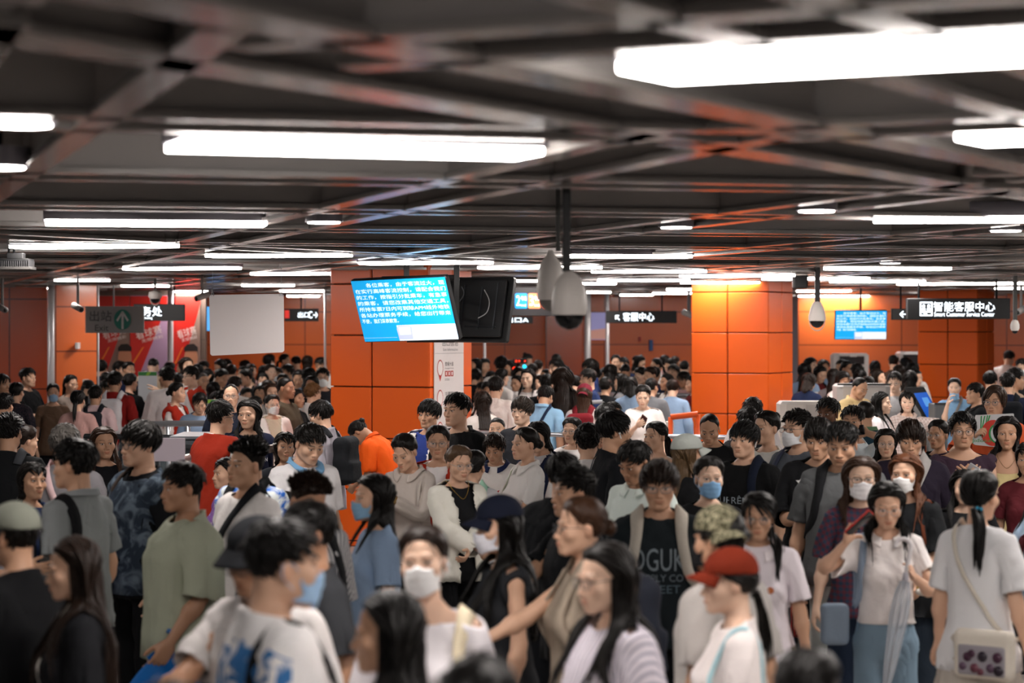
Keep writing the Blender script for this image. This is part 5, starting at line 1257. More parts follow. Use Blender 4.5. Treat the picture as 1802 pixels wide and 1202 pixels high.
b11 = P(288, 643, 36, -142, 'man in white tee with a red shopping bag before the poster wall', 'm', 'short', 'k', ('oversize', '#d6d2d2'), arms=('b', 'd'), tone=2, D=28.4)
b12 = P(327, 643, 35, -58, 'volunteer man in red vest stretching one arm out to point', 'm', 'short', 'k', ('tee', '#d8d2d0'), over=('vest', '#b4301a'), acc=[('glasses', '#333', 'square')], arms=('d', ((.62, -.16, 1.42), (.2, .3, -.9), 0)), curl=(.3, .1), tone=0)
b13 = P(322, 672, 34, 72, 'volunteer woman in red vest over white long sleeves', 'f', 'lowbun', 'k', ('long', '#ddd6d2'), over=('vest', '#b02c1a'), tone=1, D=26.6)
b14 = P(361, 656, 33, 38, 'man with short grey hair behind the red vest volunteers', 'm', 'buzz', 'g', ('tee', '#4a5260'), tone=2, D=31.2)
# --- round the left pillar
c01 = P(632, 735, 44, -118, 'cleaner in orange uniform bending forward at the left pillar', 'f', 'claw', 'k', ('uniform', '#ea5a12'), ('trousers', '#ea5a12'), lean=38, pitch=48, acc=[('clip', '#2a2c30', (0, .12, .05)), ('collar', '#d95010')], arms=('q', 'q'), tone=3, fat=1.1, k=(.86, 1.0))
c02 = P(553, 702, 48, -112, 'man with glasses in grey lilac tee with black backpack left of the pillar', 'm', 'fringe', 'k', ('oversize', '#a9a4ad'), acc=[('glasses', '#d8d8d8')], pitch=10, tone=1)
backpack(c02, '#1b1d21', 'black backpack on the grey lilac tee beside the pillar')
c03 = P(552, 743, 68, 36, 'young man looking down in white tee with light blue collar', 'm', 'short', 'k', ('polo', '#e6e4e6'), acc=[('collar', '#7fb2dc')], pitch=24, tone=1)
c04 = P(504, 760, 54, 14, 'child with white hair clip peering up beside the blue-collared man', 'f', 'bob', 'k', ('tee', '#2a2c33'), pitch=-6, k=(.62, .86), acc=[('clip', '#e8e8e8', (-.075, -.02, .03))], tone=2)
c05 = P(748, 701, 50, -28, 'boy in white jacket with blue lining before the pillar poster', 'm', 'fringe', 'k', ('tee', '#2d3f86'), over=('cardigan', '#dcd8d4'), tone=2)
c06 = P(792, 689, 62, -44, 'tall man in plain black tee before the pillar poster', 'm', 'short', 'd', ('oversize', '#0f1012'), tone=1, D=17.6)
c07 = P(770, 748, 60, 0, 'girl with round glasses in red vest over white tee', 'f', 'lowbun', 'k', ('tee', '#e6e2e2'), over=('vest', '#b02c16'), acc=[('glasses', '#8a8482')], tone=2)
c08 = P(706, 762, 62, -28, 'woman in beige blouse with hair up reading a black phone', 'f', 'claw', 'k', ('long', '#cdc3bb'), ('trousers', '#131417'), pitch=26, arms=('P', 'P'), acc=[('collar', '#cdc3bb'), ('watch', '#c9a86a', 1, 'bracelet')], tone=1)
phone(c08, 'R', 'black phone held up by the woman in beige blouse', '#101114')
shoulderbag(c08, 1, '#cbc2ba', '#17181b', 'black bag hanging behind the arm of the beige blouse woman', z0=.96, size=(.06, .13, .15))
c09 = P(815, 783, 62, 26, 'woman with thin glasses in white knitted cardigan over black top', 'f', 'lowbun', '#4c3a2a', ('tee', '#141518'), ('trousers', '#141519'), over=('cardigan', '#d8d6cc'), pitch=8, arms=('f', 'f'), acc=[('glasses', '#9a9a98'), ('necklace', '#c9a24a')], tone=1)
shoulderbag(c09, -1, '#15161a', '#1a1b1f', 'black bag on a thin strap over the white cardigan', width=.02)
c10 = P(838, 790, 55, 165, 'person in pale shirt with navy collar and mint strap hidden behind the cardigan woman', 'f', 'lowbun', 'k', ('polo', '#c9c9cc'), acc=[('collar', '#2e3770')], D=15.0)
crossbag(c10, -1, '#9fcbb4', 'mint green strap over the pale shirt with navy collar', '#9fcbb4', width=.06)
c11 = P(867, 760, 52, -16, 'boy with tousled hair in white sports jersey looking at a phone', 'm', 'curly', 'b', ('polo', '#e4e0dc'), pitch=20, arms=('p', 'p'), acc=[('collar', '#1f2a50')], k=(.8, .98), tone=2, D=17.2)
phone(c11, 'L', 'phone in yellow brown case held by the jersey boy', '#8a5a1c')
c12 = P(872, 735, 42, -14, 'boy with cropped black hair behind the jersey boy', 'm', 'buzz', 'k', ('tee', '#c8c4c2'), k=(.7, .95), tone=1)
c13 = P(909, 751, 58, -62, 'woman in white shirt with rolled sleeves facing left with a phone', 'f', 'lowbun', 'k', ('shirt', '#dcdbd9'), ('trousers', '#15161a'), arms=('p', 'p'), acc=[('collar', '#dcdbd9')], tone=1, D=16.0)
phone(c13, 'L', 'phone in gold case held by the rolled-sleeve woman', '#9a8a6a')
shoulderbag(c13, -1, '#b9c0a8', '#cfcaba', 'cream quilted round bag at the hip of the rolled-sleeve woman', size=(.05, .12, .11), z0=.90)
c14 = P(912, 696, 52, -30, 'young man with thick fringe looking left above the rolled-sleeve woman', 'm', 'fringe', '#2a221c', ('tee', '#2a2c32'), tone=0, D=19.9)
c15 = P(939, 740, 60, -38, 'woman with hair over her face in white shirt with navy vest', 'f', 'bob', 'd', ('shirt', '#d8d8dc'), over=('vest', '#1c2440'), pitch=18, tone=1, D=17.3)
# --- centre
d01 = P(1001, 734, 47, -24, 'woman with thin round glasses and hair tied back looking left in white top', 'f', 'lowbun', 'k', ('tee', '#dedad8'), acc=[('glasses', '#8d8a88')], tone=1)
d02 = P(1061, 737, 58, -20, 'woman with stern look and grey bag strap left of the earphone man', 'f', 'curtain', 'k', ('tee', '#3a3d42'), over=('cardigan', '#17181b'), tone=2)
d03 = P(1100, 720, 66, 104, 'man with white earphone turned away in black tee', 'm', 'fringe', 'd', ('tee', '#111318'), acc=[('bud', '#f0f0f0')], tone=2)
crossbag(d03, 1, '#4c5257', 'grey bag hanging from the shoulder of the earphone man', '#565d62', width=.03, size=(.12, .06, .16), z0=1.02)
d04 = P(1106, 773, 74, -46, 'man in pale mint polo looking down to the left', 'm', 'short', 'd', ('polo', '#c4cfca'), pitch=22, acc=[('collar', '#c4cfca')], tone=3)
d05 = P(1143, 741, 52, -48, 'woman with ponytail in white top looking left beside the barrier', 'f', 'pony', 'k', ('boat', '#e0dad8'), tone=1)
d06 = P(1160, 806, 86, -4, 'man with glasses in black tee with grey block lettering', 'm', 'fringe', 'b', ('tee', '#1a2125'), ('trousers', '#101216'), pitch=6, acc=[('glasses', '#6a6a6e', 'square')], tone=2, fat=1.08)
backpack(d06, '#b9b2a6', 'pale beige backpack straps over the lettered black tee', body=True)
d07 = P(1131, 677, 38, -6, 'woman in white tee looking at her phone behind the glass barrier', 'f', 'lowbun', 'k', ('oversize', '#e4dedb'), pitch=16, arms=('d', 'P'), tone=0)
phone(d07, 'R', 'small dark red phone held by the woman behind the glass barrier', '#3a1418')
d08 = P(1068, 707, 46, 168, 'person with glossy black hair seen from behind over the stern woman', 'm', 'fringe', 'd', ('tee', '#15171b'))
d09 = P(1034, 741, 40, 178, 'curly dark head between the glasses woman and the stern woman', 'm', 'curly', 'k', ('tee', '#d0ccca'))
d10 = P(1228, 762, 66, 112, 'woman in pale grey cap with long light brown hair in black tee', 'f', 'long', '#58442e', ('tee', '#141518'), acc=[('cap', '#b4bab4')], tone=2)
d11 = P(1252, 803, 74, 6, 'woman in blue mask and black tee with hair in a low bun', 'f', 'lowbun', 'k', ('tee', '#121316'), acc=[('mask', '#8ab8e2')], arms=('P', 'd'), tone=0)
phone(d11, 'L', 'silver phone held by the blue mask woman', '#9a9aa0')
d12 = P(1301, 737, 68, -34, 'tall young man with white earphone in black tee with pale script', 'm', 'fringe', 'd', ('tee', '#101113'), ('trousers', '#101113'), acc=[('bud', '#f2f2f2')], tone=1, D=15.0)
backpack(d12, '#141b2c', 'dark navy backpack strap on the tall earphone man', one=1, body=True)
d13 = P(1247, 728, 54, -14, 'man with receding cropped hair looking down before the right pillar', 'm', 'balding', 'k', ('tee', '#17181b'), pitch=26, tone=2, fat=1.1)
d14 = P(1336, 722, 60, -48, 'woman with hair in a bun and white tee half hidden by the tall earphone man', 'f', 'bun', 'k', ('tee', '#d8d6d0'), tone=1)
d15 = P(1325, 697, 44, 172, 'person wearing headphones seen from behind at the right pillar', 'm', 'short', 'k', ('tee', '#cfc8c8'), acc=[('headphones', '#3a4252')])
d16 = P(1309, 713, 46, -160, 'dark-haired head in front of the headphones person', 'm', 'short', 'k', ('tee', '#2c2c30'))
d17 = P(1389, 717, 64, -52, 'man in white mask and glasses in grey tee with chest lettering', 'm', 'quiff', 'k', ('tee', '#565b63'), ('jeans', '#26384c'), acc=[('mask', '#dcdde0'), ('glasses', '#3a3a40', 'square'), ('bud', '#f0f0f0')], arms=('d', 'p'), tone=1)
backpack(d17, '#3a3f52', 'blue grey backpack strap on the masked man in grey tee', one=-1, body=True)
d18 = P(1450, 697, 54, -32, 'man with dark brown skin and cropped black hair near the white cooler', 'm', 'short', 'd', ('tee', '#2c2f34'), tone=4)
d19 = P(1437, 733, 70, -22, 'man in black jersey with white star and side stripes', 'm', 'fringe', 'k', ('oversize', '#121316', 'sidebar', '#121316'), ('shorts', '#101114', 'hembars', '#d8d8d8'), pitch=12, arms=('d', 'p'), tone=2, D=14.2)
phone(d19, 'R', 'dark phone low in the hand of the star jersey man')
d20 = P(1478, 739, 82, -18, 'heavy young man in grey tee with black strap looking down', 'm', 'short', 'd', ('tee', '#585a5c'), ('trousers', '#b9c0be'), pitch=16, arms=('d', 'd'), fat=1.15, tone=2, D=13.4)
phone(d20, 'R', 'dark phone hanging in the hand of the heavy grey tee man', '#22262a')
backpack(d20, '#17181b', 'black backpack strap over the grey tee', one=-1, body=True)
d21 = P(1497, 712, 54, -18, 'man holding a phone to his ear in a pale shirt', 'm', 'short', 'k', ('tee', '#c9d2d6'), arms=('e', 'd'), tone=2)
phone(d21, 'L', 'dark phone pressed to the ear of the pale shirt man')
d22 = P(1519, 664, 37, 42, 'station worker in beige uniform shirt and red tie looking down', 'm', 'balding', 'k', ('uniform', '#d8bd8a'), acc=[('collar', '#d8bd8a')], pitch=26, tone=2)
d23 = P(1513, 705, 47, -150, 'man in dark teal jacket with green collar seen from behind', 'm', 'balding', 'k', ('long', '#14303e'), acc=[('collar', '#5a7a5c'), ('bud', '#e8e8e8')], tone=2)
# --- right
e01 = P(1560, 754, 52, -6, 'woman with round glasses and long black hair in dark top above the masked pair', 'f', 'long', 'k', ('tee', '#1a1a1e'), acc=[('glasses', '#a8a29a')], tone=1)
e02 = P(1603, 736, 70, -8, 'young man with heavy fringe in dark purple tee with pale grey strap', 'm', 'fringe', 'b', ('tee', '#231c2a'), pitch=14, tone=2, fat=1.06, D=15.0)
crossbag(e02, 1, '#a9a6a4', 'wide pale grey strap crossing the dark purple tee', '#a9a6a4', width=.07)
e03 = P(1563, 688, 40, 66, 'woman with long straight black hair and white top facing right', 'f', 'long', 'd', ('tee', '#dcd4d6'), tone=0)
e04 = P(1597, 688, 37, -8, 'woman in plaid shirt holding one arm up behind her head', 'f', 'bob', 'k', ('shirt', '#b9a49c', 'plaid', '#d8ccc8'), acc=[('collar', '#c4b2aa')], arms=('u', 'd'), tone=0)
e05 = P(1573, 652, 36, -18, 'man with glasses in grey tee beside the tilted touch screen', 'm', 'short', 'k', ('tee', '#a8a8aa'), acc=[('glasses', '#444', 'square')], tone=0, pitch=8)
e06 = P(1679, 665, 33, -14, 'woman in light blue tunic with mask pulled under her chin pointing', 'f', 'lowbun', 'k', ('tee', '#7fa6c9'), acc=[('chinmask', '#8fbbe0')], arms=('d', 'r'), tone=0)
crossbag(e06, 1, '#7a7470', 'grey strap across the light blue tunic', '#6a6460')
e07 = P(1706, 672, 37, -78, 'man in black polo beside the light blue tunic woman', 'm', 'short', 'k', ('polo', '#15171a'), acc=[('collar', '#15171a')], tone=2)
e08 = P(1746, 677, 55, -28, 'person with chin-length hair and glasses holding up a white bag by green handles', 'm', 'mid', '#3a2a20', ('tee', '#e0663c'), acc=[('glasses', '#6a6a70')], arms=('d', ((.10, -.24, 1.34), (.9, .1, -.8), 0)), curl=(.4, .9), tone=2)
e09 = P(1746, 651, 35, 150, 'dark-haired person seen from behind over the white bag holder', 'm', 'fringe', 'd', ('tee', '#2c3038'), D=30.5)
e10 = P(1772, 654, 38, 172, 'man in navy shirt with black backpack at the right pillar', 'm', 'short', 'k', ('tee', '#1b2238'), tone=1)
backpack(e10, '#15181d', 'black backpack on the navy shirt by the far right pillar')
e11 = P(1797, 646, 38, 95, 'person in beige tee cut by the right edge', 'm', 'short', 'k', ('tee', '#b79c84'), tone=2)
e12 = P(1644, 738, 52, -36, 'woman with wire glasses and hair tied back in black top behind the purple tee', 'f', 'lowbun', 'k', ('tee', '#17171a'), acc=[('glasses', '#b0a8a0')], tone=3)
e13 = P(1696, 723, 62, -4, 'young man in dark plum sleeveless top raising a phone with both hands', 'm', 'curly', 'd', ('tank', '#3a2a38'), acc=[('glasses', '#17171a')], arms=('P', 'P'), tone=2, fat=1.06)
phone(e13, 'R', 'silver phone raised by the young man in plum sleeveless top', '#b4b6ba')
e14 = P(1772, 732, 60, -12, 'woman with long black hair in pale yellow camisole and thin necklace', 'f', 'long', 'k', ('cami', '#d2c08c'), acc=[('necklace', '#9a7a50')], tone=2)
e15 = P(1806, 778, 56, -20, 'person with dark hair half cut by the right edge below the camisole woman', 'f', 'bob', 'k', ('tee', '#5a1f26'), tone=2)
e16 = P(1518, 803, 76, -2, 'woman in white mask and black square glasses with long brown hair', 'f', 'longwave', 'br', ('shirt', '#6a3440', 'plaid', '#2c4258'), ('jeans', '#1f2a3c'), acc=[('mask', '#e9e4e8'), ('glasses', '#17171a', 'square')], tone=0, D=12.1)
e17 = P(1587, 798, 74, -26, 'woman in white mask with long auburn hair and black tee', 'f', 'longwave', 'au', ('oversize', '#15171a'), ('wide', '#2a3440'), acc=[('mask', '#efe8ea'), ('watch', '#15161a', 1)], arms=('b', 'd'), tone=1, D=12.9)
e18 = P(1563, 847, 80, -2, 'woman in white blouse and jeans holding a clear umbrella', 'f', 'long', 'd', ('blouse', '#e2dcda'), ('wide', '#7f98ab'), wide=.9, acc=[('collar', '#e2dcda'), ('glasses', '#b8b0aa')], pitch=16, arms=(((.13, -.25, 1.26), (.7, .3, -1), 0), ((.235, -.20, 1.46), (.9, .1, -.9), 20)), curl=(.9, .8), tone=1, D=11.1)
e19 = P(1699, 826, 72, -6, 'woman with long black hair and black top looking out from behind the ponytail woman', 'f', 'long', 'd', ('oversize', '#121316'), ('trousers', '#1d2736'), tone=0, D=13.5)
e20 = P(1737, 824, 84, 142, 'woman in white tee with blue tied ponytail seen from behind at right', 'f', 'sidepony', 'd', ('tee', '#dadadc'), ('skirt', '#c2bab0'), wide=.95, acc=[('clip', '#1ea0cc', (-.045, .115, -.05))], tone=1, D=10.5)
e21 = P(1822, 806, 70, -70, 'person in pale blue shirt with dark red strap at the right edge', 'f', 'long', 'k', ('tee', '#8fa3b8'), arms=('d', 'p'), tone=1)
crossbag(e21, 1, '#4a1a20', 'dark red strap on the pale blue shirt at the right edge', '#4a1a20', width=.06)
# --- nearest row
n01 = P(553, 822, 92, 38, 'man with bristly hair and glasses looking down in grey striped shirt', 'm', 'spiky', 'b', ('oversize', '#b4b2b2', 'stripe', '#5a5e66'), pitch=24, acc=[('glasses', '#555', 'square')], tone=3)
backpack(n01, '#141518', 'black backpack on the bristly-haired man in striped shirt')
n02 = P(512, 877, 96, -64, 'dark-haired head hidden behind the masked man in white jacket', 'm', 'short', 'd', ('tee', '#3a3c40'), tone=3)
n03 = P(538, 905, 152, 112, 'man in light blue mask and white jacket with blue print on the back', 'm', 'short', 'd', ('oversize', '#e6e4e4', 'backblotch', '#3f78b4'), ('trousers', '#1b1f28'), acc=[('mask', '#a6c8ea')], tone=1, pitch=4, D=6.5)
shoulderbag(n03, -1, '#121316', '#17181b', 'black bag on a strap over the white jacket with blue print', width=.045)
n04 = P(428, 908, 132, -40, 'person in black bucket hat and grey tee holding a phone out', 'm', 'short', 'k', ('tee', '#c6c2c0'), ('trousers', '#20242a'), acc=[('bucket', '#1b1d21'), ('glasses', '#555')], pitch=14, arms=('d', ((.10, -.44, 1.14), (.6, .3, -1), 30)), tone=3, D=7.5)
crossbag(n04, 1, '#17191c', 'black strap over the grey tee of the bucket hat person', '#17191c', width=.05)
phone(n04, 'R', 'phone in cream case held out by the bucket hat person', '#d8cba8')
n05 = P(634, 832, 84, -72, 'woman in blue mask with long straight black hair and light blue shirt', 'f', 'curtain', 'd', ('tee', '#8ea6c4'), acc=[('mask', '#8fb8d8')], tone=1)
n06 = P(640, 1035, 148, -95, 'woman with long black hair in profile at the bottom centre', 'f', 'veryLong', 'd', ('tee', '#d8d8dc'), pitch=2, tone=2)
n07 = P(738, 925, 128, -10, 'woman in white mask and white boat-neck blouse at bottom centre', 'f', 'lowbun', 'b', ('boat', '#e6e2ea'), ('trousers', '#b8b4b8'), acc=[('mask', '#f2ecea'), ('bud', '#f4f4f4', (1,))], hy=0, roll=-4, pitch=-4, tone=0)
shoulderbag(n07, 1, '#e6d9bc', '#e2d6ba', 'cream shoulder bag strap on the white boat-neck blouse', width=.05)
n08 = P(851, 1133, 155, 172, 'round dark head cut by the bottom edge', 'm', 'short', 'd', ('tee', '#2a2c30'))
n09 = P(851, 870, 92, -74, 'woman in navy cap and white mask with long black hair', 'f', 'veryLong', 'd', ('tank', '#26282c'), acc=[('cap', '#161b2c'), ('mask', '#dcdce4')], pitch=6, tone=1, D=9.4)
n10 = P(985, 815, 98, -72, 'man with brushed back hair in profile with a dark phone', 'm', 'quiff', 'd', ('tee', '#17191c'), ('trousers', '#14161a'), arms=('d', ((-.02, -.40, 1.12), (.6, .3, -1), 30)), tone=2, D=10.8)
phone(n10, 'R', 'dark phone held out by the man with brushed back hair')
n11 = P(1003, 792, 84, 150, 'broad man in black tee behind the brushed back hair man', 'm', 'short', 'd', ('oversize', '#15171b'), fat=1.15, tone=2, D=12.2)
n12 = P(992, 872, 92, -76, 'woman with brown clipped hair in beige knit top reaching an arm forward', 'f', 'lowbun', 'br', ('tank', '#a59787'), ('trousers', '#1b1d22'), acc=[('glasses', '#2a2a2e', 'square')], arms=('d', ((.02, -.50, 1.10), (.5, .2, -1), 0)), tone=1, D=9.0)
backpack(n12, '#2b2f3a', 'blue grey backpack between the beige top woman and the lettered tee man', straps='#a59787', body=True)
n13 = P(1035, 953, 126, -62, 'woman with long black hair and white striped shirt at bottom centre right', 'f', 'veryLong', 'k', ('oversize', '#cfc8d0', 'stripe', '#a8a4b4'), ('jeans', '#4a5a78'), acc=[('glasses', '#2a2438', 'square')], pitch=6, tone=0)
n14 = P(1250, 962, 112, -86, 'woman in brick red cap and white tee at bottom right of centre', 'f', 'sidepony', 'k', ('tee', '#e2dad8'), acc=[('cap', '#7a2813')], pitch=2, tone=0)
n15 = P(1240, 885, 92, -128, 'person in speckled camouflage cap and grey white tee', 'm', 'short', 'd', ('tee', '#bdb8b4'), acc=[('cap', ('#54523e', 'speck', '#a8a286'), 0, 150), ('mask', '#1c1d20')], tone=2)
n16 = P(1333, 866, 80, -10, 'woman with round glasses and side braid in white polo', 'f', 'braid', 'd', ('polo', '#dcd4da'), ('shorts', '#8a8070'), acc=[('collar', '#e2dade'), ('glasses', '#7a6a64'), ('watch', '#7fa0b4', 1)], pitch=4, tone=2)
backpack(n16, '#1a1b1f', 'black backpack on the white polo woman with braid', body=True, one=-1)
n17 = P(1442, 1132, 140, 150, 'dark head with tied hair cut by the bottom edge at right', 'f', 'lowbun', 'd', ('tee', '#3a3c44'), tone=1)
n18 = P(318, 1182, 130, 165, 'top of a dark head peeping in at the bottom left', 'm', 'short', 'd', ('tee', '#2a2c30'))
# --- middle distance, between the pillars
m01 = P(842, 687, 40, -152, 'woman with long dark hair and white blouse right of the left pillar', 'f', 'long', 'b', ('shirt', '#dfd6d0'), tone=0, D=24.6)
m02 = P(876, 660, 38, 162, 'man in white tee seen from behind right of the left pillar', 'm', 'short', 'k', ('oversize', '#e2d8d2'), tone=1)
m03 = P(962, 676, 38, 160, 'man in light blue polo with dark strap seen from behind bending at the barrier', 'm', 'short', 'k', ('polo', '#8fb8d8'), pitch=20, lean=12, acc=[('collar', '#8fb8d8')], tone=2)
crossbag(m03, -1, '#1c2840', 'dark navy strap across the light blue polo back', '#1c2840')
m04 = P(966, 656, 35, 158, 'man in black tee behind the light blue polo', 'm', 'short', 'k', ('oversize', '#131417'), tone=1)
m05 = P(1031, 674, 38, 166, 'woman in dark red cap with a red backpack seen from behind', 'f', 'curtain', 'br', ('tee', '#d6cac6'), acc=[('cap', '#7e2a38', 0, 180)], tone=1)
backpack(m05, '#7c1f28', 'dark red backpack under the dark red cap')
m06 = P(991, 645, 38, 176, 'person with a curtain of very long dark brown hair between the pillars', 'f', 'veryLong', 'b', ('tee', '#2a2422'))
m07 = P(971, 630, 33, -55, 'man in profile before the dark orange niche', 'm', 'short', 'k', ('tee', '#24262c'), tone=1)
m08 = P(1029, 630, 33, -85, 'man with full black hair left of the grey wall pole', 'm', 'fringe', 'k', ('tee', '#2b3a68'), tone=1)
m09 = P(1026, 648, 32, -75, 'man in blue shirt facing left below the wall pole', 'm', 'short', 'k', ('tee', '#26355e'), tone=2, D=29.6)
m10 = P(1001, 641, 30, 80, 'woman in yellow top facing right', 'f', 'bob', 'k', ('tee', '#d8b83a'), tone=1)
m11 = P(925, 648, 34, -25, 'smiling woman left of the blue polo man', 'f', 'curtain', 'k', ('tee', '#e0dad8'), tone=0)
m12 = P(886, 625, 32, 158, 'man in white tee over black shirt at the far middle', 'm', 'short', 'k', ('oversize', '#e0dcda'), tone=2)
m13 = P(1088, 706, 34, 60, 'man whose face shows between the glossy head and the phone woman', 'm', 'short', 'k', ('tee', '#23262c'), tone=2, D=22)
# ------------------------------------------------------------------ lettering and small builders
def text_arrays(s, size=1.0, extrude=0.0):
    cu = bpy.data.curves.new('t', 'FONT'); cu.body = s; cu.size = size; cu.align_x = 'CENTER'; cu.align_y = 'CENTER'; cu.extrude = extrude; cu.resolution_u = 3
    ob = bpy.data.objects.new('t', cu); COL.objects.link(ob); dg = bpy.context.evaluated_depsgraph_get(); me = ob.evaluated_get(dg).to_mesh()
    V, F = mesh_arrays(me); ob.evaluated_get(dg).to_mesh_clear(); bpy.data.objects.remove(ob); bpy.data.curves.remove(cu); return V, F
def empty(name, loc, label=None, cat=None, group=None):
    r = bpy.data.objects.new(name, None); COL.objects.link(r); r.location = loc; r.empty_display_size = .1
    if label: tag(r, label, cat, group)
    return r
def part(name, V, F, m, root, smooth=False):
    V = np.asarray(V)-np.array(root.location); o = link(name, mesh_np(name, V, [tri(F)], None, smooth), root, [m]); return o
def px_box(x0, y0, x1, y1, D, t, back=0):
    p, q = at(x0, y1, D), at(x1, y0, D); c = (p+q)/2; c[1] += t/2+back; return box_arr(c, (1, 0, 0), (0, 1, 0), (0, 0, 1), (q[0]-p[0])/2, t/2, (q[2]-p[2])/2, .12)
def px_text(s, xc, yc, h, D, m, root, w=None, name='lettering', spin=0):
    V, F = text_arrays(s); hh = V[:, 1].max()-V[:, 1].min(); V = V-[(V[:, 0].max()+V[:, 0].min())/2, (V[:, 1].max()+V[:, 1].min())/2, 0]; k = h/hh; V = V*k
    if w: V[:, 0] *= w/max(V[:, 0].max()-V[:, 0].min(), 1e-6)
    if spin: a = math.radians(spin); V = np.stack([V[:, 0]*math.cos(a)-V[:, 1]*math.sin(a), V[:, 0]*math.sin(a)+V[:, 1]*math.cos(a), V[:, 2]], 1)
    c = at(xc, yc, D); s_ = D/FOC; W = np.stack([c[0]+V[:, 0]*s_, np.full(len(V), c[1]), c[2]+V[:, 1]*s_], 1); return part(name, W, F, m, root)
def px_poly(pts, D, m, root, name, t=.004):
    pts = np.array([at(x, y, D) for x, y in pts]); n = len(pts); V = np.concatenate([pts, pts+[0, t, 0]]); F = [(0, i, i+1) for i in range(1, n-1)]+[(n, n+i+1, n+i) for i in range(1, n-1)]
    for i in range(n): j = (i+1) % n; F += [(i, n+i, n+j), (i, n+j, j)]
    return part(name, V, np.array(F), m, root)
def circ(xc, yc, r, k=28, ry=None): return [(xc+r*math.cos(2*math.pi*i/k), yc+(ry or r)*math.sin(2*math.pi*i/k)) for i in range(k)]
def lathe(c, prof, k=24):
    V = np.array([[c[0]+r*math.cos(2*math.pi*j/k), c[1]+r*math.sin(2*math.pi*j/k), c[2]+z] for r, z in prof for j in range(k)]); F = []
    for i in range(len(prof)-1):
        for j in range(k): F.append((i*k+j, i*k+(j+1) % k, i*k+k+(j+1) % k, i*k+k+j))
    return V, np.array(F)
def hang(root, x, y, D, r, m, name='hanger_rod', ztop=3.46, dy=.0):
    p = at(x, y, D); p[1] += dy; V, F = cyl(p, (p[0], p[1], ztop), r, 10); return part(name, V, F, m, root, True)
LED = plain('#eaf6ff', .5, emit=2.6, name='lit_letters'); GLOW = lambda c, e=1.0: plain(c, .4, emit=e, name='lit_panel')
# ------------------------------------------------------------------ the pair of hanging monitors
def monitor(xc, yc, D, yaw, tilt, w, h, back, label, roll=0):
    a, t = math.radians(yaw), math.radians(tilt); nh = np.array([-math.sin(a), -math.cos(a), 0]); u = np.array([math.cos(a), -math.sin(a), 0]); v = nh*math.sin(t)+np.array([0, 0, math.cos(t)]); n = np.cross(u, v)
    if back: nh2 = -nh; v = nh2*math.sin(t)+np.array([0, 0, math.cos(t)]); n = np.cross(u, v)
    if roll: R_ = rotv(n, math.radians(roll)); u, v = R_@u, R_@v
    c = at(xc, yc, D); r = empty('monitor', c, label, 'monitor'); V, F = box_arr(c-n*.03, u, v, n, w/2, h/2, .028, .25); part('casing', V, F, M_black, r); return r, c, u, v, n
def on(c, u, v, n, off=0): return lambda V: c+V[:, :1]*u+V[:, 1:2]*v+n*off
def flat(pts, f, t=.0):
    V = np.array([[x, y, 0] for x, y in pts]); return f(V), np.array([(0, i, i+1) for i in range(1, len(pts)-1)])
def rect(x0, y0, x1, y1): return [(x0, y0), (x1, y0), (x1, y1), (x0, y1)]
SCREEN = ['　　各位乘客，由于客流过大，现', '在实行高峰客流控制，请配合我们', '的工作，按指引分批乘车，有急事', '的乘客，请您改乘其他交通工具，', '所持车票7日内可到除APM线外地铁', '各站办理票务手续，给您出行带来', '不便，我们深表歉意。']
def notice(r, c, u, v, n, w, h, full=True, e=.62):
    W, H = w-.02, h-.02; f = on(c, u, v, n, .0015)
    V, F = flat(rect(-W/2, -H/2, W/2, H/2), f); s = part('screen', V, F, GLOW('#129fe0', e), r)
    g = on(c, u, v, n, .0030); k = W/15.6
    def sub(nm, pts, col, off, e2=e):
        V, F = flat(pts, on(c, u, v, n, off)); o = part(nm, V, F, GLOW(col, e2), r); return o
    TV, TF, to = [], [], 0
    for i, l in enumerate(SCREEN):
        V, F = text_arrays(l, k*.66); wd = V[:, 0].max()-V[:, 0].min(); x0 = -W/2+k*.35+(k*2 if i == 0 else 0); V[:, 0] -= V[:, 0].min(); V[:, 0] += x0
        if i in (0, 1, 2, 3, 4, 5): V[:, 0] = x0+(V[:, 0]-x0)*((W/2-k*.3-x0)/max(wd, 1e-6))
        V[:, 1] += H/2-H*.085-i*H*.098; TV.append(g(V)); TF.append(F+to); to += len(V)
    part('lettering', np.concatenate(TV), np.concatenate(TF), GLOW('#f4fbff', e*1.25), r)
    yb = -H/2
    sub('train_picture', rect(-.12*W, yb, W/2, yb+.255*H), '#dfeaf6', .0022); sub('train_front', [(-.12*W, yb+.02*H), (.03*W, yb+.02*H), (.04*W, yb+.22*H), (.02*W, yb+.25*H), (-.10*W, yb+.25*H), (-.125*W, yb+.2*H)], '#b4bcd4', .0035)
    sub('train_windscreen', [(-.10*W, yb+.10*H), (.015*W, yb+.10*H), (.02*W, yb+.22*H), (-.10*W, yb+.22*H)], '#e8f4fc', .0045); sub('train_door', rect(.07*W, yb+.06*H, .13*W, yb+.22*H), '#eef3f8', .0035)
    sub('railing_picture', rect(-W/2, yb+.055*H, -.14*W, yb+.062*H), '#8fc8ea', .0035)
    return s
r, c, u, v, n = monitor(711.5, 545.3, 22.0, 33, 19.5, 1.075, .61, False, 'hanging monitor with blue Chinese passenger notice beside the left pillar', 1.6)
notice(r, c, u, v, n, 1.075, .61)
r, c, u, v, n = monitor(812, 544, 22.75, 33, 12, 1.09, .62, True, 'second hanging monitor seen from its black open back with loose cables', -.5)
f = lambda V: c+V[:, :1]*u+V[:, 1:2]*v
nb = -n if n[1] > 0 else n; bk = c+nb*.062-(-n)*0
V, F = box_arr(c+nb*.035, u, v, n, .50, .27, .02, .2); part('back_cover', V, F, plain('#16181b', .6), r)
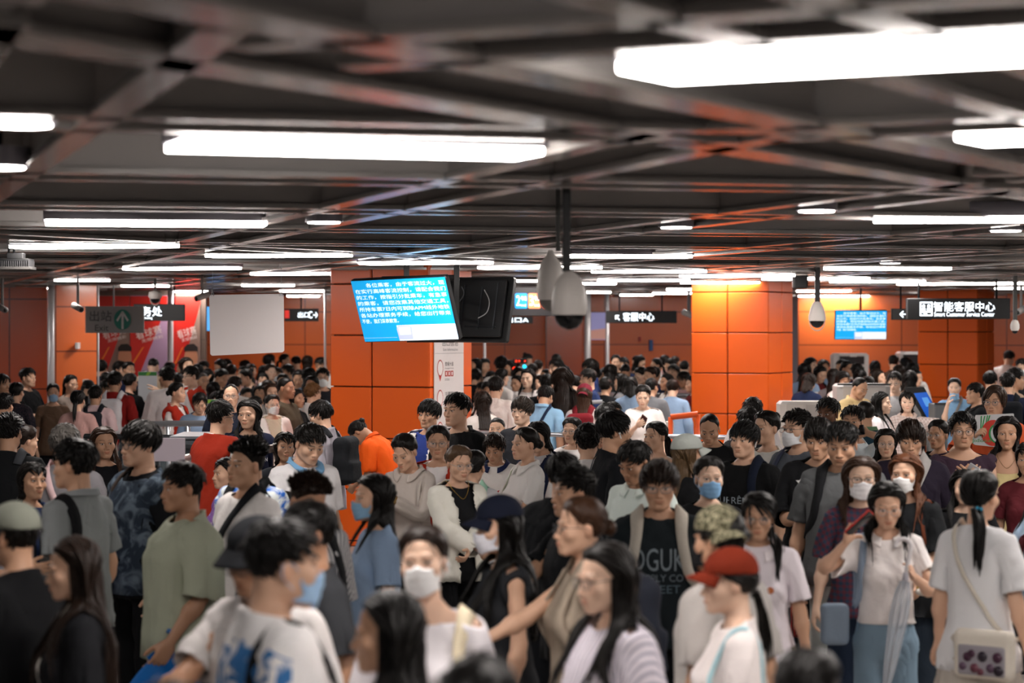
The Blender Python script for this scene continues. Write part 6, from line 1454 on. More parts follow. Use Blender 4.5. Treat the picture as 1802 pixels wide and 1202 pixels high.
for a0, b0, a1, b1 in ((.25, .2, .25, -.2), (.42, .24, .42, -.2), (.05, .22, .05, -.24), (.1, -.18, .45, -.18)):
    p, q = c+u*a0+v*b0+nb*.06, c+u*a1+v*b1+nb*.06; V, F = cyl(p, q, .006, 6); part('bracket', V, F, plain('#34373c', .4, .6), r)
V, F = strand_tube(smooth_path([c+u*.02+v*.2+nb*.07, c+u*.06+v*.12+nb*.08, c+u*-.02+v*-.02+nb*.075, c+u*.0+v*-.2+nb*.07], 20), .004, .004, 6); part('cable', V, F, plain('#6a6d72', .5), r, True)
V, F = strand_tube(smooth_path([c+u*.28+v*.17+nb*.07, c+u*.37+v*.06+nb*.1, c+u*.36+v*-.05+nb*.1, c+u*.25+v*-.10+nb*.07], 20), .004, .004, 6); part('cable', V, F, plain('#c8c8c8', .5), r, True)
r = empty('monitor_mount', at(760, 470, 22.4), 'black twin-pole ceiling mount that carries both monitors', 'mount')
for x, D in ((715.5, 22.35), (803.5, 22.35)): 
    p = at(x, 575, D); V, F = box_arr((p[0], p[1], (p[2]+3.44)/2), (1, 0, 0), (0, 1, 0), (0, 0, 1), .026, .02, (3.44-p[2])/2, .1); part('pole', V, F, M_black, r)
p, q = at(672, 492, 22.4), at(800, 489, 22.38); V, F = cyl(p, q, .03, 8); part('crossbar', V, F, M_black, r)
p, q = at(716, 600, 22.4), at(800, 600, 22.42); V, F = cyl(p, q, .015, 8); part('lower_bar', V, F, M_black, r)
for y_ in (530, 560):
    V, F = cyl(at(803.5, y_, 22.36), at(806, y_, 22.75), .015, 8); part('bracket_arm', V, F, M_black, r)
    V, F = cyl(at(715.5, y_-6, 22.33), at(715.5, y_-6, 22.06), .015, 8); part('bracket_arm', V, F, M_black, r)
# ------------------------------------------------------------------ hanging board and signs
D = 22.0; r = empty('hanging_board', at(434, 572, D), 'blank white board hanging from two wire hooks below the ceiling', 'board')
px_poly([(371, 519), (497, 517), (499, 520), (500, 617), (497, 620), (373, 626), (370, 623), (368, 522)], D, plain('#f6efee', .45), r, 'panel', .012)
for x in (374, 495): V, F = strand_tube(np.array([at(x-2, 521, D-.01), at(x, 499, D), at(x+2, 521, D-.01)]), .004, .004, 6); part('hook', V, F, M_steel, r, True); hang(r, x, 500, D, .0025, M_steel, 'wire')
D = 33; r = empty('exit_sign', at(212, 562, D), 'grey station exit sign with white arrow in a green disc', 'sign')
V, F = px_box(150, 539, 253, 586, D, .05); part('panel', V, F, plain('#84807f', .5), r); px_text('出站', 177, 556, 19, D-.01, plain('#3a3a3c'), r); px_text('Exit', 179, 577, 11, D-.01, plain('#3a3a3c'), r)
px_poly(circ(215.5, 562.5, 15, 30, 18), D-.008, plain('#1d6a5c'), r, 'arrow_disc'); [px_poly(q_, D-.014, plain('#b9b6b4'), r, 'arrow') for q_ in ([(213.7, 579), (213.7, 551), (217.3, 551), (217.3, 579)], [(204.5, 563.5), (214.5, 547.5), (217, 549.5), (207, 566)], [(224, 566), (214, 549.5), (216.5, 547.5), (226.5, 563.5)])]; hang(r, 200, 540, D, .012, M_grey)
D = 34.5; r = empty('led_sign', at(288, 550, D), 'black ticket office sign with white lit characters above the red posters', 'sign')
V, F = px_box(235, 535, 325, 565, D, .08); part('casing', V, F, M_black, r); px_text('票务处', 258, 548, 17, D-.01, LED, r); px_text('Ticketing', 258, 560, 5, D-.01, LED, r); hang(r, 307, 536, D, .012, M_black)
D = 40; r = empty('led_sign', at(530, 554, D), 'black sign with lit exit letter C and arrow left of the left pillar', 'sign')
V, F = px_box(500, 543, 560, 565.5, D, .08); part('casing', V, F, M_black, r); px_poly([(501, 546), (509, 546), (509, 560), (501, 560)], D-.006, GLOW('#c02a24', .8), r, 'red_field'); px_text('出口', 534, 554, 10, D-.01, LED, r); px_text('C→', 551, 554, 12, D-.01, LED, r, w=16); hang(r, 530, 544, D, .012, M_black)
D = 30; r = empty('line_sign', at(940, 530, D), 'dark direction sign with blue 2 and salmon 3 line number plates', 'sign')
V, F = px_box(850, 505, 1032, 556, D, .10); part('casing', V, F, plain('#2a282a', .5), r)
for x0, col, num, l2 in ((906, '#1a84d8', '2', 'Line2'), (929.5, '#f0875a', '3', 'Line3')):
    px_poly([(x0+2, 516), (x0+20, 516), (x0+22, 518), (x0+22, 541), (x0+20, 543), (x0+2, 543), (x0, 541), (x0, 518)], D-.006, GLOW(col, .75), r, 'line_plate'); px_text(num, x0+6, 529, 18, D-.012, LED, r, w=6.5); px_text('号线', x0+15.5, 525, 8, D-.012, LED, r, w=10); px_text(l2, x0+15.5, 537, 4, D-.012, LED, r, w=9)
px_poly(circ(958, 530, 6.5, 24, 13), D-.006, GLOW('#e8553a', .8), r, 'line_plate'); px_poly([(893, 527), (904, 527), (904, 532), (893, 532)], D-.006, LED, r, 'arrow'); hang(r, 900, 506, D, .014, M_black); hang(r, 1010, 506, D, .014, M_black)
D = 40; r = empty('led_sign', at(1128, 557, D), 'far black sign with white lit characters left of the right pillar', 'sign')
V, F = px_box(1067, 547, 1191, 568.5, D, .08); part('casing', V, F, M_black, r); px_text('↖ 客服中心', 1117, 557.5, 15, D-.01, LED, r, w=68); hang(r, 1090, 548, D, .012, M_black); hang(r, 1165, 548, D, .012, M_black)
D = 42; r = empty('led_sign', at(915, 563, D), 'small lit sign below the line number sign', 'sign')
V, F = px_box(880, 557, 938, 569.5, D, .08); part('casing', V, F, M_black, r); px_text('出口A', 910, 563, 9, D-.01, LED, r, w=40); hang(r, 912, 558, D, .012, M_black)
D = 30; r = empty('service_sign', at(1687, 543, D), 'black lit sign reading Smart Customer Service Center at right', 'sign')
r['label'] = 'black lit customer service centre sign hanging before the far right pillar'
V, F = px_box(1596, 525, 1778, 561.5, D, .10); part('casing', V, F, M_black, r); px_text('智能客服中心', 1697, 539.5, 17, D-.01, LED, r, w=108); px_text('Smart Customer Service Center', 1697, 553, 7.5, D-.01, LED, r, w=106)
px_poly([(1619, 531.5), (1641, 531.5), (1641, 556), (1619, 556)], D-.006, LED, r, 'icon_plate'); px_poly([(1621, 533.5), (1639, 533.5), (1639, 554), (1621, 554)], D-.010, M_black, r, 'icon_field')
for x in (1625.5, 1634.5): px_poly(circ(x, 538.5, 2.6, 14), D-.014, LED, r, 'icon_figure'); px_poly([(x-3, 542), (x+3, 542), (x+3, 547), (x-3, 547)], D-.014, LED, r, 'icon_figure')
px_poly([(1622, 548), (1638, 548), (1638, 550), (1631, 550), (1631, 554), (1629, 554), (1629, 550), (1622, 550)], D-.014, LED, r, 'icon_desk')
hang(r, 1618, 526, D, .014, M_black, dy=.05); hang(r, 1755, 526, D, .014, M_black, dy=.05)
D = 34; r = empty('led_sign', at(1586, 553, D), 'dark sign partly hidden behind the customer service sign', 'sign'); V, F = px_box(1569, 543, 1640, 563, D, .08); part('casing', V, F, M_black, r); px_text('←', 1590, 553, 12, D-.01, LED, r); hang(r, 1585, 544, D, .012, M_black)
D = 38; r = empty('monitor', at(1515, 572, D), 'far blue notice screen hanging right of the right pillar', 'monitor'); c = at(1515, 572, D); t_ = math.radians(10); n = np.array([0, -math.cos(t_), -math.sin(t_)]); u = np.array([1., 0, 0]); v = np.array([0, -math.sin(t_), math.cos(t_)])
V, F = box_arr(c-n*.03, u, v, n, .41, .235, .028, .2); part('casing', V, F, M_black, r); notice(r, c, u, v, n, .82, .47, e=.9); hang(r, 1515, 547, D, .02, M_black, dy=.04)
D = 41; r = empty('monitor', at(375, 562, D), 'blue lit screen half hidden behind the white hanging board', 'monitor'); V, F = px_box(354, 539, 396, 583, D, .06); part('casing', V, F, M_black, r); px_poly([(355, 540), (395, 540), (395, 582), (358, 582), (355, 577)], D-.006, GLOW('#5aa8e8', 1.0), r, 'screen'); hang(r, 375, 540, D, .02, M_black, dy=.03)
# ------------------------------------------------------------------ red posters with a running figure's portrait, far left
D = 38.97; RED = plain('#cf1f12', .45); LIL = plain('#b494b4', .5)
for x0, x1, lab, dim in ((172, 228, 'red sports poster half behind the exit sign with a portrait', 0), (229, 294, 'brightest red and lilac sports poster with slanted white lettering', 1), (305, 352, 'dim red sports poster right of the grey wall pole', 0)):
    r = empty('poster', at((x0+x1)/2, 600, D), lab, 'poster', None); V, F = px_box(x0, 520, x1, 760, D, .02); w_ = x1-x0; part('sheet', V, F, LIL if dim else plain('#8f7468', .5), r)
    px_poly([(x0, 521), (x1, 521), (x1, 535), (x0+w_*.62, 600), (x0+w_*.28, 655), (x0+w_*.12, 690), (x0, 690)], D-.006, RED, r, 'red_field'); px_poly([(x0+w_*.10, 640), (x0+w_*.38, 610), (x0+w_*.32, 612), (x0+w_*.04, 640)], D-.010, plain('#f0801c', .45), r, 'orange_flash')
    px_text('看球赛', x0+w_*.5, 585, 15, D-.012, plain('#efe0da'), r, w=w_*.72, spin=16); px_text('无限精彩', x0+w_*.60, 596, 6, D-.012, plain('#efe0da'), r, w=w_*.6, spin=14)
    if dim == 0:
        fx = x0+w_*.85 if x0 < 200 else x0+w_*.66; px_poly(circ(fx, 630, 12, 24, 19), D-.014, plain('#c98a68'), r, 'portrait_face'); px_poly([(fx-12, 618), (fx-12, 612), (fx-7, 606), (fx+5, 605), (fx+12, 611), (fx+12, 618)], D-.018, plain('#1a1210'), r, 'portrait_hair')
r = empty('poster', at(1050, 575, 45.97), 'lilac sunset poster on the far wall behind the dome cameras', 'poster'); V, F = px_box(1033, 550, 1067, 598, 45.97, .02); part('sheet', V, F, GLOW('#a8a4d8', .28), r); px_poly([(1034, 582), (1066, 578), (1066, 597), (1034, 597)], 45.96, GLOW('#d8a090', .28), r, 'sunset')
for x0, y0, x1, y1, col, lab in ((1143, 598, 1149, 617, '#2f5f9c', 'small blue upright sign on the far orange wall'), (1124, 593, 1128, 601, '#a02a1a', 'tiny red fire sign on the far orange wall'), (132, 603, 137, 614, '#d8d4d2', 'white plate on the bright orange wall at left'), (145, 668, 150, 678, '#cfc8c4', 'lower white plate on the bright orange wall at left')):
    DD = 45.8 if x0 > 900 else 33.55; r = empty('wall_sign', at((x0+x1)/2, (y0+y1)/2, DD), lab, 'sign'); V, F = px_box(x0, y0, x1, y1, DD, .35); part('plate', V, F, plain(col, .5), r)
# ------------------------------------------------------------------ exit information panel on the left pillar
def pillar_poster():
    R_, c0, u_, v_ = PIL1; face = c0-u_*(1.11/2+.012)           # right hand side face
    ex = v_; W2 = .33; r = empty('exit_poster', face+np.array([0, 0, 1.6]), 'white exit information panel with red map pins on the left pillar', 'poster'); nrm = -u_
    ctr = face+ex*-.07; zc = 1.46; V, F = box_arr(ctr+np.array([0, 0, zc])+nrm*.006, ex, nrm, (0, 0, 1), W2, .004, .62, .1); part('sheet', V, F, plain('#d4ccca', .5), r)
    Ct = ctr+nrm*.0125
    def f(V, off=0): V = np.asarray(V, float); return Ct+V[:, :1]*ex+np.array([0, 0, 1.])*V[:, 1:2]+nrm*off
    def tx(s, x, z, h, col, w=None):
        V, F = text_arrays(s); V = V-[0, (V[:, 1].max()+V[:, 1].min())/2, 0]; V = V*h/(V[:, 1].max()-V[:, 1].min()); V[:, 0] -= V[:, 0].min()
        if w: V[:, 0] *= w/V[:, 0].max()
        V[:, 0] += x; V[:, 1] += z; part('lettering', f(V), F, plain(col), r)
    def poly(nm, pts, col, off): V, F = flat(pts, lambda q: f(q, off)); part(nm, V, F, plain(col), r)
    tx('出口信息', -.16, 2.045, .05, '#4a4a4c', .36); tx('Exit Information', -.14, 1.985, .028, '#77777a', .33); poly('rule', rect(-W2+.01, 1.945, W2-.01, 1.949), '#9a9698', .001)
    for z, L_, t1, t2, n_ in ((1.80, 'E', '黄埔大道', 'Huangpu Dadao', 3), (1.50, 'G', '华夏路', 'Huaxia Road', 1), (1.18, 'H', '华成路', 'Huacheng Road', 2)):
        poly('map_pin', circ(-.21, z, .066, 24, .084)+[], '#b0281e', .001); poly('pin_field', circ(-.21, z, .056, 24, .072), '#dcd4d2', .002); poly('pin_tip', [(-.25, z-.06), (-.17, z-.06), (-.21, z-.135)], '#b0281e', .0015); tx(L_, -.24, z, .07, '#a8281e', .05)
        tx(t1, -.10, z+.04, .042, '#3c3c3e', .19); tx(t2, -.10, z-.005, .016, '#6a6a6c', .2)
        for i in range(n_): poly('exit_icon', rect(-.10+i*.065, z-.085, -.045+i*.065, z-.03), '#b0281e', .001); poly('icon_mark', rect(-.085+i*.065, z-.075, -.062+i*.065, z-.04), '#e0d8d6', .002)
        tx('公交站', -.10, z-.115, .024, '#5a5a5c', .1)
pillar_poster()
# ------------------------------------------------------------------ cameras and things under the ceiling
def dome(xc, D, s, rows, pole_x, pole_w, lab, dark='#0c0f12', ring=False):
    r = empty('dome_camera', at(xc, 540, D), lab, 'camera'); k = D/FOC; c = at(xc, HORZ, D)
    pr = [(rr*k, (HORZ-y)*k) for rr, y in rows]; V, F = lathe((c[0], c[1], c[2]), pr[::-1], 28); part('housing', V, F, plain('#ece6e0', .4), r, True)
    y0, r0 = rows[-1][1], rows[-1][0]; dr = [(r0*.88*math.cos(a)*k, (HORZ-y0-r0*.88*math.sin(a))*k) for a in np.linspace(0, math.pi/2*.98, 8)]; V, F = lathe((c[0], c[1], c[2]), dr[::-1], 28); part('lens_dome', V, F, plain(dark, .12), r, True)
    if ring: a = np.linspace(0, math.pi, 20); V, F = strand_tube(np.stack([c[0]+np.cos(a)*r0*.95*k, 0*a+c[1], c[2]+(HORZ-y0-np.sin(a)*r0*1.2)*k], 1), 1.1*k, 1.1*k, 6); part('guard_ring', V, F, plain('#bcb6b0', .4), r, True)
    p = at(pole_x, rows[0][1]+2, D); V, F = box_arr((p[0], p[1], (p[2]+3.46)/2), (1, 0, 0), (0, 1, 0), (0, 0, 1), pole_w*k/2, pole_w*k/2, (3.46-p[2])/2, .15); part('stem', V, F, M_black if pole_w > 8 else plain('#4a4a48', .5), r)
dome(1002, 10.2, 1, [(6, 476), (15, 484), (24, 496), (29, 512), (31, 530), (31.5, 548), (30, 554)], 997, 15, 'large blurred white dome camera on a thick black stem, the front one')
dome(969, 11.8, 1, [(4, 440), (9, 452), (16, 460), (22, 474), (24, 494), (24, 520), (23, 528)], 982, 8, 'white dome camera half hidden behind the front dome camera', '#8a8580')
dome(1438, 25, 1, [(4, 530), (8, 534), (12, 543), (15, 555), (15.5, 562), (14, 565)], 1438.5, 9, 'white egg-shaped dome camera right of the right pillar', '#15181c', True)
dome(273, 30, 1, [(3, 512), (11, 514), (12, 522), (9, 526)], 273, 4, 'small grey dome camera above the ticket sign', '#15181c', True)
dome(1786, 27, 1, [(3, 562), (6, 566), (8, 572), (8, 578), (6, 582)], 1786.5, 7, 'small camera on a long white stem at the right edge', '#1a1c20')
for x, y, D, lab, s in ((137, 541, 29, 'bullet camera before the bright orange wall at left', 1), (4, 542, 29, 'bullet camera cut by the left edge', 1), (356, 522, 28, 'bullet camera left of the hanging board', -1), (1212, 553, 40, 'small dark camera above the crowd left of the right pillar', 1), (1797, 546, 33, 'camera at the right edge beyond the white stem', -1)):
    r = empty('bullet_camera', at(x, y, D), lab, 'camera'); k = D/FOC; c = at(x, y, D); V, F = cyl(c+np.array([-9*k*s, .05, 4*k]), c+np.array([9*k*s, -.10, -4*k]), 5.5*k, 12); part('body', V, F, plain('#a9a5a2', .45), r, True)
    V, F = cyl(c+np.array([7*k*s, -.09, -3.2*k]), c+np.array([9.6*k*s, -.105, -4.3*k]), 4*k, 12); part('lens', V, F, M_black, r, True); V, F = cyl(c, (c[0], c[1], 3.46), 2.5*k, 8); part('stem', V, F, plain('#8a8886', .5), r, True)
r = empty('speaker_box', at(1409, 492, 27), 'black speaker box under the ceiling by the egg-shaped camera', 'speaker'); V, F = px_box(1396, 478, 1422, 507, 27, .16); part('cabinet', V, F, M_black, r); hang(r, 1409, 480, 27, .015, M_black, dy=.08)
r = empty('ceiling_device', at(25, 455, 17), 'black bracketed ribbed device under the ceiling at the far left', 'device'); V, F = px_box(11, 445, 40, 455, 17, .10); part('clamp', V, F, M_black, r)
for i in range(14): V, F = px_box(-2+i*3.9, 458, .2+i*3.9, 469, 17, .2); part('fin', V, F, plain('#2c2c2e', .5), r)
V, F = px_box(-4, 469, 53, 474, 17, .22); part('tray', V, F, plain('#4a4846', .5), r)
V, F = px_box(-2, 455, 50, 459, 17, .2); part('bridge', V, F, M_black, r)
for x in (13, 22): hang(r, x, 446, 17, .008, M_black, dy=.05)
r = empty('ceiling_sensor', at(1601, 438, 20), 'tiny black sensor box under the ceiling at right', 'device'); V, F = px_box(1596, 432, 1606, 445, 20, .05); part('casing', V, F, M_black, r); hang(r, 1601, 433, 20, .005, M_black, dy=.02)
# ------------------------------------------------------------------ barriers, counters, machines
NOGO = []
def railing(pts, label, m=None, r0=.022, glassy=False, low=None, posts=2, cat='railing', name='railing'):
    """pts: (column, row, distance) of the top rail"""
    m = m or M_steel; P_ = [at(*p) for p in pts]; r = empty(name, (P_[0][0], P_[0][1], 0), label, cat); V, F = strand_tube(np.array(P_) if len(P_) > 2 else np.stack([P_[0]+(P_[1]-P_[0])*t for t in np.linspace(0, 1, 3)]), r0, r0, 12); part('top_rail', V, F, m, r, True)
    p, q = P_[0], P_[-1]; NOGO.append((p[:2], q[:2]))
    for i in range(posts): c = p+(q-p)*i/(posts-1); V, F = cyl((c[0], c[1], 0), c, r0*.8, 10); part('post', V, F, m, r, True)
    for z in (low or []): V, F = cyl((p[0], p[1], p[2]-z), (q[0], q[1], q[2]-z), r0*.6, 8); part('lower_rail', V, F, m, r, True)
    if glassy:
        d = q-p; L = np.linalg.norm(d); d = d/L; c = (p+q)/2; c[2] = p[2]/2+.02; nn = np.array([-d[1], d[0], 0]); V, F = box_arr(c, d, nn, (0, 0, 1), L/2-.02, .006, p[2]/2-.08, .1); part('glass_panel', V, F, glass('#9fb0b8', .22, .06), r)
    return r
railing([(975, 693, 31), (1225, 696, 33)], 'steel topped glass barrier between the two orange pillars', glassy=True, posts=4, r0=.03)
railing([(832, 761, 23.6), (1012, 766, 22.6)], 'steel railing behind the glasses woman right of the left pillar', posts=3, low=[.35])
railing([(1150, 768, 22), (1290, 770, 21.4)], 'steel railing behind the ponytail woman at the right pillar', posts=3, low=[.3])
railing([(1030, 708, 28), (1060, 707, 28)], 'short rail piece behind the red cap', posts=2)
railing([(1404, 700, 32), (1480, 700, 32)], 'steel topped barrier between the right pillar and the counter', glassy=True, posts=2)
railing([(262, 746, 24.2), (366, 745, 23.8)], 'white steel railing in front of the red vest woman', posts=4, r0=.03, low=[.5])
railing([(150, 768, 21.5), (345, 770, 20.8)], 'black topped barrier at the pink tee woman', m=plain('#2e3034', .35, .6), posts=4, r0=.025, glassy=True)
railing([(318, 808, 17.6), (362, 800, 17.8)], 'short white railing by the stout man', posts=2, r0=.03, m=plain('#cfcbc8', .3, .4))
railing([(440, 793, 16.8), (486, 789, 17.0)], 'brown handrail by the child with hair clip', posts=2, r0=.03, m=plain('#6a5a52', .3, .4))
r = railing([(1180, 734, 24), (1228, 729, 24)], 'orange tube railing at the foot of the right pillar', m=plain('#d8521a', .35), posts=2, r0=.03, low=[.3]); V, F = px_box(1173, 742, 1186, 762, 24, .12); part('junction_box', V, F, plain('#cfcac6', .5), r)
r = empty('xray_conveyor', (at(325, 800, 19)[0], 19.2, 0), 'grey baggage conveyor machine behind the stout man', 'machine'); V, F = px_box(300, 772, 356, 1400, 19.0, .8); V[:, 2] = np.maximum(V[:, 2], 0); part('body', V, F, plain('#5a6068', .45), r); V, F = px_box(304, 782, 350, 790, 18.95, .06); part('control_strip', V, F, plain('#2a2e34', .4), r); V, F = px_box(322, 796, 346, 806, 18.95, .05); part('control_box', V, F, plain('#3c4148', .4), r); V, F = px_box(298, 768, 358, 773, 18.98, .84); part('cover', V, F, plain('#7a8088', .35), r)
def stand(x0, y0, x1, y1, D, lab, col, top=None, logo=None):
    r = empty('notice_stand', (at((x0+x1)/2, 0, D)[0], D, 0), lab, 'notice board'); V, F = px_box(x0, y0, x1, y1, D, .03); part('panel', V, F, plain(col, .5), r)
    if top: px_poly(rect(x0+.5, y0+.5, x1-.5, y0+7), D-.006, plain('#2f7a3a', .5), r, 'green_band'); px_poly([((x0+x1)/2, y0+.5), ((x0*.3+x1*.7), y0+.5), ((x0+x1)/2+2, y0+7), ((x0*.6+x1*.4), y0+7)], D-.010, plain('#8ab83a', .5), r, 'band_wedge')
    if logo:
        px_poly(rect(*logo), D-.008, plain('#d8742a', .5), r, 'logo'); px_text('安检须知', (x0+x1)/2+6, (y0+y1)/2+2, 4, D-.01, plain('#7a7a80'), r)
        for i in range(3): px_poly(rect(x0+4, y1-14+i*4, x1-6, y1-12.6+i*4), D-.008, plain('#a9a6ac', .5), r, 'text_line')
    for x in (x0+3, x1-3): p = at(x, y1, D); V, F = cyl((p[0], p[1]+.02, 0), (p[0], p[1]+.02, p[2]+.02), .012, 8); part('leg', V, F, M_grey, r, True)
    return r
stand(346, 703, 384, 745, 26.2, 'white notice stand with green top and orange logo left of the red vest man', '#c9c4ca', True, (352, 716, 363, 725))
stand(243, 654, 276, 738, 31.0, 'white and blue notice stand with green top behind the white tee man', '#c8ccd2', True)
stand(266, 771, 325, 812, 15.5, 'plain pale pinkish board behind the stout man', '#cbbfc9')
def cabinet(x0, y0, x1, D, dep, name, lab, cat, col, parts=()):
    p_, q_ = at(x0, 0, D+dep/2), at(x1, 0, D+dep/2); NOGO.append((p_[:2], q_[:2])); NOGO.append((p_[:2]+[0, .3], q_[:2]+[0, .3]))
    r = empty(name, (at((x0+x1)/2, 0, D)[0], D, 0), lab, cat); V, F = px_box(x0, y0, x1, 1500, D, dep); V[:, 2] = np.maximum(V[:, 2], 0.0); part('body', V, F, plain(col, .45), r)
    for nm, a, b, c, d, co, off in parts: V, F = px_box(a, b, c, d, D-off, .03); part(nm, V, F, co if not isinstance(co, str) else plain(co, .4), r)
    return r
r = cabinet(1374, 707, 1462, 21.8, .42, 'air_cooler', 'white portable air cooler with louvres beside the right pillar', 'cooler', '#d6cfc8', [('side_panel', 1420, 712, 1460, 800, '#bfb8b2', .02)])
for i in range(9): V, F = px_box(1405, 722+i*5.2, 1422, 724.6+i*5.2, 21.76, .03); part('louvre_slat', V, F, plain('#8e8882', .5), r)
cabinet(1474, 676, 1568, 27.4, .5, 'service_counter', 'grey service counter panel behind the beige uniform worker', 'counter', '#a9a6a4', [('black_edge', 1474, 675, 1568, 678, '#1d1f22', .02), ('panel_line', 1474, 712, 1568, 713, '#d8d4d0', .02)])
cabinet(1406, 692, 1482, 33, .4, 'baggage_table', 'white topped table between the right pillar and the counter', 'table', '#55585c', [('white_top', 1404, 690, 1484, 694, '#d8d6d4', .03)])
cabinet(1468, 622, 1530, 42, .6, 'ticket_machine', 'white ticket machine with dark screen under the blue screen', 'machine', '#d2d0ce', [('dark_panel', 1478, 627, 1521, 641, '#15181c', .03), ('slot', 1478, 646, 1521, 660, '#1c3a38', .03), ('card_reader', 1496, 624, 1508, 628, '#e8e6e4', .05)])
cabinet(1584, 619, 1640, 42, .6, 'ticket_machine', 'white ticket machine with dark screen at the far right pillar', 'machine', '#d2d0ce', [('dark_panel', 1590, 624, 1624, 640, '#15181c', .03)])
cabinet(1645, 711, 1668, 25.4, .4, 'equipment_box', 'grey metal box beside the tilted touch screen', 'box', '#5c5f62', [('lid', 1645, 709, 1668, 712, '#2a2c30', .01)])
r = empty('touch_kiosk', (at(1625, 700, 26)[0], 26, 0), 'tilted black touch screen kiosk with blue display', 'kiosk'); px_poly([(1592, 682), (1626, 681), (1656, 735), (1629, 739)], 26, M_black, r, 'casing', .05); px_poly([(1608, 692), (1631, 690), (1652, 732), (1632, 736)], 25.99, GLOW('#1c5fc8', .30), r, 'screen', .004); px_poly([(1622, 700), (1632, 699), (1640, 714), (1630, 716)], 25.98, GLOW('#5aa0e8', .35), r, 'screen_window', .003); p = at(1640, 738, 26.06); V, F = cyl((p[0], p[1], 0), p, .06, 10); part('pedestal', V, F, M_black, r, True)
for x, y, col, lab in ((905.5, 649, '#ff3a20', 'red signal lamp among the far crowd'), (923, 645, '#20b8e0', 'cyan signal lamp among the far crowd')):
    r = empty('gate_lamp', at(x, y, 35.5), lab, 'light'); V, F = cyl(at(x, y, 35.48), at(x, y, 35.56), 3.6/FOC*35.5, 18); part('lamp', V, F, GLOW(col, 2.0), r); p = at(x, y+4, 35.6); V, F = cyl((p[0], p[1], 0), at(x, y, 35.6), .05, 10); part('pillar', V, F, M_black, r, True)
r = empty('gate_display', at(912, 635, 36), 'small red lit display over the far ticket gates', 'sign'); V, F = px_box(903, 631, 928, 640, 36, .06); part('casing', V, F, M_black, r); px_text('暂停', 911, 635.5, 5, 35.98, GLOW('#ff4020', 1.5), r, w=10); px_text('×', 924, 635.5, 4, 35.98, GLOW('#ff4020', 1.5), r); p = at(912, 640, 36.03); V, F = cyl((p[0], p[1], 0), p, .03, 8); part('post', V, F, M_black, r, True)
# ------------------------------------------------------------------ things people carry
from mathutils.bvhtree import BVHTree
def print_on(w, txt, z, h, col, item='shirt', x=0, wd=None, back=False, spin=0, shape=None):
    """lettering laid on the cloth of a figure"""
    pv, ff, ob = w.items[item]; f = ff[(ff < len(pv)//2).all(1)] if len(pv) % 2 == 0 else ff; t = BVHTree.FromPolygons(pv.tolist(), f.tolist())
    if shape is not None: V = np.array([[a, b, 0] for a, b in shape], float); F = np.array([(0, i, i+1) for i in range(1, len(shape)-1)])
    else:
        V, F = text_arrays(txt); V = V-[(V[:, 0].max()+V[:, 0].min())/2, (V[:, 1].max()+V[:, 1].min())/2, 0]; V *= h/(V[:, 1].max()-V[:, 1].min())
        if wd: V[:, 0] *= wd/(V[:, 0].max()-V[:, 0].min())
        bm = bmesh.new(); me = mesh_np('q', V, [F]); bm.from_mesh(me); bmesh.ops.subdivide_edges(bm, edges=[e for e in bm.edges if e.calc_length() > .03], cuts=2, use_grid_fill=False); bmesh.ops.triangulate(bm, faces=bm.faces[:]); bm.to_mesh(me); bm.free(); V, F = mesh_arrays(me); bpy.data.meshes.remove(me)
    if spin: a = math.radians(spin); V = np.stack([V[:, 0]*math.cos(a)-V[:, 1]*math.sin(a), V[:, 0]*math.sin(a)+V[:, 1]*math.cos(a), V[:, 2]], 1)
    s = -1 if back else 1; out = []
    for a, b, _ in V:
        hit = t.ray_cast(Vector((x+a*s, -1.0*s, z+b)), Vector((0, s, 0))); out.append((x+a*s, (hit[0].y if hit[0] else -.13*s)-.0045*s, z+b))
    o = link('lettering' if shape is None else 'print', mesh_np('lettering', np.array(out), [F], None, False), ob, [plain(col, .7)]); return o
print_on(d06, 'DGUK', 1.245, .11, '#77838a', wd=.26); print_on(d06, 'SUPPLY CO', 1.155, .035, '#66727a', wd=.24); print_on(d06, 'STREET', 1.10, .04, '#4f626c', wd=.21)
print_on(d12, 'SUPRÊME', 1.22, .055, '#8f9aa2', wd=.30); print_on(d17, 'TRAIN', 1.26, .04, '#cfd2d4', wd=.17); print_on(d17, 'Y', 1.16, .05, '#aab0b4'); print_on(a16, 'PER ASSOCIATION', 1.24, .03, '#d8d8dc', wd=.27)
star = [(.035*(1 if i % 2 == 0 else .42)*math.sin(math.pi*i/5), .035*(1 if i % 2 == 0 else .42)*math.cos(math.pi*i/5)) for i in range(10)]
print_on(d19, '', 1.34, 0, '#e0e0e0', x=-.09, shape=[(0, 0)]+star+[star[0]])
for dx in (.0, ): print_on(c11, '~', 1.24, .03, '#c03030', wd=.16)
print_on(n16, '', 1.24, 0, '#c06a3a', x=.07, shape=circ(0, 0, .018, 14))
for i, z in enumerate((1.36, 1.31, 1.26)): print_on(a05, '', z, 0, '#e0e0e0', x=.0, shape=circ(0, 0, .006, 10))
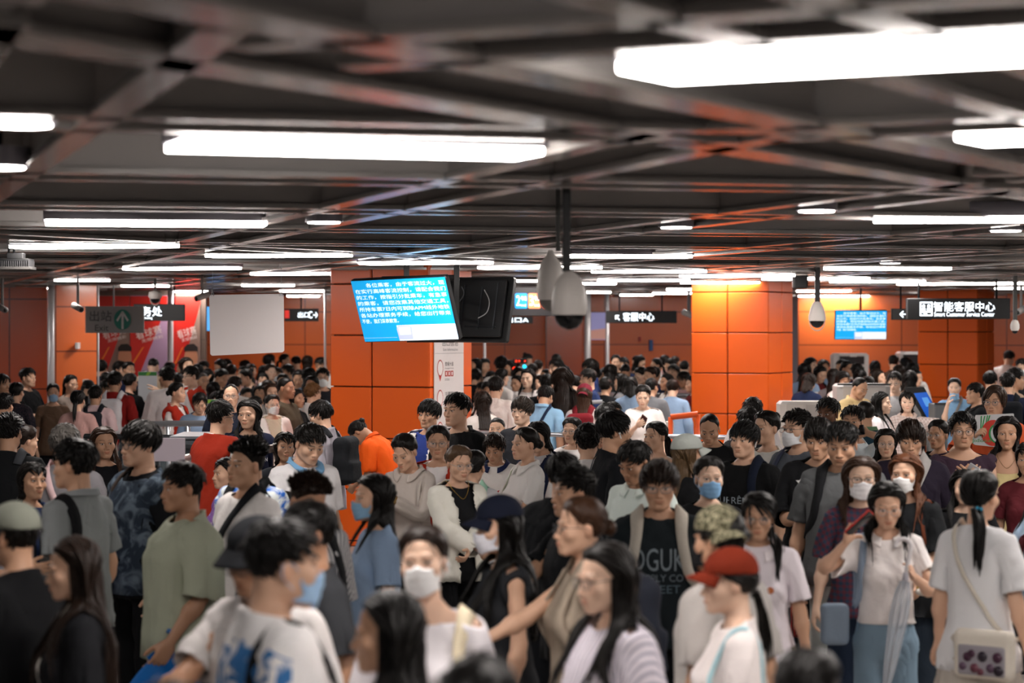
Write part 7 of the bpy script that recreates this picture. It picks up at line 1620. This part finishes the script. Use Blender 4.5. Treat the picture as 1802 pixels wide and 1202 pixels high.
def tote(w, c, label, col, size, txt=None, handle='#d8d4d0', drop=.12, name='tote_bag', pat=None, thick=.05, puff=False, dx=0, grp=None):
    """bag hanging from a hand"""
    p, th, pn, fd = hand_frame(w, c); hw, hh = size; top = p[2]-drop; u = w.Rz@np.array([1., 0, 0]); nrm = w.Rz@np.array([0, -1., 0])
    if abs(u[0]) < .5: u, nrm = np.array([1., 0, 0]), np.array([0, -1., 0])
    cc = np.array([p[0]+dx, p[1], top-hh])
    def f(Q):
        L = np.stack([(Q-cc.astype(f32))@u, (Q-cc.astype(f32))@nrm, Q[..., 2]-cc[2]], -1); k = 1-.16*np.clip((L[..., 2]/hh+1)/2, 0, 1) if not puff else 1-.75*np.clip((L[..., 2]/hh+.0), 0, 1)**1.2
        L = np.stack([L[..., 0]/k, L[..., 1]/(1.25-.75*np.clip((L[..., 2]/hh+1)/2, 0, 1)), L[..., 2]], -1)
        return rbox(L, (0, 0, 0), (hw, thick, hh), min(.03, thick*.9))*.7+.006*np.sin(L[..., 0]*30+L[..., 2]*18)*(1 if puff else .5)
    V, F = nets(f, cc-np.array([hw*1.3, hw*1.3, hh*1.15]), cc+np.array([hw*1.3, hw*1.3, hh*1.15]), max(.009, hw/22)); parts = [('bag_body', V, tri(F), [cloth(col, *(pat or ()), rough=.6)])]
    for s in (1, -1):
        a = np.array(cc)+np.array([0, 0, hh*.92]); pth = smooth_path([a-u*hw*.4+nrm*thick*.4*s, p-u*.02-np.array([0, 0, .01])+nrm*.012*s, p+u*.02-np.array([0, 0, .01])+nrm*.012*s, a+u*hw*.4+nrm*thick*.4*s], 18); hv, hf = ribbon(pth, np.repeat(nrm[None], len(pth), 0), .022, .004); parts.append(('handle', hv, tri(hf), [cloth(handle)]))
    o = thing(name, label, 'bag', parts)
    if txt:
        loc = np.array(o.location)
        for s_, z, h, col2, wd in txt:
            tv, tf = text_arrays(s_); tv = tv-[0, (tv[:, 1].max()+tv[:, 1].min())/2, 0]; tv *= h/(tv[:, 1].max()-tv[:, 1].min()); tv[:, 0] *= wd/(tv[:, 0].max()-tv[:, 0].min())
            W = cc+tv[:, :1]*u+np.array([0, 0, 1.])*(tv[:, 1:2]+z)+nrm*(thick*1.12); ob = link('lettering', mesh_np('lettering', W-loc, [tf], None, False), o.children[0], [plain(col2)]); 
    return o
tote(a10, 'R', 'navy blue tote bag with small white lettering held below the phone of the tank-top man', '#1a2a86', (.115, .125), [('BAKERY FAMILY', .03, .014, '#c9cde0', .14), ('西点世家', -.005, .018, '#c9cde0', .10)], handle='#c9c4c6', drop=.11, thick=.035)
tote(a11, 'L', 'bright blue plastic bag hanging from the hand of the stout man', '#0f62ae', (.16, .13), None, handle='#0f62ae', drop=.03, puff=True, thick=.08, name='plastic_bag')
tote(b11, 'L', 'red shopping bag with white print on the arm of the white tee man', '#c9261c', (.14, .13), [('惠', 0, .10, '#e8d8d4', .12)], handle='#c9261c', drop=.10, thick=.04)
tote(e19, 'R', 'white tote with coloured spots held beside the ponytail woman', '#cfd0c8', (.11, .17), None, handle='#cfd0c8', drop=.08, thick=.03, pat=('dots', '#8a5a3a'), name='tote_bag')
shoulderbag(n14, 1, '#a9cfd8', '#a4ccd4', 'light blue cloth bag with thin strap on the red cap woman', width=.02)
shoulderbag(e18, -1, '#8e9fb4', '#93a5b8', 'grey blue shoulder bag with flap pocket on the umbrella woman', size=(.075, .05, .11), width=.045, z0=1.05)
phone(e18, 'R', 'phone in bright red case held up by the umbrella woman', '#c22a1e')
V, F = strap_cross(e20.Bs, 1, .022, .98)
a_, b_ = skinned(e20, V, F); CR = cloth('#cfc8bc'); prts = [('strap', a_, b_, [CR])]; cb_ = (-.13, .20, .90)
V, F = bag_at(cb_, (.15, .035, .115), .05); a_, b_ = skinned(e20, V, F, 'pelvis'); prts.append(('bag_body', a_, b_, [CR])); V, F = bag_at((cb_[0], cb_[1]+.03, cb_[2]-.025), (.12, .012, .07), .03); a_, b_ = skinned(e20, V, F, 'pelvis'); prts.append(('clear_window', a_, b_, [plain('#9a959c', .08, 0, .6)]))
rs_ = np.random.RandomState(4)
for i, (x_, z_) in enumerate(((-.085, .02), (-.05, -.03), (-.01, .02), (.03, -.035), (.065, .015), (.09, -.03), (-.09, -.04), (.0, -.05), (.045, .03))):
    V, F = cyl((cb_[0]+x_, cb_[1]+.040, cb_[2]-.025+z_), (cb_[0]+x_, cb_[1]+.047, cb_[2]-.025+z_), rs_.uniform(.016, .024), 16); a_, b_ = skinned(e20, V, F, 'pelvis'); prts.append(('badge', a_, b_, [plain(('#4a2c40', '#5a4458', '#2c2430', '#6a3a48')[i % 4], .2)]))
thing('shoulder_bag', 'cream shoulder bag with clear window of round badges on the ponytail woman', 'bag', prts)
def umbrella(w):
    p, th, pn, fd = hand_frame(w, 'L'); ax = at(1570, 1150, w.D-.30)-p; ax = ax/np.linalg.norm(ax); up = -ax; sd = np.array([-1., 0, 0]); sd = sd-(sd@up)*up; sd /= np.linalg.norm(sd); fr = np.cross(up, sd)
    hook = [p-up*.02, p+up*.10]+[p+up*(.10+.035*math.sin(t))+sd*(.035-.035*math.cos(t)) for t in np.linspace(.3, math.pi*1.12, 10)]
    V, F = strand_tube(smooth_path(hook, 40), .0105, .0105, 10); parts = [('handle', V, tri(F), [plain('#d8d4d6', .35)])]
    V, F = cyl(p+ax*.02, p+ax*.075, .015, 12); parts.append(('runner', V, F, [plain('#a9a6b0', .3)])); V, F = cyl(p, p+ax*.62, .004, 8); parts.append(('shaft', V, F, [M_steel]))
    ts = np.linspace(0, 1, 22); k = 48; Vs = []
    for t in ts:
        r0 = np.interp(t, [0, .12, .3, .75, 1], [.020, .034, .038, .024, .010]); 
        for j in range(k): a = 2*math.pi*j/k; rr = r0*(1+.22*math.sin(a*8+t*2)); Vs.append(p+ax*(.06+.53*t)+(sd*math.cos(a)+fr*math.sin(a))*rr)
    F = np.array([(i*k+j, i*k+(j+1) % k, i*k+k+(j+1) % k, i*k+k+j) for i in range(21) for j in range(k)]); parts.append(('canopy', np.array(Vs), tri(F), [glass('#c3cad4', .42, .12)])); V, F = cyl(p+ax*.585, p+ax*.655, .006, 8, .0045); parts.append(('tip', V, F, [plain('#d8d4d2', .4)]))
    return thing('umbrella', 'clear folded umbrella with white hooked handle', 'umbrella', parts)
umbrella(e18)
hp_ = hand_frame(e08, 'R')[0]; BD = float(hp_[1]); HX = CX+hp_[0]/BD*FOC; HY = HORZ+(CAMH-hp_[2])/BD*FOC; p = at(1747, 756, BD)
r = empty('carrier_bag', p, 'white carrier bag with red and green ring held up at right', 'bag'); px_poly([(1719, 731), (1784, 728), (1786, 740), (1776, 782), (1765, 788), (1716, 783), (1709, 776), (1713, 760)], BD, plain('#c9cacc', .5), r, 'bag_body', .05)
def ring(xc, yc, ro, ri, col, off, a0=0, a1=2*math.pi, sh=0):
    a = np.linspace(a0, a1, 28); V = np.array([at(xc+rr*math.cos(t)+sh, yc+rr*1.08*math.sin(t), BD-off) for t in a for rr in (ro, ri)]); F = np.array([(2*i, 2*i+1, 2*i+3, 2*i+2) for i in range(27)]); part('ring_print', V, F, plain(col, .5), r)
px_poly(circ(1748, 762, 21, 30, 23), BD-.005, plain('#c9301c'), r, 'ring_print'); px_poly(circ(1754, 763, 14, 26, 17), BD-.01, plain('#2c8a48'), r, 'ring_print'); px_poly(circ(1756, 763, 12.5, 26, 15), BD-.015, plain('#c4c8cc'), r, 'ring_field'); px_text('Jidoka', 1727, 776, 8, BD-.02, plain('#2c8a48'), r, w=34)
for x0, x1 in ((1727, 1738), (1733, 1742)): V, F = strand_tube(smooth_path([at(x0, 732, BD), at(HX-2, HY+3, BD), at(HX, HY-2, BD), at(HX+3, HY+3, BD), at(x1, 731, BD)], 18), .005, .005, 6); part('handle', V, F, plain('#1f9a4a', .4), r, True)
r = empty('suitcase', (at(1398, 1100, 13.0)[0], 13.0, 0), 'red ribbed suitcase behind the white polo woman', 'suitcase'); V, F = px_box(1376, 1018, 1412, 1122, 13.2, .25); zmin = .04; part('shell', V, F, plain('#6e1712', .3), r)
for i in range(6): V, F = px_box(1381+i*5.2, 1022, 1383.4+i*5.2, 1118, 13.17, .03); part('rib', V, F, plain('#8a2018', .3), r)
for x in (1382, 1406): p_ = at(x, 1122, 13.25); V, F = cyl((p_[0]-.012, p_[1], .03), (p_[0]+.012, p_[1], .03), .03, 12); part('wheel', V, F, M_black, r, True); V, F = cyl((p_[0], p_[1]+.05, .03), (p_[0], p_[1]+.05, p_[2]+.05), .012, 8); part('wheel_strut', V, F, M_black, r, True)
def plush(w):
    c = at(1627, 1024, w.D-.32); f = lambda Q: smin(ell(Q, c+[0, 0, .035], (.034, .030, .032)), ell(Q, c+[0, 0, -.03], (.042, .034, .042)), .02); V, F = nets(f, c-.09, c+.09, .007); pr = [('toy_body', V, tri(F), [cloth('#d8b04a')])]
    f = lambda Q: ell(Q, c+[-.012, -.02, -.05], (.04, .028, .022)); V, F = nets(f, c-.1, c+.1, .007); pr.append(('toy_belly', V, tri(F), [cloth('#d2ccc4')])); f = lambda Q: ell(Q, c+[.018, -.03, .030], (.014, .018, .008)); V, F = nets(f, c-.09, c+.09, .005); pr.append(('toy_nose', V, tri(F), [cloth('#d8681c')]))
    thing('plush_toy', 'small yellow and white plush toy hanging on the bag of the auburn-haired woman', 'toy', pr)
plush(e17)
shoulderbag(e17, 1, '#5a2c18', '#6a3418', 'rust brown bag at the hip of the auburn-haired woman', size=(.05, .10, .14), z0=.92)
# ------------------------------------------------------------------ the far crowd
PLACED = [(s.X, s.Y) for s in ()]
for o in COL.objects:
    if o.get('category') == 'person': PLACED.append((o.location.x, o.location.y))
CN = {'white': '#dcd6d2', 'black': '#141518', 'grey': '#77787c', 'navy': '#1c2644', 'beige': '#b8a48c', 'light blue': '#8fa8c6', 'pink': '#c9a0a0', 'dark red': '#6a1f20', 'olive': '#4c4a38', 'yellow': '#c8a83c', 'brown': '#5a4436', 'green': '#2f5a44'}
HN = {'short': 'short black hair', 'fringe': 'thick black hair', 'mid': 'chin-length hair', 'curly': 'curly hair', 'buzz': 'cropped hair', 'long': 'long black hair', 'curtain': 'straight dark hair', 'bob': 'bobbed hair', 'pony': 'a ponytail', 'bun': 'a hair bun', 'lowbun': 'tied back hair'}
MARKS = [(240, 'under the exit sign'), (300, 'before the bright poster'), (368, 'by the dim poster'), (440, 'under the left board half'), (505, 'under the right board half'), (577, 'left of the left pillar'), (862, 'right of the left pillar'), (900, 'beside the black monitor'), (962, 'under the line sign'), (1040, 'before the dark niche'), (1110, 'behind the glass barrier'), (1160, 'under the far lit sign'), (1222, 'left of the right pillar'), (1440, 'right of the right pillar'), (1500, 'under the far blue screen'), (1565, 'behind the service counter'), (1630, 'before the far ticket machine'), (1900, 'at the far right edge')]
NEAR = np.array([[c_[0], c_[1]] for _, c_, _, _ in (PIL1, PIL2, PIL3)])
FAR = []
def far(x, y, h, yaw=None, top=None, hr=None, sex=None):
    FAR.append([x, y, h, yaw, top, hr, sex])
for t_ in ((317, 632, 27, -40), (358, 634, 26), (382, 631, 27), (404, 631, 24), (395, 648, 31, 60), (378, 671, 31, 170, 'black'), (385, 688, 30, 40), (425, 647, 31, -70, 'black'), (462, 656, 28), (436, 681, 29, 30), (457, 678, 28, 5, 'white', 'bob', 'f'), (452, 696, 30, 160, 'light blue'), (497, 657, 31), (480, 640, 28), (508, 622, 24), (519, 626, 24), (543, 625, 26), (478, 622, 26), (545, 646, 32, 175), (545, 661, 32, -20), (530, 684, 34, 60, 'black'), (466, 642, 26), (445, 639, 26), (409, 640, 27), (423, 644, 26), (436, 633, 24), (488, 646, 27), (370, 648, 28), (340, 640, 26), (180, 632, 29), (189, 654, 31), (217, 634, 28), (231, 636, 28, 40), (272, 630, 29, 165), (193, 667, 30, 60), (255, 652, 30), (300, 636, 27), (158, 668, 30, 160), (310, 655, 29), (333, 628, 25), (500, 640, 27), (525, 650, 29), (560, 628, 26), (415, 661, 30), (440, 662, 30), (470, 668, 29), (510, 676, 32), (395, 685, 33, 170), (352, 690, 32, 10),
           (830, 630, 27), (838, 648, 29), (855, 630, 27, 20), (892, 633, 26), (889, 648, 31), (842, 672, 28), (860, 671, 31, 10, 'black', 'lowbun', 'f'), (931, 620, 24), (917, 645, 28), (942, 660, 31, -50, 'white', 'curtain', 'f'), (955, 649, 28), (937, 639, 26), (948, 632, 25), (905, 660, 30), (868, 652, 29), (908, 636, 26), (980, 622, 25), (1012, 660, 30, 170), (1050, 648, 28, 170, 'white'), (1061, 645, 27), (1084, 624, 26), (1077, 640, 31, 160, 'black', 'long', 'f'), (1086, 657, 31, -120, 'grey', 'long', 'f'), (1101, 640, 29, 172, 'white'), (1117, 623, 24), (1131, 625, 25, 60), (1123, 645, 29, -60, 'white'), (1139, 644, 29, -50, 'navy'), (1155, 645, 28, 160, 'black'), (1166, 657, 29, -65, 'white', 'curtain', 'f'), (1166, 624, 25), (1182, 640, 28), (1192, 626, 25), (1175, 630, 25), (1198, 652, 29, -60, 'pink'), (1045, 634, 26), (1098, 628, 25), (1148, 630, 25), (1205, 634, 27), (1212, 660, 29, -80), (1185, 666, 30, 165), (1150, 664, 30, 150), (1068, 662, 30, 160), (1110, 662, 30, 175),
           (1416, 638, 30, 170, 'light blue', 'long', 'f'), (1433, 628, 29, 60, 'grey'), (1453, 632, 27, 30, 'light blue'), (1448, 643, 29, 40, 'dark red', 'long', 'f'), (1468, 648, 31, 165, 'grey'), (1477, 632, 29, -50), (1497, 634, 29, 40, 'dark red'), (1508, 638, 29), (1513, 648, 31, 170), (1537, 648, 29, -60), (1554, 650, 30, 60), (1574, 624, 27, 160), (1576, 641, 29), (1606, 637, 29, 170), (1600, 651, 33, 175, 'brown', 'long', 'f'), (1617, 650, 28), (1777, 616, 27, 150), (1799, 630, 29), (1426, 655, 31, 150, 'navy'), (1590, 628, 27), (1540, 634, 27), (1488, 652, 30, 40), (1528, 660, 32, 165), (1790, 646, 30, 160)):
    far(*t_)
rc = np.random.RandomState(21)
def free(X, Y, gap=.50):
    if any((X-a)**2+(Y-b)**2 < gap*gap for a, b in PLACED): return False
    for p_, q_ in NOGO:
        t_ = np.clip(((np.array([X, Y])-p_)@(q_-p_))/((q_-p_)@(q_-p_)), 0, 1)
        if np.hypot(*(np.array([X, Y])-p_-(q_-p_)*t_)) < .34: return False
    if (np.hypot(NEAR[:, 0]-X, NEAR[:, 1]-Y) < 1.05).any(): return False
    return True
rows = []
for x, y, h, yaw, top, hr, sex in FAR:
    sex = sex or rc.choice(['m', 'f'], p=[.55, .45]); hr = hr or rc.choice(['short', 'fringe', 'curly', 'buzz', 'mid'] if sex == 'm' else ['long', 'curtain', 'bob', 'pony', 'lowbun', 'bun'], p=[.4, .3, .1, .12, .08] if sex == 'm' else [.24, .2, .14, .18, .14, .1])
    top = top or rc.choice(list(CN), p=[.20, .30, .12, .10, .06, .06, .04, .04, .03, .01, .03, .01]); yaw = yaw if yaw is not None else float(rc.choice([-70, -35, 0, 35, 75, 140, 170, -150], p=[.14, .1, .12, .1, .1, .14, .18, .12]))
    D0 = min(CAMH*FOC/((y-HORZ)+1.735*h/.243), 42.5); k0 = 1.62 if sex == 'f' else 1.70
    best = None
    for off in (0, .35, -.35, .7, -.7, 1.05, -1.05, 1.5, -1.5, 2, -2, 2.6, -2.6, 3.2, -3.2, 4, -4, 5, -5, 6, -6, 7, -7):
        Dq = D0+off; Hq = CAMH-(y-HORZ)/FOC*Dq
        if not (1.42 < Hq < 1.86) or Dq > 43.3 or (x < 170 and Dq > 32.3) or (x < 372 and Dq > 37.6) or (960 < x < 1040 and Dq > 43): continue
        if free((x-CX)/FOC*Dq, Dq): best = Dq; break
    if best is None: continue
    PLACED.append(((x-CX)/FOC*best, best)); fc = 'facing the camera' if abs(yaw) <= 40 else 'facing away' if abs(yaw) >= 130 else 'facing right' if yaw > 0 else 'facing left'
    rows.append([x, y, h, yaw, top, hr, sex, best, '%s, %s, %s top, %s, %s' % ('woman' if sex == 'f' else 'man', HN[hr], top, fc, next(m for lim, m in MARKS if x < lim))])
from collections import Counter
cnt = Counter(r_[-1] for r_ in rows); ORD = ['leftmost', 'second from left', 'third from left', 'fourth from left', 'fifth from left', 'sixth from left', 'seventh from left', 'eighth from left', 'ninth from left']
for r_ in rows:
    same = sorted(q[0] for q in rows if q[-1].split(' |')[0] == r_[-1].split(' |')[0]); 
    if cnt[r_[-1]] > 1: r_.append(r_[-1]+', '+ORD[min([q_[0] for q_ in sorted(((q[0], id(q)) for q in rows if q[8] == r_[8]))].index(r_[0]) if 0 else [i_ for _, i_ in sorted((q[0], id(q)) for q in rows if q[8] == r_[8])].index(id(r_)), 8)])
    else: r_.append(r_[-1])
for x, y, h, yaw, top, hr, sex, D_, _, lab in rows:
    P(x, y, min(h, 31), yaw, lab, sex, hr, rc.choice(['k', 'd', 'b'], p=[.45, .4, .15]), (('tee', 'oversize', 'long', 'polo')[rc.randint(4)], CN[top]), (('trousers', 'jeans', 'wide')[rc.randint(3)], ('#16181c', '#23324a', '#4a4c50')[rc.randint(3)]), D=D_, lod=2, pitch=float(rc.choice([0, 0, 12, 22])), tone=int(rc.choice([0, 1, 2, 3], p=[.2, .4, .3, .1])), arms=(('d', 'd'), ('p', 'd'), ('d', 'p'))[rc.randint(3)], acc=[('mask', '#d8dce2')] if rc.rand() < .08 and abs(yaw) < 80 else ())
